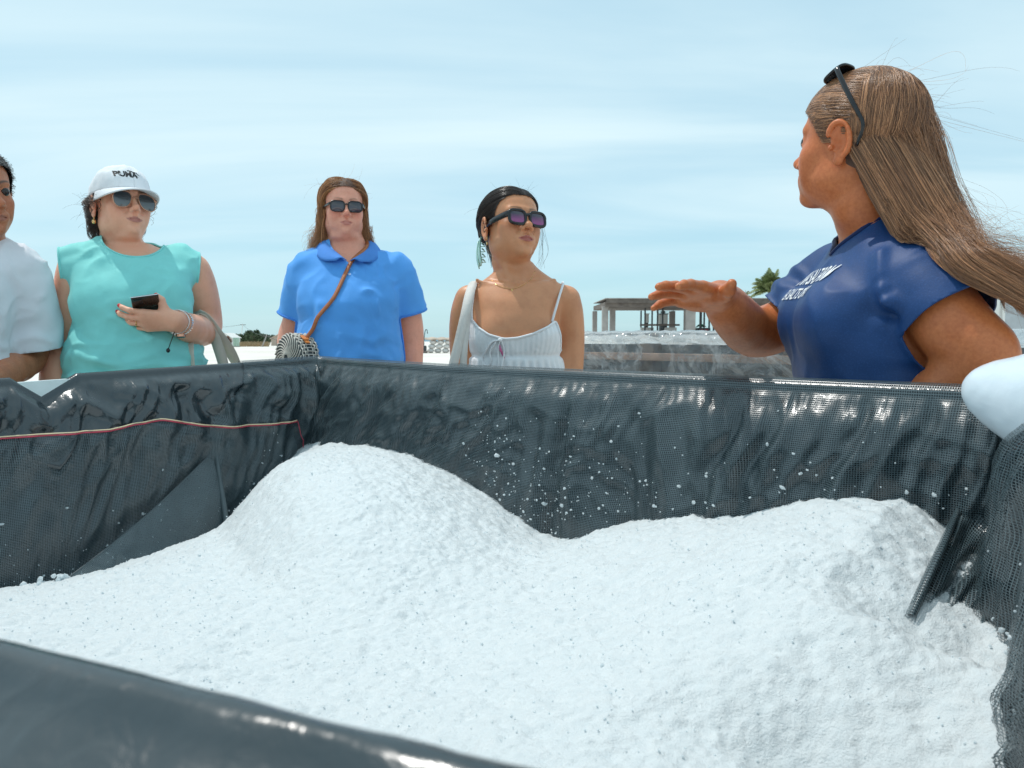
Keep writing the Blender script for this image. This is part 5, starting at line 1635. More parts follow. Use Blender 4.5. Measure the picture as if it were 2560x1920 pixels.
def scalp(root, F, mat, off=0.004, lift=0.0, noise=0.0, name='hair', hl=None, extra=None, step=0.005, mask_extra=None):
    """Hair mass close to the skull; returns object, vertices (world) and normals."""
    c = F.w((0, -0.01, 0.02)); h = 0.2 * F.s
    ax = [np.arange(c[i] - h, c[i] + h, step) for i in range(3)]
    f = Field(*ax)
    f.ell((0, -0.012, 0.034), (0.0735 + off, 0.0945 + off, 0.077 + off + lift), k=0.01, F=F)
    f.ell((0, 0.026, 0.036), (0.060 + off, 0.056 + off, 0.056 + off), k=0.03, F=F)
    f.ell((0, -0.022, -0.035), (0.060 + off, 0.058 + off, 0.058 + off), k=0.03, F=F)
    if extra: extra(f)
    v, q = f.extract()
    v = relax(v, q, 2)
    l = F.l(v)
    hz = np.interp(l[:, 1], HL_Y, HL_Z if hl is None else hl)
    m = l[:, 2] - hz + 0.004 * perlin(l * 120, 5)
    if mask_extra is not None: m = np.minimum(m, mask_extra(l))
    n = vnormals(v, q)
    if noise: v = v + n * (noise * fbm(l * 60, 3, 9))[:, None]
    v, t, ce = clip_mesh(v, q, m)
    o = finish(name, v, t, mat, root)
    return o, v, vnormals(v, t), t

def sample_tris(v, t, count, g, weight=None):
    a, b, c = v[t[:, 0]], v[t[:, 1]], v[t[:, 2]]
    ar = np.linalg.norm(np.cross(b - a, c - a), axis=1)
    if weight is not None: ar = ar * weight((a + b + c) / 3)
    i = g.choice(len(t), count, p=ar / ar.sum())
    u = g.random((count, 2)); s = u.sum(1) > 1; u[s] = 1 - u[s]
    return a[i] + u[:, :1] * (b[i] - a[i]) + u[:, 1:] * (c[i] - a[i]), i

def sunglasses(label, F, frame_mat, lens_mat, y0, zc, lw, lh, gap, shape='rect', wrap=0.18, ft=0.0028, temple=(0.010, 0.0022), ear=True, tempz=0.012, tilt=0.0, rim=True, group=None, roundness=4.0, lensbow=0.004, temple_mat=None):
    """Top-level pair of sunglasses in head frame F: two framed lenses, bridge, two temples."""
    root = tag(empty('sunglasses', F.w((0, y0, zc))), label, 'sunglasses', group)
    org = np.array(root.location)
    W = lambda p: F.w(p) - org
    def surf(x, z):      # wrapped front: sides curve back
        ax = np.abs(x)
        return y0 - wrap * ax ** 1.5 * 6.0 * (ax) ** 0.5 + tilt * (z - zc)
    th = np.linspace(0, 2 * np.pi, 40, endpoint=False)
    for s in (-1, 1):
        cx = s * (gap / 2 + lw / 2)
        c, sn = np.cos(th), np.sin(th)
        e = 2 / roundness
        ox = np.sign(c) * np.abs(c) ** e * lw / 2
        oz = np.sign(sn) * np.abs(sn) ** e * lh / 2
        if shape == 'aviator':
            k = (1 - oz / (lh / 2)) / 2
            ox = ox * (1 - 0.22 * k) + (-s) * 0.0 + s * 0.003 * k
            oz = oz - 0.003 * np.clip(s * ox / (lw / 2), -1, 1)
        elif shape == 'square':
            ox = ox * (1 + 0.03 * oz / (lh / 2))
        X, Z = cx + ox, zc + oz
        pts = W(np.stack([X, surf(X, Z), Z], 1))
        if rim:
            mb = MB()
            pc = np.concatenate([pts, pts[:2]])
            mb.tube(pc, ft * F.s, 8, caps=False)
            mb.build('lens_rim', frame_mat, root)
        # lens: filled disc, slightly domed and with thickness
        mb = MB()
        rings = [1.0, 0.75, 0.5, 0.25]
        for side in (0, 1):
            vv, qq, tt = [], [], []
            for r in rings:
                x = cx + ox * r; z = zc + oz * r
                yy = surf(x, z) + lensbow * (1 - r * r) - side * 0.0016
                vv.append(W(np.stack([x, yy, z], 1)))
            vv.append(W(np.array([[cx, surf(np.array([cx]), zc)[0] + lensbow - side * 0.0016, zc]])))
            j = np.arange(40); j2 = (j + 1) % 40
            for r in range(3):
                qq.append(np.stack([r * 40 + j, r * 40 + j2, (r + 1) * 40 + j2, (r + 1) * 40 + j], 1))
            tt = np.stack([3 * 40 + j, 3 * 40 + j2, np.full(40, 160)], 1)
            mb.add(np.concatenate(vv), np.concatenate(qq), tt)
        mb.build('lens', lens_mat, root)
        # temple
        xe = s * (gap / 2 + lw + 0.002)
        zt = zc + tempz
        tp = [(xe - s * 0.003, surf(np.array([abs(xe)]), zt)[0], zt), (s * (abs(xe) + 0.004), surf(np.array([abs(xe)]), zt)[0] - 0.010, zt), (s * 0.0785, 0.035, zt - 0.001), (s * 0.0795, 0.005, zt - 0.002), (s * 0.079, -0.018, zt - 0.006), (s * 0.075, -0.036, zt - 0.030)]
        tp = catmull(tp, 22)
        mb = MB()
        mb.tube(W(tp), np.linspace(temple[0], temple[0] * 0.55, 22) * F.s * 0.5, 8, flat=(temple[1] / temple[0] * 2, 1.0), up=F.R[:, 2])
        mb.build('temple', temple_mat or frame_mat, root)
    mb = MB()
    bx = np.linspace(-gap / 2 - 0.001, gap / 2 + 0.001, 9)
    bz = zc + lh * 0.16 + 0.003 * (1 - (bx / (gap / 2)) ** 2)
    mb.tube(W(np.stack([bx, surf(bx, bz) + 0.001, bz], 1)), ft * F.s * 1.05, 8)
    mb.build('bridge', frame_mat, root)
    return root

def text_mesh(body, size, bold=0.0, shear=0.0, xs=1.0):
    cu = bpy.data.curves.new('lettering', 'FONT')
    cu.body = body; cu.size = size; cu.align_x = 'CENTER'; cu.align_y = 'CENTER'
    cu.offset = bold; cu.shear = shear; cu.resolution_u = 3
    o = bpy.data.objects.new('lettering', cu)
    COL.objects.link(o)
    bpy.context.view_layer.update()
    me = bpy.data.meshes.new_from_object(o)
    v = np.array([x.co[:2] for x in me.vertices]); fs = []
    me.calc_loop_triangles()
    fs = np.array([t.vertices[:] for t in me.loop_triangles])
    bpy.data.objects.remove(o); bpy.data.curves.remove(cu); bpy.data.meshes.remove(me)
    v[:, 0] *= xs
    return v, fs

def project_flat(v2, tris, org, ax, ay, bvh, direction, off):
    """Lay a flat drawing (2-D vertices) on a surface along a direction; returns world vertices and triangles."""
    bm = bmesh.new()
    vs = [bm.verts.new((a, b, 0)) for a, b in v2]
    for t in tris:
        try: bm.faces.new([vs[i] for i in t])
        except ValueError: pass
    bmesh.ops.subdivide_edges(bm, edges=[e for e in bm.edges if e.calc_length() > 0.006], cuts=2, use_grid_fill=True)
    bmesh.ops.triangulate(bm, faces=bm.faces[:])
    bm.verts.index_update()
    co = np.array([x.co[:2] for x in bm.verts]); tr = np.array([[x.index for x in f.verts] for f in bm.faces])
    bm.free()
    out = []
    d = Vector(direction).normalized()
    for a, b in co:
        p = Vector(org) + Vector(ax) * float(a) + Vector(ay) * float(b)
        h = bvh.ray_cast(p, d)
        if h[0] is None: h = bvh.find_nearest(p)
        nrm = h[1] if h[1].dot(d) < 0 else -h[1]
        out.append(np.array(h[0] + nrm * off))
    out = np.array(out)
    return out, tr

M_hair_dark = hair_mat('hair_dark_brown', (0.018, 0.010, 0.008), (0.075, 0.038, 0.022))
M_hair_black = hair_mat('hair_black_brown', (0.012, 0.008, 0.008), (0.06, 0.034, 0.024), 0.28)
M_hair_ginger = hair_mat('hair_ginger_brown', (0.13, 0.042, 0.014), (0.66, 0.32, 0.13))
M_hair_long = hair_mat('hair_sun_bleached_brown', (0.055, 0.020, 0.010), (0.68, 0.34, 0.17), 0.30)
M_hair_grey = hair_mat('hair_salt_and_pepper', (0.012, 0.012, 0.012), (0.32, 0.31, 0.30), 0.45)
M_capd = simple('scalp_dark', (0.020, 0.012, 0.009), 0.6, var=0.3, scale=60, bump=0.6, bscale=150, bdist=0.004)
M_capg = simple('scalp_ginger', (0.07, 0.026, 0.010), 0.6, var=0.3, scale=60, bump=0.6, bscale=150, bdist=0.004)
M_caplong = simple('scalp_brown', (0.10, 0.05, 0.03), 0.55, var=0.35, scale=60, bump=0.6, bscale=150, bdist=0.004)
M_capgrey = simple('scalp_grey', (0.045, 0.043, 0.042), 0.7, var=0.5, scale=140, bump=0.8, bscale=180, bdist=0.004)
M_gold = simple('gold', (0.80, 0.52, 0.22), 0.22, 1.0, 0.05)
M_silver = simple('silver_metal', (0.72, 0.72, 0.72), 0.25, 1.0, 0.05)
M_black_plastic = simple('black_plastic', (0.010, 0.010, 0.012), 0.16, var=0.1)
M_denim = fabric('dark_trouser_cloth', (0.03, 0.035, 0.05))
M_beigetrouser = fabric('beige_trouser_cloth', (0.42, 0.36, 0.28))
M_shoe = simple('shoe_rubber', (0.06, 0.06, 0.06), 0.6)
M_eye_dark = simple('eye_dark', (0.02, 0.012, 0.009), 0.08, var=0.1)

def lens_mat(name, top, bottom, rough=0.03):
    """Tinted sunglass lens, darker at its top."""
    m, nt, b, out = new_mat(name)
    tc = N(nt, 'ShaderNodeTexCoord'); sp = N(nt, 'ShaderNodeSeparateXYZ')
    nt.links.new(tc.outputs['Generated'], sp.inputs[0])
    r = ramp(nt, sp.outputs['Z'], [(0.15, bottom), (0.75, top)])
    nt.links.new(r.outputs[0], b.inputs['Base Color'])
    b.inputs['Roughness'].default_value = rough
    b.inputs['Specular IOR Level'].default_value = 0.9
    b.inputs['Coat Weight'].default_value = 0.4
    b.inputs['Coat Roughness'].default_value = 0.02
    return m
M_lens_grey = lens_mat('lens_blue_grey', (0.010, 0.016, 0.025), (0.10, 0.11, 0.12))
M_lens_dark = lens_mat('lens_violet_black', (0.014, 0.009, 0.016), (0.055, 0.035, 0.055))
M_lens_pink = lens_mat('lens_plum', (0.020, 0.010, 0.030), (0.30, 0.020, 0.20))
# ------------------------------------------------------------------ person: long-haired guide in the navy shirt
NK = 1.055; ND = 1.33 * NK; NCX = 862; ns = ND / FPX
M_skin_navy = skin('skin_tanned', (0.60, 0.190, 0.068), rough=0.40, lip=(0.33, 0.12, 0.08), freckle=0.5)
M_navy = fabric('navy_jersey', (0.006, 0.046, 0.165), rough=0.55, sheen=0.04, spec=0.40, heather=0.25, bump=0.15)
guide = person_root('long haired woman in a navy v-neck shirt holding her flat palm out over the bin', (P(NCX, 384, ND)[0], ND, 0))
NT = Frame((guide.location[0], ND, 0), facing(-95))
def PN(px, py, d):
    return P(px, py, d * NK)
def nrow(py, Fp, Bp, a):
    return (zat(py, ND), 0.0, (NCX - (Fp + Bp) / 2) * ns * .92, a * NK, (Bp - Fp) / 2 * ns * .92)
nprof = [nrow(206, 848, 892, 0.052), nrow(222, 845, 895, 0.060), nrow(236, 842, 905, 0.080), nrow(248, 836, 915, 0.112), nrow(262, 828, 926, 0.136), nrow(280, 814, 934, 0.148),
         nrow(300, 803, 938, 0.154), nrow(323, 797, 940, 0.154), nrow(345, 797, 940, 0.152), nrow(365, 800, 942, 0.152), nrow(388, 804, 947, 0.156), nrow(430, 800, 962, 0.185), nrow(480, 805, 960, 0.175), nrow(530, 820, 940, 0.15)]
NH = Frame(PN(856, 142, 1.315), facing(-142, 8, 0), 0.97 * NK)
n_far = [PN(840, 270, 1.47), PN(814, 298, 1.50), PN(787, 322, 1.51), PN(755, 333, 1.50)]
n_farw = PN(720, 297, 1.375)
n_near = [PN(916, 280, 1.215), PN(938, 305, 1.17), PN(960, 335, 1.135), PN(984, 358, 1.12)]
n_nearw = PN(926, 404, 1.16)
hy = np.array((-0.76, -0.65, 0.05)); hy /= np.linalg.norm(hy)
hx = np.array((0.60, -0.70, 0.34)); hx -= hy * hx.dot(hy); hx /= np.linalg.norm(hx)
hz = np.cross(hx, hy); hz = hz if hz[2] > 0 else -hz
NHand = Frame(n_farw + hy * 0.006, np.stack([hx, hy, hz], 1), 1.02 * NK)
def navy_arms(f, off=0.0, sleeve=False):
    if sleeve:
        f.chain(n_far[:3], np.array((0.048, 0.049, 0.049)) * NK + off, k=0.04, n=6)
        f.chain(n_near[:3], np.array((0.049, 0.048, 0.049)) * NK + off, k=0.04, n=6)
        return
    f.chain(n_far + [n_far[3] * 0.5 + n_farw * 0.5 + np.array((-0.004, 0, -0.004)), n_farw], np.array((0.054, 0.048, 0.045, 0.044, 0.040, 0.030)) * NK + off, k=0.022, n=14)
    f.chain(n_near + [n_near[3] * 0.55 + n_nearw * 0.45 + np.array((0, 0, -0.004)), n_nearw], np.array((0.050, 0.047, 0.046, 0.042, 0.039, 0.028)) * NK + off, k=0.022, n=14)
def build_navy_body():
    hl, hh = NH.w((0, 0, 0)) - 0.15, NH.w((0, 0, 0)) + 0.15
    gl, gh = np.minimum(NHand.w((0, 0.08, 0)), n_farw) - 0.10, np.maximum(NHand.w((0, 0.1, 0)), n_farw) + 0.08
    lo = np.array((0.15, 1.05, 0.0)); hi = np.array((1.08, 1.82, 1.80))
    ax = [axis(lo[i], hi[i], (0.010, 0.010, 0.012)[i], [(hl[i], hh[i], 0.003), (gl[i], gh[i], 0.003)]) for i in range(3)]
    ax[2] = axis(0, 1.80, 0.02, [(0.75, 1.80, 0.008), (hl[2], hh[2], 0.003), (gl[2], gh[2], 0.003)])
    f = Field(*ax)
    f.torso(NT, nprof, 0.0, 0.03)
    legs(f, NT, 0.84)
    f.chain([NH.w((0, -0.020, -0.050)), NH.w((0, -0.030, -0.105)), NT.w((0, 0.0, zat(216, ND)))], (0.052, 0.050, 0.056), k=0.025)
    navy_arms(f)
    head(f, NH, dict(jaw=0.98, cheek=0.98, lips=0.95, nose=1.02, ear=1.10, smile=0.001, open=0.15, chin=1.15))
    j = hand(f, NHand, [(2, 8, 6), (-2, 7, 5), (0, 9, 6), (4, 12, 8)], (6, 1, -4, -10),
             thumb=[(0.016, 0.020, -0.006), (0.036, 0.036, -0.013), (0.054, 0.052, -0.014), (0.070, 0.066, -0.012)], sc=1)
    # resting hand on the hip
    wl = np.array(n_nearw); d1 = (wl - n_near[3]); d1 /= np.linalg.norm(d1)
    f.cap(wl, wl + d1 * 0.06, 0.03, 0.034, 0.02)
    for k in range(4):
        o = wl + d1 * 0.07 + np.array((0.01, 0.02, 0)) * (k - 1.5)
        f.cap(o, o + d1 * 0.07 + np.array((-0.02, 0.0, 0)), 0.011, 0.008, 0.006)
    f.cap(wl + d1 * 0.03, wl + d1 * 0.06 + np.array((0.05, 0.01, 0.0)), 0.014, 0.009, 0.01)
    v, q = f.extract()
    v = relax(v, q, 1, 0.5)
    n = vnormals(v, q)
    # thin wrinkles at the wrist and laugh line are left to the material's relief
    m = head_masks(v, NH, lips=0.7, brows=0.8, flush=0.25)
    m['nail'] = np.zeros(len(v))
    for js in j[:4]:
        d = (js[3] - js[2]); tip = js[3] - d * 0.12
        c = NHand.w(tip + np.array((0, 0, 0.006)))
        m['nail'] = np.maximum(m['nail'], 0.35 * sstep(0.0058, 0.0042, np.linalg.norm(v - c, axis=1)))
    finish('body', v, q, M_skin_navy, guide, m)
build_navy_body()
# eye seen in profile
for s in (-1, 1):
    mb = MB()
    mb.blob(NH.w((s * 0.031, 0.0745, -0.002)) - np.array(guide.location), 0.0138 * NH.s, None, 14, 10)
    mb.build('eye', M_eye_dark, guide)

def navy_wr(v, n):
    d = folds(v, (10, 10, 6), 0.0035, 31, 0.9)
    l = NT.l(v)
    # long soft folds under the bust and from the armpit
    front = NT.w
    d += crease(v, [PN(788, 312, 1.24), PN(820, 300, 1.19), PN(856, 298, 1.17), PN(890, 302, 1.16), PN(915, 310, 1.16)], 0.012, 0.022)
    d += crease(v, [PN(806, 316, 1.21), PN(838, 308, 1.18), PN(872, 311, 1.17), PN(902, 322, 1.16)], 0.010, -0.019)
    d += crease(v, [PN(820, 292, 1.21), PN(850, 285, 1.18), PN(884, 290, 1.17)], 0.011, 0.011)
    d += crease(v, [PN(880, 255, 1.2), PN(880, 290, 1.17), PN(875, 330, 1.16)], 0.013, 0.009)
    # gathered far sleeve
    a, b = n_far[0], n_far[2]
    t = ((v - a) @ (b - a)) / ((b - a) @ (b - a))
    r = np.linalg.norm(v - a - t[:, None] * (b - a), axis=1)
    d += 0.004 * np.sin(t * 20 + 3 * perlin(v * 18, 3)) * sstep(0.2, 0.5, t) * sstep(0.11, 0.08, r)
    # the back of the shirt hangs away from the body
    d += 0.010 * sstep(0.02, 0.10, -l[:, 1]) * sstep(1.35, 1.1, v[:, 2]) * (0.5 + 0.5 * np.sin(v[:, 0] * 40 + v[:, 1] * 25))
    return d

def navy_mask(v):
    l = NT.l(v)
    x, y, z = l[:, 0], l[:, 1], l[:, 2]
    # v neck at the front, round at the back
    zt = zat(258, ND); zn = zat(218, ND)
    half = np.interp(z, [zt, zt + 0.02, zat(235, ND), zn, zn + 0.1], [-0.004, 0.018, 0.058, 0.082, 0.09])
    vneck = np.abs(x) - half
    front = np.where(y > -0.02, vneck, 1.0)
    zb = zat(198, ND)
    back = np.where(y <= -0.02, np.maximum(np.abs(x) - 0.080, zb - z), 1.0)
    neck = np.where(z > zt - 0.02, np.minimum(front, back), 1.0)
    m = neck
    tv_ = torso_val(NT, nprof, v)
    for pts, t1 in ((n_far, n_far[1] * 0.15 + n_far[2] * 0.85), (n_near, n_near[1] * 0.45 + n_near[2] * 0.55)):
        d = pts[2] - pts[0]; d = d / np.linalg.norm(d)
        al = (v - t1) @ d
        r = np.linalg.norm((v - t1) - al[:, None] * d, axis=1)
        m = np.minimum(m, np.maximum(-al, np.maximum(r - 0.13, 0.020 - tv_)))
    return np.minimum(m, z - 0.80)

nax = (np.arange(0.38, 1.06, 0.0055), np.arange(1.05, 1.78, 0.0055), np.concatenate([np.arange(0.78, 0.98, 0.012), np.arange(0.98, 1.45, 0.0055)]))
def navy_cloth(f):
    f.torso(NT, nprof, 0.010, 0.03)
    # shoulders and bust carry the cloth
    for s in (-1, 1):
        f.ell((s * 0.072, 0.092, zat(318, ND)), (0.068, 0.048, 0.058), 0.04, NT)
    navy_arms(f, 0.008, sleeve=True)
nshirt, nv, nt_, nce = garment('shirt', guide, nax, navy_cloth, navy_mask, M_navy, navy_wr, 0.003, 3)
M_navy_rib = fabric('navy_rib', (0.007, 0.022, 0.09), rough=0.7, bump=0.2)
nl = loops_of(nv, nce)
band('collar_band', nl, 0.0042, M_navy_rib, guide, pick=lambda p: p[:, 2].mean() > zat(252, ND) and np.ptp(p[:, 2]) < 0.16 and np.abs(NT.l(p)[:, 0]).max() < 0.12)
# chest print
nbvh = BVHTree.FromPolygons([tuple(x) for x in nv], [tuple(x) for x in nt_])
M_print = simple('white_print', (0.80, 0.82, 0.84), 0.6, var=0.06, scale=80)
def navy_text():
    mb = MB()
    for body, size, dz, xs in (('KONA SALT FARM', 0.040, 0.0, 0.50), ("SEA SALTS OF HAWAI'I", 0.028, -0.031, 0.47)):
        v2, tr = text_mesh(body, size, 0.0004, 0.0, xs)
        org = NT.w((0.004, 0.45, zat(277.5, ND) + dz))
        w, t = project_flat(v2, tr, org, NT.R @ np.array((-1, 0, 0)), (0, 0, 1), nbvh, NT.R @ np.array((0, -1, 0)), 0.0024)
        w = w - np.array(guide.location)
        mb.add(w, None, t)
        e = w.copy(); e -= 0
    o = mb.build('chest_lettering', M_print, guide, smooth=False)
    tag(o, "white chest lettering KONA SALT FARM / SEA SALTS OF HAWAI'I")
navy_text()
trousers(guide, NT, nprof, 0.84, 0.10, 0.085, M_denim)
shoes(guide, NT, 0.10, M_shoe)

# long hair: rooted over the skull, drawn back behind the ear, then blown out behind her
NHL = np.interp(HL_Y, HL_Y, HL_Z) + np.where(HL_Y > 0.03, -0.014, 0.0)
nhair, nhv, nhn, nht = scalp(guide, NH, M_caplong, 0.004, 0.006, 0.0015, hl=NHL)
def navy_hair():
    g = np.random.default_rng(3)
    nS = 25000
    rt, ti = sample_tris(nhv, nht, nS, g, lambda c: (0.35 + (NH.l(c)[:, 0] < 0.02)) * (1 + 3.0 * (NH.l(c)[:, 1] > 0.02)))
    l = NH.l(rt)
    # the fall of the hair: centre line from the nape to the blown tips, and half widths
    spine = np.array([PN(890, 160, 1.31), PN(917, 203, 1.27), PN(940, 238, 1.21), PN(956, 259, 1.16), PN(984, 277, 1.13), PN(1020, 294, 1.12), PN(1066, 314, 1.13)])
    half = np.array([0.078, 0.052, 0.042, 0.038, 0.036, 0.038, 0.046])
    m = 24; k1 = 11
    u0 = g.normal(0, 1, nS).clip(-2.4, 2.4)
    ph = g.random((nS, 3)) * 40
    nrm = nhn[nht[ti, 0]]
    lines = np.zeros((nS, m, 3))
    sp = catmull(spine, 60)
    hw = np.interp(np.linspace(0, 1, 60), np.linspace(0, 1, 7), half)
    tan = np.gradient(sp, axis=0); tan /= np.linalg.norm(tan, axis=1, keepdims=True)
    view = np.array((0.25, 1.0, 0)); view /= np.linalg.norm(view)
    nor = np.cross(tan, view); nor /= np.linalg.norm(nor, axis=1, keepdims=True)
    nor *= np.sign(nor[:, :1] + 1e-9)          # outer edge lies towards her back
    # skull stage: slide over the surface, back across the crown and down at the sides
    c0, rad = np.array((0, -0.014, 0.030)), np.array((0.0735, 0.0945, 0.083)) + 0.007
    thick = (g.random(nS) ** 1.5) * 0.06
    cl = fbm(np.stack([l[:, 0] * 45, l[:, 1] * 45, l[:, 2] * 45], 1), 2, 6)
    thick = thick + 0.04 * np.clip(cl, 0, 1)
    q = l.copy()
    stop = np.zeros(nS, bool)
    e = (q - c0) / rad
    q = c0 + e / np.linalg.norm(e, axis=1, keepdims=True) * rad
    for i in range(k1):
        lines[:, i] = NH.w(c0 + (q - c0) * (1 + (thick * min(1, i / 4))[:, None]))
        nn = (q - c0) / rad ** 2; nn /= np.linalg.norm(nn, axis=1, keepdims=True)
        d = np.stack([q[:, 0] * 6.0, np.full(nS, -0.80), np.full(nS, -1.0)], 1)
        d[:, 1] = np.where(q[:, 1] > -0.025, -1.2, -0.25); d[:, 2] = np.where((q[:, 1] > -0.025), -0.12, -1.0)
        d[:, 0] += 0.5 * perlin(np.stack([l[:, 0] * 30, l[:, 1] * 30 + i * .35, l[:, 2] * 30], 1), 41); d[:, 2] += 0.35 * perlin(np.stack([l[:, 0] * 34, l[:, 1] * 34 + i * .3, l[:, 2] * 34], 1), 42) * (q[:, 1] > -0.025)
        d = d - nn * (d * nn).sum(1, keepdims=True)
        d /= np.linalg.norm(d, axis=1, keepdims=True)
        qn = q + d * 0.0185
        e = (qn - c0) / rad
        qn = c0 + e / np.linalg.norm(e, axis=1, keepdims=True) * rad
        # below the widest part hair leaves the skull and hangs
        free = (q[:, 2] < 0.0) & (q[:, 1] < -0.015)
        qn = np.where(free[:, None], q + np.array((0, -0.011, -0.0145)), qn)
        q = qn
    sbv = BVHTree.FromPolygons([tuple(x) for x in nhv], [tuple(x) for x in nht])
    sub = np.nonzero(l[:, 1] > -0.01)[0]
    for i in range(0, 7):
        for k in sub:
            hit = sbv.find_nearest(lines[k, i], 0.05)
            if hit[0] is not None:
                n_ = np.array(hit[1]); d_ = (lines[k, i] - np.array(hit[0])) @ n_
                m_ = 0.0025 + 0.03 * thick[k]
                if d_ < m_: lines[k, i] += n_ * (m_ - d_)
    last = lines[:, k1 - 1]
    # order across the fall follows where each strand leaves the skull
    rel = (last - sp[0])
    side = (rel @ nor[0]) / 0.075
    u = (0.72 * side + 0.26 * u0).clip(-1.0, 1.25)
    depth = ((rel @ view) * 0.62).clip(-0.075, 0.075) + g.normal(0, 0.010, nS)
    s0 = ((rel @ tan[0]) / np.linalg.norm(spine[-1] - spine[0])).clip(-0.1, 0.2)
    clump = fbm(np.stack([u * 6, depth * 50, np.zeros(nS)], 1), 2, 5)
    L = np.clip(g.normal(0.76, 0.20, nS), 0.32, 1.15) + 0.12 * clump
    fly = g.random(nS) < 0.025
    amp = np.where(fly, 0.040, 0.0055)
    for i in range(k1, m):
        tt = (i - k1 + 1) / (m - k1)
        s = np.clip(s0 + tt * L, 0, 1.0)
        js = np.clip(s * 59, 0, 58.999); a = js.astype(int); fr = (js - a)[:, None]
        cpt = sp[a] * (1 - fr) + sp[a + 1] * fr
        nv_ = nor[a] * (1 - fr) + nor[a + 1] * fr
        h = np.interp(js, np.arange(60), hw)
        tgt = cpt + nv_ * (u * h)[:, None] + view * depth[:, None] * (1 - 0.25 * tt)
        over = np.maximum(s0 + tt * L - 1.0, 0)[:, None]
        tgt = tgt + (sp[-1] - sp[-4]) / np.linalg.norm(sp[-1] - sp[-4]) * over * 0.40
        wv = np.stack([perlin(np.stack([ph[:, k], np.full(nS, tt * 1.6 + k * 9), u * 2.5], 1), 4 + k) for k in range(3)], 1)
        wc = np.stack([perlin(np.stack([u * 3.2, s * 3.2 + k * 5, depth * 22], 1), 14 + k) for k in range(3)], 1)
        tgt = tgt + wv * (amp * (0.3 + tt))[:, None] + wc * 0.026 * (0.25 + tt)
        tgt = tgt + (np.array((0.06, 0, 0.030)) * (fly * tt)[:, None] * (0.5 + np.abs(wv[:, :1]) * 2))
        bl = sstep(0.0, 0.28, tt)
        hang = last + np.array((0.100, -0.02, -0.14)) * tt
        lines[:, i] = hang * (1 - bl) + tgt * bl
    # strands gather into tapering locks
    gd = g.choice(nS, 520, replace=False)
    key = np.concatenate([lines[:, 6], lines[:, 14] * 1.2], 1)
    kg = key[gd]
    near = np.array([np.argmin(((kg - k_) ** 2).sum(1)) for k_ in key])
    tl = np.linspace(0, 1, m)
    wgt = (0.86 * sstep(0.15, 0.95, tl))[None, :, None] * (0.45 + 0.55 * g.random(nS))[:, None, None]
    gl_ = lines[gd][near]
    lines = np.where(fly[:, None, None], lines, lines + (gl_ - lines) * wgt)
    lock_tone = g.random(520)
    flat = lines.reshape(-1, 3)
    for i in np.nonzero((flat[:, 2] < zat(205, 1.37)) & (flat[:, 2] > 0.95))[0]:
        hit = nbvh.find_nearest(flat[i], 0.12)
        if hit[0] is not None:
            n_ = np.array(hit[1]); d_ = (flat[i] - np.array(hit[0])) @ n_
            if d_ < 0.006: flat[i] += n_ * (0.006 - d_)
    o = strands('hair_strands', lines - np.array(guide.location), np.where(fly, 0.00022, 0.00034), M_hair_long, nhair, 0.35)
    # wisps lifted by the wind around the outline
    nw = 190
    r2, i2 = sample_tris(nhv, nht, nw, g, lambda c: (NH.l(c)[:, 2] > 0.03) * 1.0)
    wl = np.zeros((nw, 14, 3)); tt = np.linspace(0, 1, 14)
    b = g.random(nw)
    st = np.where((b < 0.35)[:, None], r2, sp[(b * 50).astype(int)] + nor[(b * 50).astype(int)] * (hw[(b * 50).astype(int)] * 0.8)[:, None])
    ln = 0.06 + 0.14 * g.random(nw) ** 2
    dr = np.stack([0.5 + 0.7 * g.random(nw), g.normal(0, 0.15, nw), g.normal(-0.25, 0.4, nw)], 1)
    cu = g.normal(0, 1, (nw, 3)) * 0.03
    for i in range(14):
        wl[:, i] = st + dr * (ln * tt[i])[:, None] + cu * np.sin(tt[i] * (2 + 3 * b))[:, None] * tt[i]
    strands('hair_wisps', wl - np.array(guide.location), 0.00022, M_hair_long, nhair, 0.4)
    # front lock lifted above the forehead, and the dark swept hair above the ear
    nf = 2600
    yy = g.random(nf); sd = g.random(nf)
    st = NH.w(np.stack([-(0.012 + 0.050 * sd), 0.066 - 0.036 * sd ** 1.5 + 0.010 * g.random(nf), 0.086 - 0.052 * sd + g.normal(0, 0.003, nf)], 1))
    fl = np.zeros((nf, 14, 3))
    q0 = NH.l(st)
    for i in range(14):
        a = i / 13
        lift = np.sin(a * math.pi) * (0.016 * (1 - sd) + 0.003) * (0.5 + 0.8 * yy)
        q = q0.copy()
        q[:, 1] = q0[:, 1] + 0.012 * np.sin(a * 2.2) * (1 - sd) - a * (0.085 + 0.02 * yy)
        q[:, 2] = q0[:, 2] + lift - a * 0.008 * sd + 0.012 * a * (1 - sd)
        e = (q - c0) / (rad + 0.001)
        nn = np.linalg.norm(e, axis=1, keepdims=True)
        q = np.where(nn < 1.0, c0 + e / nn * (rad + 0.001), q)
        q += 0.0025 * perlin(np.stack([yy * 30, np.full(nf, a * 2), sd * 9], 1), 8)[:, None]
        fl[:, i] = NH.w(q)
    for i in range(14):
        for k in range(nf):
            hit = sbv.find_nearest(fl[k, i], 0.05)
            if hit[0] is not None:
                n_ = np.array(hit[1]); d_ = (fl[k, i] - np.array(hit[0])) @ n_
                if d_ < 0.004: fl[k, i] += n_ * (0.004 - d_)
    strands('hair_fringe', fl - np.array(guide.location), 0.00042, M_hair_long, nhair, 0.5)
navy_hair()

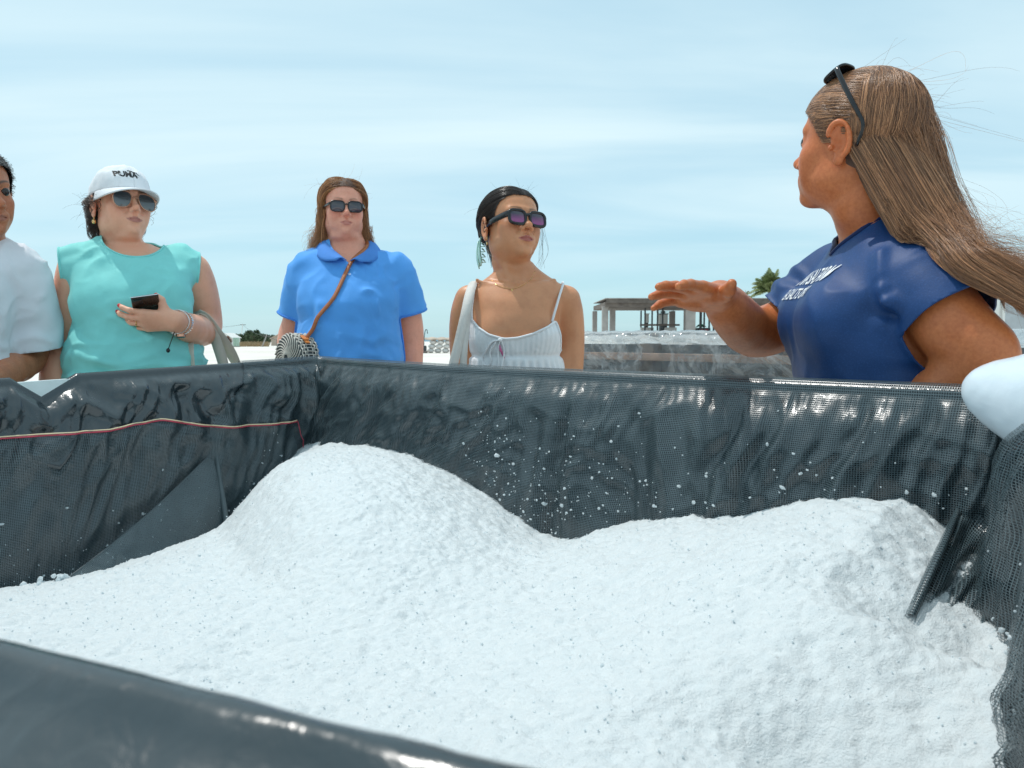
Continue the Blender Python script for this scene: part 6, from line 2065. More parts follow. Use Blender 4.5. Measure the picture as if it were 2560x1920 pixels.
# dark sunglasses pushed up on her head
def navy_glasses():
    up = np.array([(1, 0, 0), (0, math.cos(R(52)), -math.sin(R(52))), (0, math.sin(R(52)), math.cos(R(52)))])
    G = Frame(NH.w((0, -0.034, 0.018)), NH.R @ up, NH.s * 1.06)
    return sunglasses('black sunglasses pushed up into the long brown hair of the guide', G, M_black_plastic, M_lens_grey, 0.108, 0.006, 0.052, 0.040, 0.018, 'rect', 0.16, 0.0026, (0.0095, 0.0030), tempz=0.010, roundness=3.2)
navy_glasses()
# ------------------------------------------------------------------ person: woman in the teal top with the white cap
TD = 2.40; TCX = 136
M_skin_teal = skin('skin_fair', (0.84, 0.43, 0.29), rough=0.46, lip=(0.40, 0.13, 0.12))
M_teal = fabric('teal_jersey', (0.25, 0.70, 0.67), rough=0.75, sheen=0.1, spec=0.25, bump=0.15, var=0.05)
tealw = person_root('woman in a sleeveless teal top and white cap, a phone in her raised hand', (P(TCX, 384, TD)[0], TD, 0))
TYAW = 27
TT = Frame((tealw.location[0], TD, 0), facing(TYAW))
TP = plane_pt(TT, TYAW)
trows = [(243, 112, 152, .046, -.022), (248, 100, 170, .062, -.016), (255, 84, 190, .080, -.006), (264, 77, 196, .098, .0), (276, 77, 195, .115, .012), (292, 80, 191, .138, .026), (310, 82, 187, .148, .034),
         (330, 80, 190, .146, .034), (353, 73, 202, .16, .035), (376, 73, 204, .165, .03), (420, 74, 202, .165, .01), (480, 88, 186, .14, 0)]
tprof = rows_px(trows, TCX, TD)
TH = Frame(P(121, 205, TD), facing(51, 8, -2), 0.985)
t_l = [TP(79, 265), TP(73, 300), TP(67, 335, .02), TP(59, 362), TP(54, 400, -.03), TP(58, 440, -.05)]
t_r = [TP(193, 270), TP(202, 300, .02), TP(205, 328, .03), TP(192, 329, -.11), TP(176, 321, -.21)]
hy = np.array((-0.90, -0.42, -0.02)); hy /= np.linalg.norm(hy)
hx = np.array((0.18, -0.42, 0.85)); hx -= hy * hx.dot(hy); hx /= np.linalg.norm(hx)
hz = np.cross(hx, hy); hz = hz if hz[1] < 0 else -hz
THand = Frame(t_r[-1] + hy * 0.004, np.stack([hx, hy, hz], 1), 0.93)
def build_teal_body():
    hl, hh = TH.w((0, 0, 0)) - 0.145, TH.w((0, 0, 0)) + 0.145
    gl, gh = THand.w((0, 0.06, 0)) - 0.11, THand.w((0, 0.06, 0)) + 0.11
    ax = []
    lo = np.array((-1.60, 2.0, 0.0)); hi = np.array((-0.86, 2.72, 1.76))
    for i in range(3):
        ax.append(axis(lo[i], hi[i], (0.011, 0.011, 0.011)[i], [(hl[i], hh[i], 0.0028), (gl[i], gh[i], 0.003)]))
    ax[2] = axis(0, 1.76, 0.022, [(0.8, 1.76, 0.010), (hl[2], hh[2], 0.0028), (gl[2], gh[2], 0.003)])
    f = Field(*ax)
    f.torso(TT, tprof, 0.0, 0.03)
    legs(f, TT, 0.86, 0.11, 0.095)
    f.chain([TH.w((0, -0.028, -0.050)), TH.w((0.004, -0.032, -0.10)), TT.w((0.018, -0.016, zat(248, TD)))], (0.048, 0.047, 0.058), k=0.015)
    f.chain(t_l, np.array((0.056, 0.052, 0.050, 0.045, 0.036, 0.028)), k=0.02, n=14)
    f.chain(t_r, np.array((0.054, 0.050, 0.048, 0.044, 0.028)), k=0.02, n=14)
    f.cap(t_l[-1], t_l[-1] + np.array((0.01, -0.02, -0.11)), 0.036, 0.022, 0.02)
    head(f, TH, dict(jaw=1.02, cheek=1.02, lips=0.85, nose=1.08, dbl=0.7, chin=1.2))
    j = hand(f, THand, [(14, 26, 18), (17, 28, 20), (20, 30, 20), (24, 32, 20)], (4, 0, -3, -8),
             thumb=[(0.016, 0.016, -0.010), (0.036, 0.030, -0.022), (0.058, 0.036, -0.034), (0.070, 0.050, -0.046)])
    v, q = f.extract()
    v = relax(v, q, 1, 0.5)
    m = head_masks(v, TH, lips=0.75, brows=0.8, flush=0.35)
    m['nail'] = np.zeros(len(v))
    for js in j:
        d = (js[-1] - js[-2]); tip = js[-1] + d * 0.05
        c = THand.w(tip + np.array((0, 0, 0.005)))
        m['nail'] = np.maximum(m['nail'], sstep(0.0090, 0.0070, np.linalg.norm(v - c, axis=1)))
    finish('body', v, q, M_skin_teal, tealw, m)
    return j
tj = build_teal_body()

def teal_cloth(f):
    f.torso(TT, tprof, 0.011, 0.03)
    for s in (-1, 1):
        f.ell((s * 0.085, 0.085, zat(308, TD)), (0.080, 0.060, 0.068), 0.04, TT)
    f.cap(TP(100, 256), TP(66, 265), 0.050, 0.050, 0.04)
    f.cap(TP(176, 258), TP(207, 279), 0.052, 0.048, 0.04)
def teal_wr(v, n):
    d = folds(v, (6, 6, 11), 0.009, 41, 1.0)
    lo = sstep(1.20, 1.02, v[:, 2])
    d += lo * folds(v, (3.0, 3.0, 17), 0.013, 43, 0.7)
    d += 0.7 * folds(v + 3, (16, 16, 5), 0.007, 44, 0.8) * sstep(0.10, 0.02, np.abs(v[:, 2] - 1.36))
    y = -0.17
    d += crease(v, [TP(96, 320, y), TP(118, 318, y), TP(140, 332, y), TP(150, 338, y)], 0.012, 0.012)
    d += crease(v, [TP(78, 346, y), TP(100, 362, y), TP(150, 368, y), TP(190, 366, y)], 0.013, 0.014)
    d += crease(v, [TP(76, 356, y), TP(104, 371, y), TP(150, 377, y)], 0.011, -0.010)
    for k in range(5):
        d += crease(v, [TP(172 + 4 * k, 262 - 2 * k, y + .05), TP(176 + 4.5 * k, 282, y + .04), TP(176 + 3 * k, 300, y + .02)], 0.006, 0.006 if k % 2 else -0.004)
    d += crease(v, [TP(188, 300, y), TP(176, 296, y), TP(160, 300, y)], 0.010, 0.008)
    d += crease(v, [TP(82, 306, y), TP(94, 296, y), TP(112, 292, y)], 0.010, 0.008)
    return d
def teal_mask(v):
    l = TT.l(v); x, z = -l[:, 0], v[:, 2]
    s = TD / FPX * math.cos(math.atan((512 - TCX) / FPX))
    X = lambda px: (px - TCX) * s
    neck = (np.sqrt(((x - X(138)) / (31.5 * s)) ** 2 + ((z - zat(239, TD)) / (23 * s)) ** 2) - 1) * 0.08
    neck = np.where(l[:, 1] < -0.03, np.maximum(neck, zat(240, TD) - z), neck)
    zs = [zat(p, TD) for p in (316, 308, 290, 270, 250)]
    left = x - np.interp(z, zs, [X(40), X(71), X(70), X(68), X(66.5)])
    zs2 = [zat(p, TD) for p in (316, 308, 290, 270, 256)]
    right = np.interp(z, zs2, [X(240), X(197), X(200), X(203), X(205)]) - x
    return np.minimum(np.minimum(neck, np.minimum(left, right)), z - 0.84)
tax = (np.arange(-1.56, -0.90, 0.0065), np.arange(2.04, 2.74, 0.0065), np.concatenate([np.arange(0.82, 0.98, 0.012), np.arange(0.98, 1.48, 0.0065)]))
ttop, tv, tt_, tce = garment('top', tealw, tax, teal_cloth, teal_mask, M_teal, teal_wr, 0.003, 3)
tl = loops_of(tv, tce)
band('neck_band', tl, 0.0035, M_teal, tealw, pick=lambda p: abs(TT.l(p)[:, 0].mean()) < 0.06 and p[:, 2].mean() > zat(275, TD))
for sgn in (-1, 1):
    band('armhole_band', tl, 0.0032, M_teal, tealw, pick=lambda p: sgn * TT.l(p)[:, 0].mean() > 0.12 and p[:, 2].mean() > 1.1)
trousers(tealw, TT, tprof, 0.86, 0.11, 0.095, M_denim)
shoes(tealw, TT, 0.11, M_shoe)

# short curly dark hair showing under the cap
thair, thv, thn, tht = scalp(tealw, TH, M_capd, 0.005, -0.01, 0.003, mask_extra=lambda l: 0.040 - l[:, 2])
def teal_hair():
    g = np.random.default_rng(5)
    n = 1700
    rt, ti = sample_tris(thv, tht, n, g, lambda c: (TH.l(c)[:, 2] < 0.030) * (0.25 + (TH.l(c)[:, 1] < 0.02)))
    l = TH.l(rt); m = 16
    out = np.zeros((n, m, 3))
    lk = np.floor(l * np.array((70, 55, 45))).astype(int)
    hsh = (lk[:, 0] * 73 + lk[:, 1] * 179 + lk[:, 2] * 283) % 97
    ph = hsh * 1.7 + g.normal(0, .25, n)
    ln = 0.045 + 0.030 * ((hsh * 37) % 11) / 11 + 0.010 * g.random(n)
    rad = 0.006 + 0.004 * ((hsh * 13) % 7) / 7
    nr = thn[tht[ti, 0]]
    low = sstep(0.02, -0.06, l[:, 2])
    for i in range(m):
        t = i / (m - 1)
        out[:, i] = rt + nr * (0.003 + 0.016 * np.sin(t * 2.0))
        out[:, i] += np.stack([np.cos(ph + t * 6) * rad, np.sin(ph + t * 6) * rad, -ln * t * (0.45 + 0.55 * low)], 1) * min(1, t * 3)
    strands('hair_strands', out - np.array(tealw.location), 0.0006, M_hair_dark, thair, 0.5)
    m = 12
    n = 46
    rt, ti = sample_tris(thv, tht, n, g, lambda c: (TH.l(c)[:, 2] < 0.03) * (TH.l(c)[:, 1] < 0.0) * 1.0)
    out = np.zeros((n, m, 3)); nr = thn[tht[ti, 0]]; ph = g.random(n) * 6.3; ln = 0.02 + 0.04 * g.random(n)
    for i in range(m):
        t = i / (m - 1)
        out[:, i] = rt + nr * ((0.01 + ln) * t)[:, None] + np.stack([np.cos(ph + t * 5), np.sin(ph), np.sin(ph + t * 5)], 1) * 0.012 * t
    strands('hair_wisps', out - np.array(tealw.location), 0.0003, M_hair_dark, thair, 0.5)
teal_hair()
# drop earring on the visible ear
mb = MB()
e0 = TH.w((0.079, -0.012, -0.045)) - np.array(tealw.location)
mb.tube([e0, e0 + np.array((0, -0.003, -0.012))], 0.0013, 6)
mb.blob(e0 + np.array((0, -0.003, -0.019)), (0.0062, 0.0062, 0.0075))
mb.build('earring', M_gold, tealw)

# white cap
M_cap = fabric('white_cap_cloth', (0.80, 0.81, 0.84), rough=0.8, sheen=0.05, bump=0.25, var=0.03)
M_logo = simple('black_thread', (0.012, 0.013, 0.015), 0.6)
def cap_hat():
    up = np.array([(1, 0, 0), (0, math.cos(R(-5)), -math.sin(R(-5))), (0, math.sin(R(-5)), math.cos(R(-5)))])
    F = Frame(TH.w((0, 0, 0)), TH.R @ up, TH.s)
    root = tag(empty('cap', F.w((0, 0, 0.05))), 'white cotton cap with a black stitched logo worn by the woman in teal', 'cap')
    org = np.array(root.location)
    th = np.linspace(0, 2 * np.pi, 97)[:-1]
    G = []
    zb = 0.020
    for k, a in enumerate(np.linspace(0, np.pi / 2 * 0.985, 22)):
        r = np.cos(a) ** 0.78
        x = 0.0865 * r * np.sin(th); y = -0.006 + 0.1065 * r * np.cos(th)
        z = zb + 0.014 * np.cos(th) * math.cos(a) + 0.100 * np.sin(a) ** 0.92 + 0 * th
        p = np.stack([x, y, z], 1)
        nz = 0.0045 * fbm(np.stack([np.sin(th) * 3, np.cos(th) * 3, np.full_like(th, a * 2.2)], 1), 3, 3) * math.sin(min(1, k / 6) * np.pi / 2)
        seam = -0.0022 * sum(np.exp(-((np.angle(np.exp(1j * (th - s)))) / 0.03) ** 2) for s in np.arange(6) * np.pi / 3 + np.pi / 6) * math.cos(a)
        p[:, :2] *= (1 + (nz + seam) / 0.09)[:, None]
        p[:, 2] += nz * 1.2
        G.append(F.w(p))
    G = np.array(G); G = np.concatenate([G, G[:, :1]], 1)
    mb = MB(); mb.sheet(G[:, ::-1] - org)
    crown = mb.build('crown', M_cap, root)
    md = crown.modifiers.new('thickness', 'SOLIDIFY'); md.thickness = 0.002; md.offset = 0
    bv = BVHTree.FromPolygons([tuple(x) for x in G.reshape(-1, 3)], [(i * 97 + j, i * 97 + j + 1, (i + 1) * 97 + j + 1, (i + 1) * 97 + j) for i in range(21) for j in range(96)])
    mb = MB(); mb.blob(F.w((0, -0.006, zb + 0.101)) - org, (0.008, 0.008, 0.004)); mb.build('button', M_cap, root)
    # brim
    u = np.linspace(-1, 1, 41); w = np.linspace(0, 1, 12)
    g = []
    for t in w:
        a = u * R(78)
        ext = (0.076 * np.cos(u * np.pi / 2) ** 0.55) * t
        x = 0.0865 * np.sin(a) * (1 + 0.05 * t); y = -0.006 + 0.1065 * np.cos(a) + ext
        z = zb + 0.014 * np.cos(a) - 0.010 * t - 0.010 * (np.abs(u) ** 2.2) * t ** 0.7 - 0.006 * t ** 2
        g.append(F.w(np.stack([x, y, z], 1)))
    mb = MB(); mb.sheet(np.array(g) - org)
    br = mb.build('brim', M_cap, root)
    md = br.modifiers.new('thickness', 'SOLIDIFY'); md.thickness = 0.0035; md.offset = 0
    # stitched word and leaping cat mark
    v2, tr = text_mesh('PUMA', 0.025, 0.0010, 0.0, 0.92)
    v2[:, 0] -= 0.008
    cat = np.array([(-2, 4.6), (-0.6, 5.2), (2.6, 4.3), (5.6, 3.9), (8.2, 3.2), (10.8, 1.2), (13.5, 0.2), (13.2, 0.9), (11.2, 2.0), (9.6, 3.6), (10.4, 4.6), (9.0, 4.4), (7.4, 4.9), (4.4, 5.4), (1.0, 6.4), (-1.6, 6.6), (-2.6, 5.6)]) * 0.0022 + np.array((0.002, 0.0006))
    leg_ = np.array([(4.6, 4.2), (6.8, 3.8), (7.8, 1.4), (10.0, -1.2), (11.4, -2.4), (10.4, -2.4), (8.0, -0.8), (5.8, 1.6)]) * 0.0022 + np.array((0.002, 0.0006))
    def fan(poly):
        from mathutils.geometry import tessellate_polygon
        return poly, np.array(tessellate_polygon([[Vector((a, b, 0)) for a, b in poly]]))
    mb = MB()
    for pv, pt in ((v2, tr), fan(cat), fan(leg_)):
        if len(pt) == 0: continue
        wv, wt = project_flat(pv, pt, F.w((0.012, 0.25, zb + 0.058)), F.R @ np.array((-1, 0, 0.02)), F.R @ np.array((0, 0, 1.0)), bv, F.R @ np.array((0, -1, 0)), 0.0016)
        mb.add(wv - org, None, wt)
    mb.build('logo', M_logo, root, smooth=False)
cap_hat()
M_rosegold = simple('rose_gold_rim', (0.62, 0.33, 0.22), 0.25, 0.8, 0.05)
sunglasses('large rounded sunglasses with grey lenses and rose gold rims below the white cap', TH, M_rosegold, M_lens_grey, 0.1005, -0.012, 0.060, 0.052, 0.014, 'aviator', 0.17, 0.0017, (0.005, 0.0024), tempz=0.012, roundness=2.5)

# phone in her palm
def phone():
    ax = np.array((0.87, 0.46, 0.17)); ax /= np.linalg.norm(ax)
    ay = np.array((-0.42, 0.72, -0.50)); ay -= ax * ay.dot(ax); ay /= np.linalg.norm(ay)
    az = np.cross(ax, ay); az = az if az[2] > 0 else -az
    M = np.eye(4); M[:3, :3] = np.stack([ax, ay, az], 1)
    c = THand.w((0.024, 0.080, -0.040))
    root = tag(empty('phone', c), 'dark smartphone lying in the hand of the woman in teal', 'phone')
    mb = MB(); mb.box((-0.037, -0.072, -0.0042), (0.037, 0.072, 0.0034), M, 0.006); mb.build('case', simple('phone_case', (0.035, 0.020, 0.014), 0.12, var=0.5, scale=60), root)
    mb = MB(); mb.box((-0.034, -0.069, 0.0034), (0.034, 0.069, 0.0042), M); mb.build('screen', M_black_plastic, root, smooth=False)
    mb = MB()
    mb.box((-0.0378, -0.0728, -0.0012), (0.0378, -0.0705, 0.0012), M); mb.build('edge', M_silver, root, smooth=False)
    mb = MB(); mb.box((-0.030, -0.064, -0.0058), (-0.008, -0.040, -0.0042), M, 0.0015); mb.build('camera_bump', M_black_plastic, root)
phone()

# watch and bracelet at the wrist, ring on the finger
def wrist_things():
    a = (t_r[-2] - t_r[-1]); a /= np.linalg.norm(a)
    c = t_r[-1] + a * 0.030
    e1 = np.cross(a, (0, 0, 1)); e1 /= np.linalg.norm(e1); e2 = np.cross(a, e1)
    root = tag(empty('wristwatch', c), 'silver link wristwatch with a rose gold case on the wrist of the woman in teal', 'watch')
    mb = MB()
    for k in range(30):
        t = k / 30 * 2 * math.pi
        p = e1 * math.cos(t) * 0.0385 + e2 * math.sin(t) * 0.0385
        tg = -e1 * math.sin(t) + e2 * math.cos(t)
        M = np.eye(4); M[:3, :3] = np.stack([a, tg, np.cross(a, tg)], 1); M[:3, 3] = p
        mb.box((-0.0065, -0.0031, -0.0012), (0.0065, 0.0031, 0.0012), M, 0.0008)
    mb.build('band', M_silver, root)
    f = np.array((0.10, -0.86, -0.50)); f -= a * f.dot(a); f /= np.linalg.norm(f)
    p = f * 0.0395
    mb = MB(); mb.tube([p - f * 0.004, p + f * 0.005], 0.0135, 24); mb.build('watch_case', simple('rose_gold', (0.75, 0.36, 0.24), 0.22, 1.0, 0.05), root, sharp=40)
    mb = MB(); mb.tube([p + f * 0.005, p + f * 0.0056], 0.0112, 24); mb.build('dial', simple('dark_dial', (0.05, 0.035, 0.03), 0.15), root, sharp=40)
    c2 = t_r[-1] + a * 0.010
    rb = tag(empty('bracelet', c2), 'thin bracelet with a dark tassel hanging from the wrist of the woman in teal', 'bracelet')
    mb = MB(); t = np.linspace(0, 2 * np.pi, 33)
    mb.tube(np.outer(np.cos(t), e1) * 0.0355 + np.outer(np.sin(t), e2) * 0.0355 + np.outer(np.sin(t * 1), a) * 0.004, 0.0016, 6, caps=False); mb.build('chain', M_silver, rb)
    mb = MB(); b0 = np.array((-0.004, -0.012, -0.031))
    mb.tube([b0, b0 + np.array((-0.012, 0, -0.03)), b0 + np.array((-0.020, 0, -0.052))], 0.0014, 6); mb.blob(b0 + np.array((-0.021, 0, -0.056)), (0.006, 0.006, 0.007)); mb.build('tassel', M_black_plastic, rb)
    js = tj[2]; rp = THand.w(js[0] * 0.45 + js[1] * 0.55); rd = THand.R @ (js[1] - js[0]); rd /= np.linalg.norm(rd)
    u1 = np.cross(rd, (0, 0, 1)); u1 /= np.linalg.norm(u1); u2 = np.cross(rd, u1)
    mb = MB(); mb.tube(rp + np.outer(np.cos(t), u1) * 0.0100 + np.outer(np.sin(t), u2) * 0.0100 - np.array(tealw.location), 0.0016, 6, caps=False); mb.build('ring', M_gold, tealw)
wrist_things()

# tote bag hung in the crook of her elbow
M_canvas = fabric('natural_canvas', (0.62, 0.56, 0.48), rough=0.9, bump=0.4)
def ribbon(mb, pts, w, wid, th=0.003, n=28):
    """Flat strap through pts whose width runs along vector(s) wid."""
    p = catmull(pts, n)
    wd = np.asarray(wid, float)
    if wd.ndim == 1: wd = np.tile(wd, (len(pts), 1))
    wd = catmull(wd, n)
    tg = np.gradient(p, axis=0); tg /= np.linalg.norm(tg, axis=1, keepdims=True)
    wd = wd - tg * (wd * tg).sum(1, keepdims=True); wd /= np.linalg.norm(wd, axis=1, keepdims=True)
    nn = np.cross(tg, wd)
    rr = [p + wd * w / 2 + nn * th / 2, p - wd * w / 2 + nn * th / 2, p - wd * w / 2 - nn * th / 2, p + wd * w / 2 - nn * th / 2]
    G = np.stack(rr + [rr[0]], 1)
    mb.sheet(G)
def tote(name, label, mat, top, straps, width, dep, hgt, group=None):
    root = tag(empty('tote_bag', (top[0], top[1], top[2] - hgt)), label, 'bag', group)
    org = np.array(root.location)
    G = []
    for k, t in enumerate(np.linspace(0, 1, 9)):
        z = top[2] - hgt * t
        th = np.linspace(0, 2 * np.pi, 41)
        b = 0.5 + 0.9 * math.sin(t * 2.4)
        G.append(np.stack([top[0] + width / 2 * np.sign(np.cos(th)) * np.abs(np.cos(th)) ** 0.6, top[1] + dep * b / 2 * np.sign(np.sin(th)) * np.abs(np.sin(th)) ** 0.6, np.full(41, z) + 0.008 * np.sin(th * 3) * (t < 0.2)], 1))
    G.append(np.tile(np.array((top[0], top[1], top[2] - hgt)), (41, 1)))
    mb = MB(); mb.sheet(np.array(G) - org); bd = mb.build('bag_body', mat, root)
    md = bd.modifiers.new('thickness', 'SOLIDIFY'); md.thickness = 0.003
    for pts, w, wid in straps:
        mb = MB(); ribbon(mb, np.array(pts) - org, w, wid); mb.build('strap', mat, root)
    return root
tote('tote', 'natural canvas tote bag hanging from the elbow of the woman in teal', M_canvas, TP(212, 450, -0.06), [
    ([TP(226, 395, -.02), TP(224, 368, -.02), TP(219, 350, -.03), TP(213, 333, -.045), TP(204, 317, -.05), TP(196, 316, -.04), TP(190, 322, -.01), TP(188, 345, -.14), TP(190, 372, -.15), TP(194, 400, -.14)], 0.034, [(1, 0.3, 0), (1, 0.4, 0), (0.8, 0.5, 0.3), (0.6, -0.4, 0.5), (0.7, -0.6, 0.2), (0.8, -0.6, 0), (1, 0, 0), (1, 0, 0), (1, 0, 0), (1, 0, 0)]),
    ([TP(248, 395, +.05), TP(238, 368, +.03), TP(229, 350, 0), TP(218, 334, -.035), TP(208, 318, -.045), TP(201, 314, -.03), TP(197, 320, +.04), TP(196, 350, +.05), TP(198, 395, +.05)], 0.038, [(0.7, -0.7, 0), (0.8, -0.5, 0.2), (0.9, 0, 0.3), (0.7, -0.3, 0.5), (0.7, -0.6, 0.2), (0.8, -0.6, 0), (1, 0, 0), (1, 0, 0), (1, 0, 0)])], 0.36, 0.10, 0.36)
# ------------------------------------------------------------------ person: woman in the blue polo shirt
PD = 2.75; PCX = 350; PYAW = 12
M_skin_polo = skin('skin_pink', (0.82, 0.38, 0.27), rough=0.46, lip=(0.46, 0.15, 0.14), freckle=0.1)
M_polo = fabric('blue_pique', (0.10, 0.36, 0.84), rough=0.75, sheen=0.06, spec=0.25, bump=0.15, var=0.05)
M_polo_rib = fabric('blue_rib', (0.075, 0.26, 0.70), rough=0.8, sheen=0.05, bump=0.3)
polow = person_root('woman in a blue polo shirt with ginger shoulder length hair and dark sunglasses', (P(PCX, 384, PD)[0], PD, 0))
PT = Frame((polow.location[0], PD, 0), facing(PYAW))
PP = plane_pt(PT, PYAW)
prow = [(243, 330, 362, .050, -.024), (249, 320, 376, .068, -.018), (256, 310, 390, .086, -.010), (264, 305, 396, .104, .0), (276, 305, 398, .124, .012), (290, 306, 396, .150, .030), (305, 306, 394, .168, .042),
        (320, 306, 394, .166, .044), (340, 303, 397, .178, .058), (358, 302, 399, .186, .060), (400, 303, 398, .185, .02), (450, 312, 390, .15, 0)]
pprof = rows_px(prow, PCX, PD)
PH = Frame(PP(343.5, 208.5, 0), facing(19, 1, 0), 0.915)
p_l = [PP(309, 270), PP(304, 296, .01), PP(299, 320, .03), PP(291, 342, .04), PP(292, 372, -.03), PP(296, 392, -.06)]
p_r = [PP(394, 270), PP(402, 298, .01), PP(408, 326, .03), PP(409, 350, .03), PP(409, 380, .0), PP(406, 412, -.03)]
def build_polo_body():
    hl, hh = PH.w((0, 0, 0)) - 0.145, PH.w((0, 0, 0)) + 0.145
    lo = np.array((-0.92, 2.40, 0.0)); hi = np.array((-0.26, 3.08, 1.76))
    ax = [axis(lo[i], hi[i], 0.011, [(hl[i], hh[i], 0.0028)]) for i in range(3)]
    ax[2] = axis(0, 1.78, 0.022, [(0.75, 1.78, 0.011), (hl[2], hh[2], 0.0028)])
    f = Field(*ax)
    f.torso(PT, pprof, 0.0, 0.03)
    legs(f, PT, 0.86, 0.12, 0.10)
    f.chain([PH.w((0, -0.026, -0.050)), PH.w((0, -0.030, -0.12)), PT.w((0.0, -0.018, zat(246, PD)))], (0.056, 0.060, 0.068), k=0.016)
    f.chain(p_l, (0.058, 0.054, 0.050, 0.045, 0.036, 0.028), k=0.02, n=14)
    f.chain(p_r, (0.058, 0.055, 0.052, 0.049, 0.042, 0.030), k=0.02, n=14)
    for a in (p_l, p_r):
        d = a[-1] - a[-2]; d /= np.linalg.norm(d)
        f.cap(a[-1], a[-1] + d * 0.07, 0.030, 0.034, 0.02)
        for k in range(4):
            o = a[-1] + d * 0.08 + np.array((0.0, 0.018, 0)) * (k - 1.5)
            f.cap(o, o + d * 0.07, 0.010, 0.008, 0.005)
        f.cap(a[-1] + d * 0.02, a[-1] + d * 0.08 + np.array((0.0, -0.045, 0)), 0.014, 0.009, 0.01)
    head(f, PH, dict(jaw=1.12, cheek=1.10, lips=0.7, nose=1.0, nosew=1.05, dbl=1.2, open=0.2))
    v, q = f.extract()
    v = relax(v, q, 1, 0.5)
    finish('body', v, q, M_skin_polo, polow, head_masks(v, PH, lips=0.6, brows=0.5, flush=0.5))
build_polo_body()
def polo_cloth(f):
    f.torso(PT, pprof, 0.012, 0.03)
    for s in (-1, 1):
        f.ell((s * 0.088, 0.098, zat(304, PD)), (0.082, 0.062, 0.068), 0.04, PT)
    f.chain(p_l[:4], (0.068, 0.066, 0.068, 0.068), k=0.035, n=8)
    f.chain(p_r[:4], (0.068, 0.068, 0.070, 0.070), k=0.035, n=8)
def polo_wr(v, n):
    y = -0.19
    d = folds(v, (7, 7, 7), 0.0065, 51, 1.0) + folds(v + 2, (4, 4, 14), 0.006, 52, 0.8) * sstep(1.25, 1.1, v[:, 2])
    for a, b, c, w, h in (((304, 292), (314, 300), (322, 318), .012, .012), ((306, 300), (318, 316), (318, 334), .010, .010), ((392, 287), (382, 286), (366, 292), .012, .011), ((390, 292), (378, 300), (376, 314), .010, .008),
                          ((300, 336), (318, 330), (334, 322), .010, .010), ((304, 345), (322, 338), (340, 336), .009, -.008), ((318, 322), (332, 306), (340, 296), .010, .007), ((330, 326), (338, 312), (345, 300), .009, -.006),
                          ((402, 280), (396, 290), (402, 300), .012, .010), ((410, 284), (412, 296), (404, 306), .010, -.008)):
        d += crease(v, [PP(*a, y), PP(*b, y - .01), PP(*c, y)], w, h)
    return d
def polo_mask(v):
    l = PT.l(v); x, y, z = l[:, 0], l[:, 1], l[:, 2]
    zt, zc = zat(266, PD), zat(246, PD)
    half = np.interp(z, [zt - 0.01, zt, zat(255, PD), zc, zc + 0.05], [-0.02, 0.002, 0.050, 0.066, 0.075])
    front = np.abs(x + 0.004) - half
    back = np.maximum(np.abs(x) - 0.074, zat(240, PD) - z)
    m = np.where(z > zt - 0.03, np.where(y > -0.01, front, back), 1.0)
    tv_ = torso_val(PT, pprof, v)
    for pts, t1 in ((p_l, PP(301, 317, .02)), (p_r, PP(408, 312, .02))):
        d = pts[2] - pts[1]; d = d / np.linalg.norm(d)
        al = (v - t1) @ d
        r = np.linalg.norm((v - t1) - al[:, None] * d, axis=1)
        m = np.minimum(m, np.maximum(-al, np.maximum(r - 0.14, 0.022 - tv_)))
    return np.minimum(m, z - 0.82)
pax = (np.arange(-0.92, -0.26, 0.007), np.arange(2.42, 3.04, 0.007), np.concatenate([np.arange(0.80, 0.98, 0.012), np.arange(0.98, 1.50, 0.007)]))
pshirt, pv, pt_, pce = garment('polo_shirt', polow, pax, polo_cloth, polo_mask, M_polo, polo_wr, 0.003, 3)
pl = loops_of(pv, pce)
for sgn in (-1, 1):
    band('sleeve_band', pl, 0.0042, M_polo_rib, polow, pick=lambda p: sgn * PT.l(p)[:, 0].mean() > 0.15 and p[:, 2].mean() > 1.05)
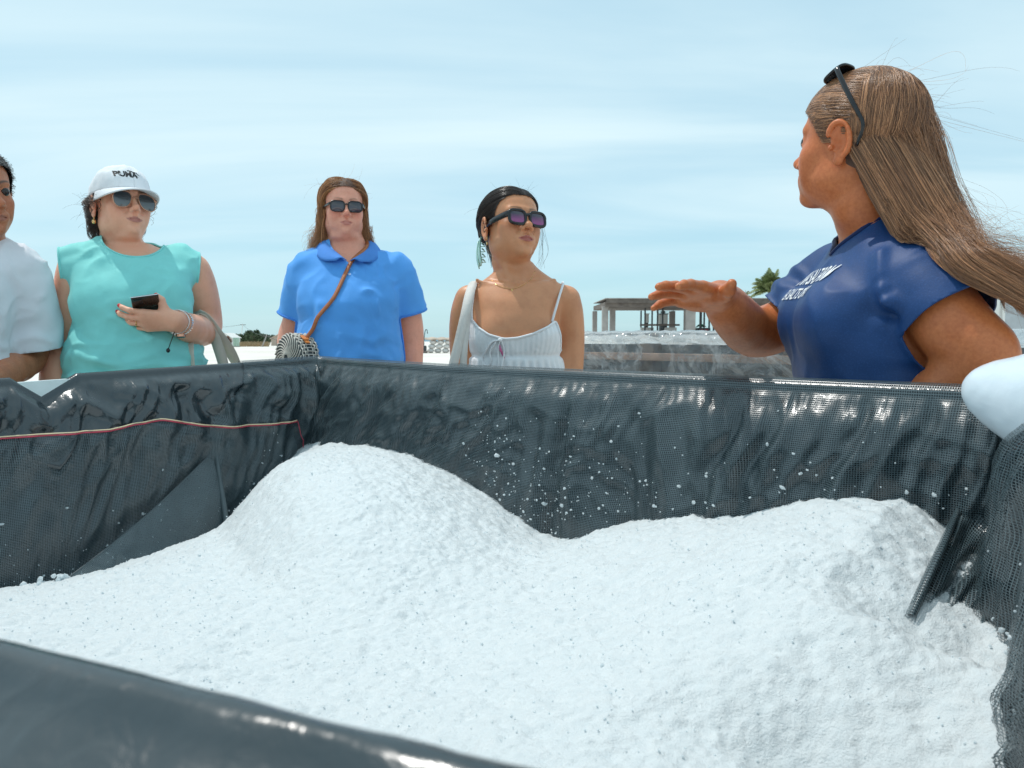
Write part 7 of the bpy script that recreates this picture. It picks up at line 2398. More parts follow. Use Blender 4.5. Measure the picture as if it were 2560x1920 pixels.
def polo_collar():
    # turned-down collar: two flaps from the back of the neck to the front opening
    org = np.array(polow.location)
    for s in (-1, 1):
        top = catmull([PT.w((0, -0.085, zat(236, PD))), PT.w((s * 0.050, -0.070, zat(237, PD))), PT.w((s * 0.072, -0.015, zat(242, PD))), PT.w((s * 0.062, 0.045, zat(253, PD))), PT.w((s * 0.030, 0.088, zat(262, PD))), PT.w((s * 0.006, 0.112, zat(268, PD)))], 18)
        bot = catmull([PT.w((0, -0.110, zat(244, PD))), PT.w((s * 0.075, -0.092, zat(247, PD))), PT.w((s * 0.118, -0.015, zat(253.5, PD))), PT.w((s * 0.112, 0.055, zat(262, PD))), PT.w((s * 0.085, 0.108, zat(269, PD))), PT.w((s * 0.040, 0.134, zat(270, PD)))], 18)
        G = []
        for t in np.linspace(0, 1, 8):
            p = top * (1 - t) + bot * t
            p[:, 2] += 0.010 * math.sin(t * math.pi * 0.9) + 0.014
            p += PT.R[:, 1] * (0.012 * math.sin(t * math.pi) + 0.016 * np.linspace(-.5, 1, 18)[:, None])
            G.append(p)
        mb = MB(); mb.sheet(np.array(G) - org)
        o = mb.build('collar', M_polo_rib, polow)
        md = o.modifiers.new('thickness', 'SOLIDIFY'); md.thickness = 0.003
    bvh = BVHTree.FromPolygons([tuple(x) for x in pv], [tuple(x) for x in pt_])
    for k in range(2):
        h = bvh.ray_cast(Vector(PT.w((-0.004, 0.5, zat(271 + 7 * k, PD)))), Vector(PT.R @ np.array((0, -1, 0))))
        if h[0]:
            mb = MB(); c = np.array(h[0]); n_ = np.array(h[1]); n_ *= np.sign(n_ @ PT.R[:, 1])
            mb.tube([c - org, c + n_ * 0.0025 - org], 0.0055, 14); mb.build('button', simple('shirt_button', (0.35, 0.5, 0.75), 0.3) if k == 0 else bpy.data.materials['shirt_button'], polow, sharp=40)
    return bvh
pbvh = polo_collar()
trousers(polow, PT, pprof, 0.86, 0.12, 0.10, M_beigetrouser)
shoes(polow, PT, 0.12, M_shoe)
sunglasses('black rectangular sunglasses on the ginger haired woman in the blue polo', PH, M_black_plastic, M_lens_dark, 0.1010, -0.010, 0.052, 0.040, 0.015, 'rect', 0.15, 0.0026, (0.013, 0.0032), tempz=0.009, roundness=3.6)

PHL = HL_Z + np.where(HL_Y > 0.045, 0.006, 0.0)
phair, phv, phn, pht = scalp(polow, PH, M_capg, 0.005, 0.003, 0.002, hl=PHL)
def long_hair(F, hv, hn, ht, g, n, length, part, mat, holder, root, puff, face_gap, rad, wavy=0.010, flick=0.02, zend=None, name='hair_strands', behind=False):
    """Parted hair that slides over the skull to either side of the face and hangs to the shoulders."""
    rt, ti = sample_tris(hv, ht, n, g, lambda c: 1 + 1.5 * (F.l(c)[:, 2] > 0.03))
    l = F.l(rt); m = 22; k1 = 8
    c0, rd = np.array((0, -0.014, 0.030)), np.array((0.0735, 0.0945, 0.083)) + 0.008
    thick = g.random(n) ** 1.4 * puff
    cl = fbm(l * 40, 2, 6); thick = thick + puff * 0.5 * np.clip(cl, 0, 1)
    sgn = np.where(l[:, 0] + part + g.normal(0, 0.003, n) > 0, 1.0, -1.0)
    q = c0 + ((l - c0) / rd) / np.linalg.norm((l - c0) / rd, axis=1, keepdims=True) * rd
    lines = np.zeros((n, m, 3))
    for i in range(k1):
        lines[:, i] = c0 + (q - c0) * (1 + (thick * min(1, i / 3))[:, None])
        nn = (q - c0) / rd ** 2; nn /= np.linalg.norm(nn, axis=1, keepdims=True)
        fr = np.clip((q[:, 1] - 0.01) / 0.06, 0, 1)
        d = np.stack([sgn * (1.4 * np.clip((q[:, 2] - 0.03) / 0.06, 0.0, 1) + 0.9 * fr), -0.35 - 0.9 * fr, np.full(n, -1.0)], 1)
        d -= nn * (d * nn).sum(1, keepdims=True); d /= np.linalg.norm(d, axis=1, keepdims=True)
        qn = q + d * 0.020
        qn = c0 + ((qn - c0) / rd) / np.linalg.norm((qn - c0) / rd, axis=1, keepdims=True) * rd
        free = q[:, 2] < -0.005
        hang = q + np.stack([sgn * 0.0015, np.zeros(n), np.full(n, -0.020)], 1)
        q = np.where(free[:, None], hang, qn)
        # keep the face clear
        xin = np.abs(q[:, 0]) < face_gap
        q[:, 0] = np.where(xin & (q[:, 1] > 0.02) & (q[:, 2] < 0.05), sgn * face_gap, q[:, 0])
    last = lines[:, k1 - 1].copy()
    ph = g.random(n) * 50
    ln = length * np.clip(g.normal(0.92, 0.13, n), 0.4, 1.15)
    zbot = (zend if zend is not None else -9)
    drop = np.minimum(ln, np.maximum(last[:, 2] - zbot, 0.01) * np.clip(g.normal(0.95, 0.10, n), 0.5, 1.1))
    clx = perlin(np.stack([last[:, 0] * 60, last[:, 1] * 60, np.zeros(n)], 1), 3)
    for i in range(k1, m):
        t = (i - k1 + 1) / (m - k1)
        p = last.copy()
        p[:, 2] -= drop * t
        p[:, 0] += sgn * (0.010 * t + flick * t ** 3 * (0.5 + clx))
        p[:, 1] += 0.004 * t
        w = np.stack([perlin(np.stack([ph, np.full(n, t * 4.5 + 7 * k), np.zeros(n)], 1), 8 + k) for k in range(3)], 1)
        wc = np.stack([perlin(np.stack([last[:, 0] * 45, np.full(n, t * 5.0 + 5 * k), last[:, 1] * 45], 1), 18 + k) for k in range(3)], 1)
        p += w * wavy * 0.35 * t + wc * wavy * 1.3 * t
        lines[:, i] = p
    return strands(name, F.w(lines.reshape(-1, 3)).reshape(n, m, 3) - np.array(root.location), rad, mat, holder, 0.4)
long_hair(PH, phv, phn, pht, np.random.default_rng(8), 6500, 0.20, 0.006, M_hair_ginger, phair, polow, 0.20, 0.060, 0.00055, 0.040, 0.032, zend=-0.262)
def wisps(F, hv, ht, g, n, mat, holder, root, ln=0.07, top=0.02):
    rt, ti = sample_tris(hv, ht, n, g, lambda c: (F.l(c)[:, 2] > top) * 1.0)
    m = 12; out = np.zeros((n, m, 3)); a = g.random(n) * 6.28; k = g.normal(0, 1, (n, 3)) * 0.02
    l = F.l(rt); nr = rt - F.o; nr /= np.linalg.norm(nr, axis=1, keepdims=True)
    L = ln * (0.3 + g.random(n) ** 2)
    for i in range(m):
        t = i / (m - 1)
        out[:, i] = rt + nr * (L * 0.30 * np.sin(t * 2.2))[:, None] + np.stack([np.cos(a), np.sin(a), -0.3 + 0 * a], 1) * (L * t)[:, None] + k * t * t
    strands('hair_wisps', out - np.array(root.location), 0.00026, mat, holder, 0.4)
wisps(PH, phv, pht, np.random.default_rng(18), 60, M_hair_ginger, phair, polow)

# woven round bag on a tan strap across her body
M_strap = simple('tan_leather', (0.40, 0.13, 0.045), 0.5, var=0.15, bump=0.2)
M_rattan_l = simple('rattan_pale', (0.62, 0.58, 0.52), 0.6, var=0.15, scale=90)
M_rattan_d = simple('rattan_dark', (0.035, 0.045, 0.05), 0.5, var=0.2)
def woven_bag():
    c = PP(297, 358, -0.19)
    root = tag(empty('woven_bag', c), 'round woven black and white rattan bag at the hip of the woman in blue', 'bag')
    yaw = R(-38)
    ax = np.array((-math.cos(yaw) * 0.72, -0.66, 0.02)); ax /= np.linalg.norm(ax)       # drum axis: face turned left and to the camera
    up = np.array((0, 0, 1.0)); e1 = np.cross(up, ax); e1 /= np.linalg.norm(e1); e2 = np.cross(ax, e1)
    rad, hw = 0.080, 0.034
    ring = lambda r, h, th: np.outer(np.cos(th), e1) * r + np.outer(np.sin(th), e2) * r + ax * h
    th = np.linspace(0, 2 * np.pi, 49)
    mb = MB()
    G = [ring(0.001, -hw, th), ring(rad * 0.96, -hw, th), ring(rad, -hw * 0.8, th), ring(rad * 1.01, 0, th), ring(rad, hw * 0.8, th), ring(rad * 0.96, hw, th), ring(0.001, hw * 1.25, th)]
    mb.sheet(np.array(G)); mb.build('bag_body', M_rattan_d, root)
    # pale canes: bands round the rim made of short lifted strokes, and swirling canes on the faces
    mb = MB()
    for j, h in enumerate(np.linspace(-hw * 0.86, hw * 0.86, 7)):
        if abs(h) < 0.004: continue
        tt = np.linspace(0, 2 * np.pi, 145)
        rr = rad * 1.012 + 0.0022 * np.sign(np.sin(tt * 22 + (j % 2) * np.pi))
        mb.tube(np.outer(np.cos(tt) * rr, e1) + np.outer(np.sin(tt) * rr, e2) + ax * h, 0.0024, 5, caps=False)
    o = mb.build('rim_cane', M_rattan_l, root); o['kind'] = 'stuff'
    mb = MB()
    for k in range(44):
        a0 = k / 44 * 2 * np.pi
        p = [ring(0.0795, -hw * 0.86, np.array([a0]))[0], ring(0.0835, 0.0, np.array([a0 + 0.02]))[0], ring(0.0795, hw * 0.86, np.array([a0]))[0]]
        mb.tube(catmull(p, 7), 0.0017, 5)
    o = mb.build('cross_cane', M_rattan_l, root); o['kind'] = 'stuff'
    for face in (1, -1):
        mb = MB()
        for k in range(26):
            a0 = k / 26 * 2 * np.pi
            rr = np.linspace(0.012, rad * 0.99, 12)
            an = a0 + 1.1 * (rr / rad) ** 1.3
            p = np.outer(np.cos(an) * rr, e1) + np.outer(np.sin(an) * rr, e2) + np.outer(face * (hw * 1.25 - (hw * 0.25) * (rr / rad) + 0.001), ax)
            mb.tube(p, 0.0023, 5)
        o = mb.build('face_cane', M_rattan_l, root); o['kind'] = 'stuff'
    org = c
    mb = MB()
    pts = [c + ring(rad * 1.02, 0.004, np.array([0.9]))[0], PP(303, 344, -0.22), PP(312, 325, -0.235), PP(324, 306, -0.235), PP(336, 288, -0.21), PP(347, 268, -0.155), PP(356, 252, -0.10), PP(362, 243, -0.03), PP(362, 242, 0.05), PP(350, 262, 0.16), PP(322, 310, 0.19), PP(300, 345, 0.10), c + ring(rad * 1.02, 0.0, np.array([2.1]))[0]]
    pts = catmull(pts, 70)
    for i in range(len(pts)):
        h = pbvh.find_nearest(Vector(pts[i]), 0.12)
        if h[0] is not None:
            n_ = np.array(h[1]); d_ = (pts[i] - np.array(h[0])) @ n_
            if d_ < 0.006 or (d_ < 0.05 and 8 < i < 42): pts[i] = np.array(h[0]) + n_ * 0.007
    pts = smooth_loop(pts, False, 2)
    q = pts - org
    tg = np.gradient(q, axis=0)
    nr = np.tile(np.array((0, -1.0, 0.25)), (len(q), 1))
    nr[40:] = (0, 1, 0.2)
    ribbon(mb, q, 0.0125, np.cross(tg, nr), 0.0035, len(q))
    mb.build('strap', M_strap, root)
    mb = MB()
    p0 = ring(rad * 1.03, 0.006, np.array([0.95]))[0]
    tg0 = (e1 * -math.sin(0.95) + e2 * math.cos(0.95))
    nrm0 = p0 / np.linalg.norm(p0)
    M = np.eye(4); M[:3, :3] = np.stack([ax, tg0, nrm0], 1); M[:3, 3] = p0
    mb.box((-0.008, -0.030, 0), (0.008, 0.012, 0.005), M, 0.002); mb.box((-0.010, -0.018, 0.004), (0.010, -0.008, 0.009), M, 0.002)
    mb.build('strap_tab', simple('orange_leather', (0.70, 0.22, 0.04), 0.45), root)
woven_bag()
# ------------------------------------------------------------------ person: young woman in the white dress
WD = 2.35; WCX = 515
M_skin_white = skin('skin_golden', (0.64, 0.29, 0.15), rough=0.42, lip=(0.40, 0.12, 0.10))
M_dress = fabric('white_cotton', (0.80, 0.80, 0.82), rough=0.85, sheen=0.05, spec=0.2, bump=0.2, var=0.03)
whitew = person_root('young woman in a white strappy sundress with black framed sunglasses and hair tied back', (P(WCX, 384, WD)[0], WD, 0))
WT = Frame((whitew.location[0], WD, 0), facing(3))
WP = plane_pt(WT, 3)
wrow = [(262, 500, 532, .054, -.014), (270, 496, 540, .058, -.014), (277, 488, 550, .066, -.010), (284, 478, 561, .076, -.006), (292, 473, 564, .088, -.002), (302, 471, 562, .102, .004), (318, 471, 558, .112, .012), (335, 472, 558, .116, .016),
        (353, 474, 556, .106, .012), (374, 472, 560, .110, .006), (420, 464, 568, .13, -.01), (475, 476, 556, .10, 0)]
wprof = rows_px(wrow, WCX, WD)
WH = Frame(P(511, 226, WD), facing(28, 12, -3), 1.045)
w_l = [WP(469, 299), WP(464, 325, .02), WP(464, 352, .03), WP(467, 375, .01), WP(472, 400, -.05), WP(478, 425, -.1)]
w_r = [WP(566, 300), WP(569, 330, .02), WP(569, 358, .02), WP(568, 385, 0), WP(566, 415, -.03), WP(562, 440, -.06)]
def build_white_body():
    hl, hh = WH.w((0, 0, 0)) - 0.14, WH.w((0, 0, 0)) + 0.14
    lo = np.array((-0.25, 2.05, 0.0)); hi = np.array((0.30, 2.62, 1.66))
    ax = [axis(lo[i], hi[i], 0.009, [(hl[i], hh[i], 0.0028)]) for i in range(3)]
    ax[2] = axis(0, 1.68, 0.022, [(0.78, 1.68, 0.008), (hl[2], hh[2], 0.0028)])
    f = Field(*ax)
    f.torso(WT, wprof, 0.0, 0.03, p=2.15)
    legs(f, WT, 0.82, 0.09, 0.078)
    f.chain([WH.w((0, -0.030, -0.050)), WH.w((0, -0.038, -0.10)), WT.w((0.002, -0.022, zat(272, WD)))], (0.046, 0.045, 0.054), k=0.014)
    f.chain(w_l, (0.044, 0.041, 0.039, 0.036, 0.030, 0.022), k=0.02, n=14)
    f.chain(w_r, (0.046, 0.044, 0.042, 0.038, 0.032, 0.023), k=0.02, n=14)
    for a in (w_l, w_r):
        d = a[-1] - a[-2]; d /= np.linalg.norm(d)
        f.cap(a[-1], a[-1] + d * 0.07, 0.024, 0.029, 0.02)
        for k in range(4):
            o = a[-1] + d * 0.08 + np.array((0.0, 0.016, 0)) * (k - 1.5)
            f.cap(o, o + d * 0.065, 0.009, 0.007, 0.005)
    # collar bones and the hollow between, breasts
    for s in (-1, 1):
        f.cap(WT.w((s * 0.018, 0.058, zat(285.5, WD))), WT.w((s * 0.120, 0.030, zat(281, WD))), 0.0075, 0.006, 0.016)
        f.cap(WT.w((s * 0.022, 0.060, zat(280, WD))), WT.w((s * 0.100, 0.040, zat(276.5, WD))), 0.010, 0.010, 0.02, sub=True)
        f.ell(WT.w((s * 0.062, 0.072, zat(334, WD))), (0.058, 0.050, 0.056), 0.03)
        f.cap(WH.w((s * 0.050, -0.02, -0.05)), WT.w((s * 0.014, 0.052, zat(282, WD))), 0.010, 0.008, 0.02)
    f.ell(WT.w((0, 0.072, zat(283, WD))), (0.010, 0.010, 0.010), 0.014, sub=True)
    head(f, WH, dict(jaw=0.98, cheek=1.0, lips=1.05, nose=1.0, nosew=1.3, brow=0.9, open=0.2))
    v, q = f.extract()
    v = relax(v, q, 1, 0.5)
    finish('body', v, q, M_skin_white, whitew, head_masks(v, WH, lips=0.95, brows=0.8, flush=0.25))
build_white_body()
def white_cloth(f):
    f.torso(WT, wprof[5:], 0.011, 0.03, p=2.15)
    for s in (-1, 1):
        f.ell(WT.w((s * 0.062, 0.075, zat(336, WD))), (0.064, 0.054, 0.060), 0.03)
    f.torso(WT, [(0.50, 0, 0, 0.26, 0.24), (0.8, 0, 0, .21, .18), (zat(420, WD), 0, 0, 0.185, 0.15), (zat(385, WD), 0, 0, 0.150, 0.125), (zat(362, WD), 0, 0.005, 0.132, 0.112)], 0.0, 0.03, p=2.1)
def white_wr(v, n):
    l = WT.l(v); z = l[:, 2]; x = l[:, 0]
    zs = zat(355, WD)
    th = np.arctan2(x, l[:, 1])
    gather = np.sin(th * 58 + 3.0 * perlin(v * 10, 3)) * (0.5 + 0.5 * perlin(v * np.array((26, 26, 6)), 4))
    top = sstep(zs - 0.005, zs + 0.012, z)
    d = 0.0042 * gather * top * (0.35 + 0.65 * np.abs(np.cos(np.clip((z - zs) / 0.10, 0, 1) * np.pi)))
    d += 0.0065 * np.sin(th * 34 + 2.5 * perlin(v * 7, 6)) * (1 - top) * sstep(0, 0.04, zs - z) * (0.6 + 0.6 * perlin(v * 9, 8))
    d -= 0.0055 * np.exp(-((z - zs) / 0.007) ** 2)
    return d + folds(v, (9, 9, 5), 0.003, 61, 1.0)
def white_mask(v):
    l = WT.l(v); x, y, z = -l[:, 0], l[:, 1], l[:, 2]
    s = WD / FPX
    X = lambda px: (px - WCX) * s
    xs = [X(p) for p in (466, 472, 478, 488, 502, 515, 530, 545, 553, 560)]
    zz = [zat(p, WD) for p in (312, 320, 328, 335, 339, 338, 334, 327, 321, 312)]
    front = np.interp(x, xs, zz) - z
    back = zat(336, WD) - z
    m = np.where(y > 0.0, front, back)
    # arm openings
    side = np.minimum(x - np.interp(z, [zat(p, WD) for p in (350, 335, 320)], [X(440), X(469), X(471)]), np.interp(z, [zat(p, WD) for p in (362, 350, 335, 320)], [X(600), X(559), X(557), X(552)]) - x)
    return np.minimum(np.minimum(m, side), z - 0.52)
wax = (np.arange(-0.30, 0.34, 0.0055), np.arange(2.05, 2.64, 0.0055), np.concatenate([np.arange(0.50, 0.96, 0.016), np.arange(0.96, 1.24, 0.0055)]))
wdress, wv, wt_, wce = garment('sundress', whitew, wax, white_cloth, white_mask, M_dress, white_wr, 0.002, 1)
wl_ = loops_of(wv, wce)
band('neckline_piping', wl_, 0.0042, M_dress, whitew, pick=lambda p: p[:, 2].max() > zat(330, WD), smooth_it=8)
wbvh = BVHTree.FromPolygons([tuple(x) for x in wv], [tuple(x) for x in wt_])
def white_details():
    org = np.array(whitew.location)
    for pts in ([WP(472, 322, -.095), WP(471.5, 310, -.088), WP(473, 298, -.060), WP(475, 288, -.02), WP(478, 286, .04), WP(482, 310, .12), WP(486, 334, .13)],
                [WP(552, 322, -.100), WP(556, 308, -.085), WP(560, 294, -.055), WP(563, 284.5, -.015), WP(562, 285, .04), WP(556, 310, .12), WP(548, 334, .13)]):
        mb = MB(); mb.tube(catmull(pts, 30) - org, 0.0042, 6); mb.build('shoulder_strap', M_dress, whitew)
    # tied drawstring: knot, one loop, two tails lying on the bodice
    def on(px, py):
        o = P(px, py, 2.0); d = o - np.array((0, 0, CZ)); h = wbvh.ray_cast(Vector(o), Vector(d).normalized())
        return np.array(h[0]) - d / np.linalg.norm(d) * 0.005 if h[0] is not None else P(px, py, WD - .12)
    k0 = on(500, 340)
    lp = [on(500, 340), on(492, 342), on(486, 350), on(483, 358), on(484, 364), on(488, 366), on(491, 361), on(490, 352), on(496, 342)]
    mb = MB(); mb.tube(catmull(lp, 40) - org, 0.0028, 6); mb.build('bow_loop', M_dress, whitew)
    for t in ([(501, 340), (504, 350), (503, 360), (500, 372), (501, 384)], [(500, 340), (498, 352), (499, 366), (498, 386)]):
        mb = MB(); mb.tube(catmull([on(*a) for a in t], 24) - org, 0.0026, 6); mb.build('bow_tail', M_dress, whitew)
    mb = MB(); mb.blob(k0 - org, (0.007, 0.005, 0.006)); mb.build('bow_knot', M_dress, whitew)
    mb = MB()
    pp = np.array([on(*a) for a in ((499, 342), (502, 350), (505, 358), (503.4, 358), (499.5, 350))])
    mb.add(pp - org, None, [(0, 1, 4), (1, 2, 3), (1, 3, 4)])
    o = mb.build('inner_trim', simple('pink_trim', (0.65, 0.16, 0.33), 0.7), whitew); md = o.modifiers.new('thickness', 'SOLIDIFY'); md.thickness = 0.001
    # fine gold chain with a pendant
    bb = [o_ for o_ in whitew.children if o_.name.startswith('body')][0]
    bv = BVHTree.FromObject(bb, bpy.context.evaluated_depsgraph_get())
    ch = []
    for px, py in ((483, 268), (486, 274), (491, 280.5), (498, 285.5), (508, 288.5), (512, 289), (518, 287.5), (525, 284), (531, 279), (535, 271), (537, 264)):
        o = P(px, py, 2.0) - org; d = Vector(P(px, py, 2.0) - np.array((0, 0, CZ))).normalized()
        h = bv.ray_cast(Vector(o), d)
        if h[0] is not None and h[3] < 0.6: ch.append(np.array(h[0]) - np.array(d) * 0.0016)
    if len(ch) > 3:
        mb = MB(); mb.tube(catmull(ch, 60), 0.0008, 5); mb.build('necklace', M_gold, whitew)
        mid = min(ch, key=lambda p: p[2])
        mb = MB(); mb.blob(mid + np.array((0, -0.001, -0.004)), (0.003, 0.002, 0.004)); mb.build('pendant', M_gold, whitew)
    # hoop and drop on the visible ear
    e0 = WH.w((0.078, -0.008, -0.040)) - org
    th = np.linspace(0, 2 * np.pi, 20)
    mb = MB(); mb.tube(e0 + np.stack([0 * th, np.cos(th) * 0.006, np.sin(th) * 0.008 - 0.006], 1), 0.0012, 5, caps=False); mb.blob(e0 + np.array((0, 0, -0.021)), (0.003, 0.003, 0.005)); mb.tube([e0 + np.array((0, 0, -.012)), e0 + np.array((0, 0, -.018))], 0.0008, 5)
    mb.build('earring', M_gold, whitew)
white_details()
shoes(whitew, WT, 0.09, simple('sandal', (0.45, 0.3, 0.2), 0.6))
sunglasses('thick black rectangular sunglasses with plum lenses on the woman in white', WH, M_black_plastic, M_lens_pink, 0.1040, -0.013, 0.051, 0.041, 0.015, 'rect', 0.14, 0.0046, (0.022, 0.0046), tempz=0.008, roundness=3.4)

WHL = HL_Z.copy(); WHL = WHL + np.where(HL_Y > 0.03, -0.001, 0.0)
whair, whv, whn, wht = scalp(whitew, WH, M_capd, 0.0035, 0.0, 0.0008, hl=WHL)
def white_hair():
    g = np.random.default_rng(21)
    n = 5200; m = 16
    rt, ti = sample_tris(whv, wht, n, g)
    l = WH.l(rt)
    c0, rd = np.array((0, -0.014, 0.030)), np.array((0.0735, 0.0945, 0.081)) + 0.0045
    q = l.copy(); lines = np.zeros((n, m, 3))
    knot = np.array((0.0, -0.125, -0.005))
    side = np.sign(l[:, 0] + 0.008)
    for i in range(m):
        t = i / (m - 1)
        e = (q - c0) / rd; nn_ = np.linalg.norm(e, axis=1, keepdims=True)
        q = np.where(nn_ < 1.0, c0 + e / nn_ * rd, q)
        lines[:, i] = q + (0.0012 * perlin(np.stack([l[:, 2] * 160, l[:, 0] * 160, np.full(n, t)], 1), 3))[:, None] * np.array((1, 0, 1))
        d = knot - q
        dist = np.linalg.norm(d, axis=1, keepdims=True)
        d = d / np.maximum(dist, 1e-4)
        d[:, 0] += side * 0.55 * np.clip(q[:, 1] * 12, 0, 1)
        nn = (q - c0) / rd ** 2; nn /= np.linalg.norm(nn, axis=1, keepdims=True)
        d -= nn * np.clip((d * nn).sum(1, keepdims=True), None, 0)
        q = q + d * np.minimum(0.0155, dist * 0.6)
    strands('hair_strands', WH.w(lines.reshape(-1, 3)).reshape(n, m, 3) - np.array(whitew.location), 0.00045, M_hair_black, whair, 0.7)
    # knot of twisted hair at the back of her head
    nb = 700; bl = np.zeros((nb, 18, 3))
    a0, r0, z0 = g.random(nb) * 6.28, 0.020 + 0.012 * g.random(nb), g.normal(0, 0.012, nb)
    for i in range(18):
        a = a0 + i * 0.33
        bl[:, i] = np.stack([np.cos(a) * r0 * 1.2, -0.128 + z0, 0.030 + np.sin(a) * r0 * 1.3 + 0.004 * np.sin(a * 3)], 1)
    strands('hair_bun', WH.w(bl.reshape(-1, 3)).reshape(nb, 18, 3) - np.array(whitew.location), 0.0007, M_hair_black, whair, 0.6)
    nb = 260; bl = np.zeros((nb, 12, 3)); sx = g.normal(0, 0.018, nb); sy = g.normal(0, 0.010, nb)
    for i in range(12):
        t = i / 11
        bl[:, i] = np.stack([0.012 + sx * (1 - 0.4 * t), -0.108 + sy + 0.01 * t, -0.01 - 0.085 * t * (0.6 + 0.4 * np.cos(sx * 90))], 1)
    strands('hair_tail', WH.w(bl.reshape(-1, 3)).reshape(nb, 12, 3) - np.array(whitew.location), 0.0007, M_hair_black, whair, 0.5)
    # loose strands beside her far cheek and above the crown
    fl = []
    for k in range(9):
        s0 = np.array((-0.070, 0.045 + 0.01 * g.normal(), 0.010)); pts = [s0, s0 + np.array((-0.004, 0.004, -0.05)), s0 + np.array((-0.002 + 0.012 * g.normal(), 0.0, -0.10)), s0 + np.array((-0.004 + 0.022 * g.normal(), -0.01, -0.13 - 0.03 * g.random()))]
        fl.append(WH.w(catmull(pts, 14)))
    strands('hair_wisps', np.array(fl) - np.array(whitew.location), 0.0004, M_hair_black, whair, 0.5)
    wisps(WH, whv, wht, g, 34, M_hair_black, whair, whitew, 0.05, 0.06)
white_hair()
# claw clip
def claw_clip():
    root = tag(empty('hair_clip', WH.w((0.03, -0.125, -0.03))), 'pale mint plastic claw clip behind the ear of the woman in white', 'hair clip')
    org = np.array(root.location)
    mat = simple('mint_plastic', (0.40, 0.66, 0.58), 0.2, var=0.06, coat=0.3)
    for s in (-1, 1):
        mb = MB(); G = []
        for t in np.linspace(0, 1, 9):
            w = 0.017 * math.sin(0.35 + t * 2.3) ** 0.8
            c = np.array((0.052 + 0.006 * math.sin(t * 3) + s * 0.004, -0.118 + s * 0.016 - 0.006 * math.sin(t * 3.1), -0.010 - 0.085 * t))
            G.append([WH.w(c + np.array((0.002 * math.cos(a * 2), math.cos(a) * w, math.sin(a) * 0.004))) - org for a in np.linspace(-1.4, 1.4, 7)])
        mb.sheet(np.array(G)); o = mb.build('clip_jaw', mat, root)
        md = o.modifiers.new('thickness', 'SOLIDIFY'); md.thickness = 0.0035
        for k in range(4):
            b = np.array((0.050, -0.118 + s * 0.014, -0.025 - 0.017 * k))
            mb = MB(); mb.tube([WH.w(b) - org, WH.w(b + np.array((-0.010, -s * 0.006, -0.003))) - org, WH.w(b + np.array((-0.018, -s * 0.016, -0.004))) - org], [0.0026, 0.002, 0.001], 6); mb.build('clip_tooth', mat, root)
claw_clip()
M_tote2 = fabric('pale_canvas', (0.72, 0.68, 0.64), rough=0.9, bump=0.4)
tote('tote', 'pale canvas tote bag with long straps over the shoulder of the woman in white', M_tote2, WP(458, 440, 0.02), [
    ([WP(449, 400, -.10), WP(452, 372, -.11), WP(458, 345, -.11), WP(465, 315, -.105), WP(469, 296, -.075), WP(473, 284, -.02), WP(474, 284, .03), WP(470, 300, .09), WP(462, 340, .12), WP(456, 385, .12)], 0.028, [(1, 0.1, 0.1)] * 10),
    ([WP(461, 402, -.09), WP(463, 374, -.10), WP(464, 350, -.108), WP(467, 318, -.102), WP(470, 297, -.072), WP(474, 283, -.018), WP(475, 283, .03), WP(473, 300, .09), WP(468, 340, .12), WP(464, 385, .12)], 0.022, [(1, 0.1, 0.1)] * 10)], 0.34, 0.09, 0.38)
# ------------------------------------------------------------------ person: man at the left edge
MD = 2.10; MCX = -36; MYAW = 44
M_skin_man = skin('skin_brown', (0.52, 0.205, 0.105), rough=0.45, lip=(0.30, 0.11, 0.09), freckle=0.6)
M_white_tee = fabric('white_jersey', (0.78, 0.79, 0.84), rough=0.85, sheen=0.05, spec=0.2, bump=0.15, var=0.03)
man = person_root('man in a white t-shirt with short grey hair at the left end of the group', (P(MCX, 384, MD)[0], MD, 0))
MT = Frame((man.location[0], MD, 0), facing(MYAW))
MP = plane_pt(MT, MYAW)
mrow = [(224, -48, -2, .060, -.02), (234, -56, 6, .070, -.02), (242, -74, 14, .084, -.016), (252, -92, 20, .098, -.008), (266, -98, 21, .112, .0), (285, -96, 16, .124, .008), (310, -92, 12, .128, .012), (340, -86, 8, .124, .014), (376, -82, 6, .126, .016), (430, -82, 8, .125, 0), (480, -74, 0, .10, 0)]
mprof = rows_px(mrow, MCX, MD)
MH = Frame(MP(-25, 193, -0.02), facing(62, 0, 7), 1.06)
m_r = [MP(18, 268), MP(26, 300, .01), MP(30, 330, .02), MP(27, 358, .02), MP(6, 372, -.08), MP(-14, 384, -.17)]
m_l = [MP(-92, 268), MP(-104, 310, .01), MP(-108, 350, .02), MP(-106, 385, -.02), MP(-104, 420, -.05)]
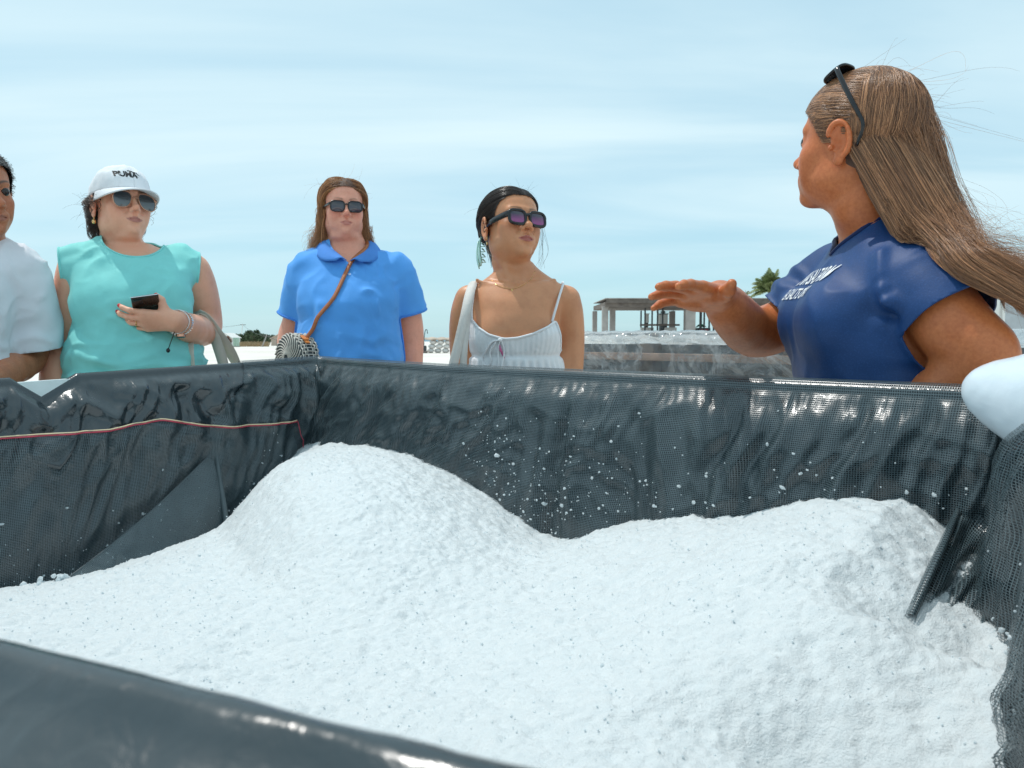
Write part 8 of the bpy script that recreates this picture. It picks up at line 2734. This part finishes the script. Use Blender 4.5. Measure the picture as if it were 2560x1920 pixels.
def build_man_body():
    hl, hh = MH.w((0, 0, 0)) - 0.15, MH.w((0, 0, 0)) + 0.15
    lo = man.location[0] - 0.42; hi = man.location[0] + 0.50
    ax = [axis(lo, hi, 0.011, [(hl[0], hh[0], 0.0028)]), axis(1.60, 2.62, 0.011, [(hl[1], hh[1], 0.0028)]), axis(0, 1.82, 0.022, [(0.8, 1.82, 0.010), (hl[2], hh[2], 0.0028)])]
    f = Field(*ax)
    f.torso(MT, mprof, 0.0, 0.03)
    legs(f, MT, 0.88, 0.10, 0.09)
    f.chain([MH.w((0, -0.020, -0.050)), MH.w((0, -0.03, -0.11)), MT.w((0, -0.015, zat(236, MD)))], (0.060, 0.060, 0.068), k=0.03)
    f.chain(m_r, (0.056, 0.050, 0.048, 0.046, 0.040, 0.030), k=0.02, n=14)
    f.chain(m_l, (0.056, 0.050, 0.046, 0.042, 0.030), k=0.02, n=14)
    for a in (m_r, m_l):
        d = a[-1] - a[-2]; d /= np.linalg.norm(d); sx = np.cross(d, (0, 0, 1)); sx /= np.linalg.norm(sx)
        f.cap(a[-1], a[-1] + d * 0.08, 0.032, 0.038, 0.02)
        for k in range(4):
            o = a[-1] + d * 0.09 + sx * 0.021 * (k - 1.5)
            f.cap(o, o + d * 0.08, 0.011, 0.009, 0.005)
    head(f, MH, dict(jaw=0.98, cheek=0.82, lips=0.8, nose=1.25, nosew=1.15, brow=1.5, ear=1.08, open=0.1))
    v, q = f.extract()
    v = relax(v, q, 1, 0.5)
    finish('body', v, q, M_skin_man, man, head_masks(v, MH, lips=0.6, brows=1.2, flush=0.3))
    for s in (-1, 1):
        mb = MB(); mb.blob(MH.w((s * 0.031, 0.0745, -0.002)) - np.array(man.location), 0.0140 * MH.s, None, 14, 10); mb.build('eye', M_eye_dark, man)
build_man_body()
def man_cloth(f):
    f.torso(MT, mprof, 0.012, 0.03)
    f.chain(m_r[:4], (0.070, 0.068, 0.074, 0.076), k=0.04, n=8)
    f.chain(m_l[:3], (0.070, 0.068, 0.072), k=0.04, n=8)
def man_mask(v):
    l = MT.l(v); x, y, z = l[:, 0], l[:, 1], l[:, 2]
    neck = np.sqrt((x / 0.085) ** 2 + ((z - zat(232, MD)) / 0.065) ** 2) * 0.08 - 0.08
    neck = np.where(y < -0.03, np.maximum(neck, zat(232, MD) - z), neck)
    m = neck
    tv_ = torso_val(MT, mprof, v)
    for pts, t1 in ((m_r, MP(31, 347, .02)), (m_l, MP(-108, 345, .02))):
        d = pts[2] - pts[1]; d = d / np.linalg.norm(d)
        al = (v - t1) @ d
        r = np.linalg.norm((v - t1) - al[:, None] * d, axis=1)
        m = np.minimum(m, np.maximum(-al, np.maximum(r - 0.14, 0.022 - tv_)))
    return np.minimum(m, z - 0.82)
def man_wr(v, n):
    y = -0.13
    d = folds(v, (6, 6, 7), 0.008, 71, 1.0)
    d += crease(v, [MP(10, 300, y), MP(8, 318, y), MP(6, 340, y)], 0.012, -0.012) + crease(v, [MP(6, 285, y), MP(14, 300, y), MP(20, 322, y)], 0.012, 0.010) + crease(v, [MP(46, 290, -.02), MP(30, 312, y), MP(16, 330, y)], 0.010, 0.006)
    return d
max_ = (np.arange(man.location[0] - 0.42, man.location[0] + 0.50, 0.008), np.arange(1.62, 2.60, 0.008), np.concatenate([np.arange(0.80, 0.98, 0.014), np.arange(0.98, 1.54, 0.008)]))
mshirt, mv, mt_, mce = garment('t_shirt', man, max_, man_cloth, man_mask, M_white_tee, man_wr, 0.003, 3)
ml_ = loops_of(mv, mce)
band('collar_band', ml_, 0.005, M_white_tee, man, pick=lambda p: p[:, 2].mean() > zat(262, MD) and abs(MT.l(p)[:, 0].mean()) < 0.06)
trousers(man, MT, mprof, 0.88, 0.10, 0.09, M_denim)
shoes(man, MT, 0.10, M_shoe)
mhair, mhv, mhn, mht = scalp(man, MH, M_capgrey, 0.010, 0.016, 0.004)
def man_hair():
    g = np.random.default_rng(31)
    n = 4200; m = 8
    rt, ti = sample_tris(mhv, mht, n, g)
    nr = mhn[mht[ti, 0]]; ph = g.random(n) * 6.3; a = np.stack([np.cos(ph), np.sin(ph), np.cos(ph * 2)], 1)
    ln = 0.004 + 0.005 * g.random(n)
    out = np.zeros((n, m, 3))
    for i in range(m):
        t = i / (m - 1)
        out[:, i] = rt + nr * (ln * (0.2 + 0.8 * np.sin(t * 2.2)))[:, None] * t + a * (0.004 * np.sin(t * 2.6))[..., None] + np.array((0, 0, -0.004)) * t
    strands('hair_strands', out - np.array(man.location), 0.0006, M_hair_grey, mhair, 0.5)
man_hair()
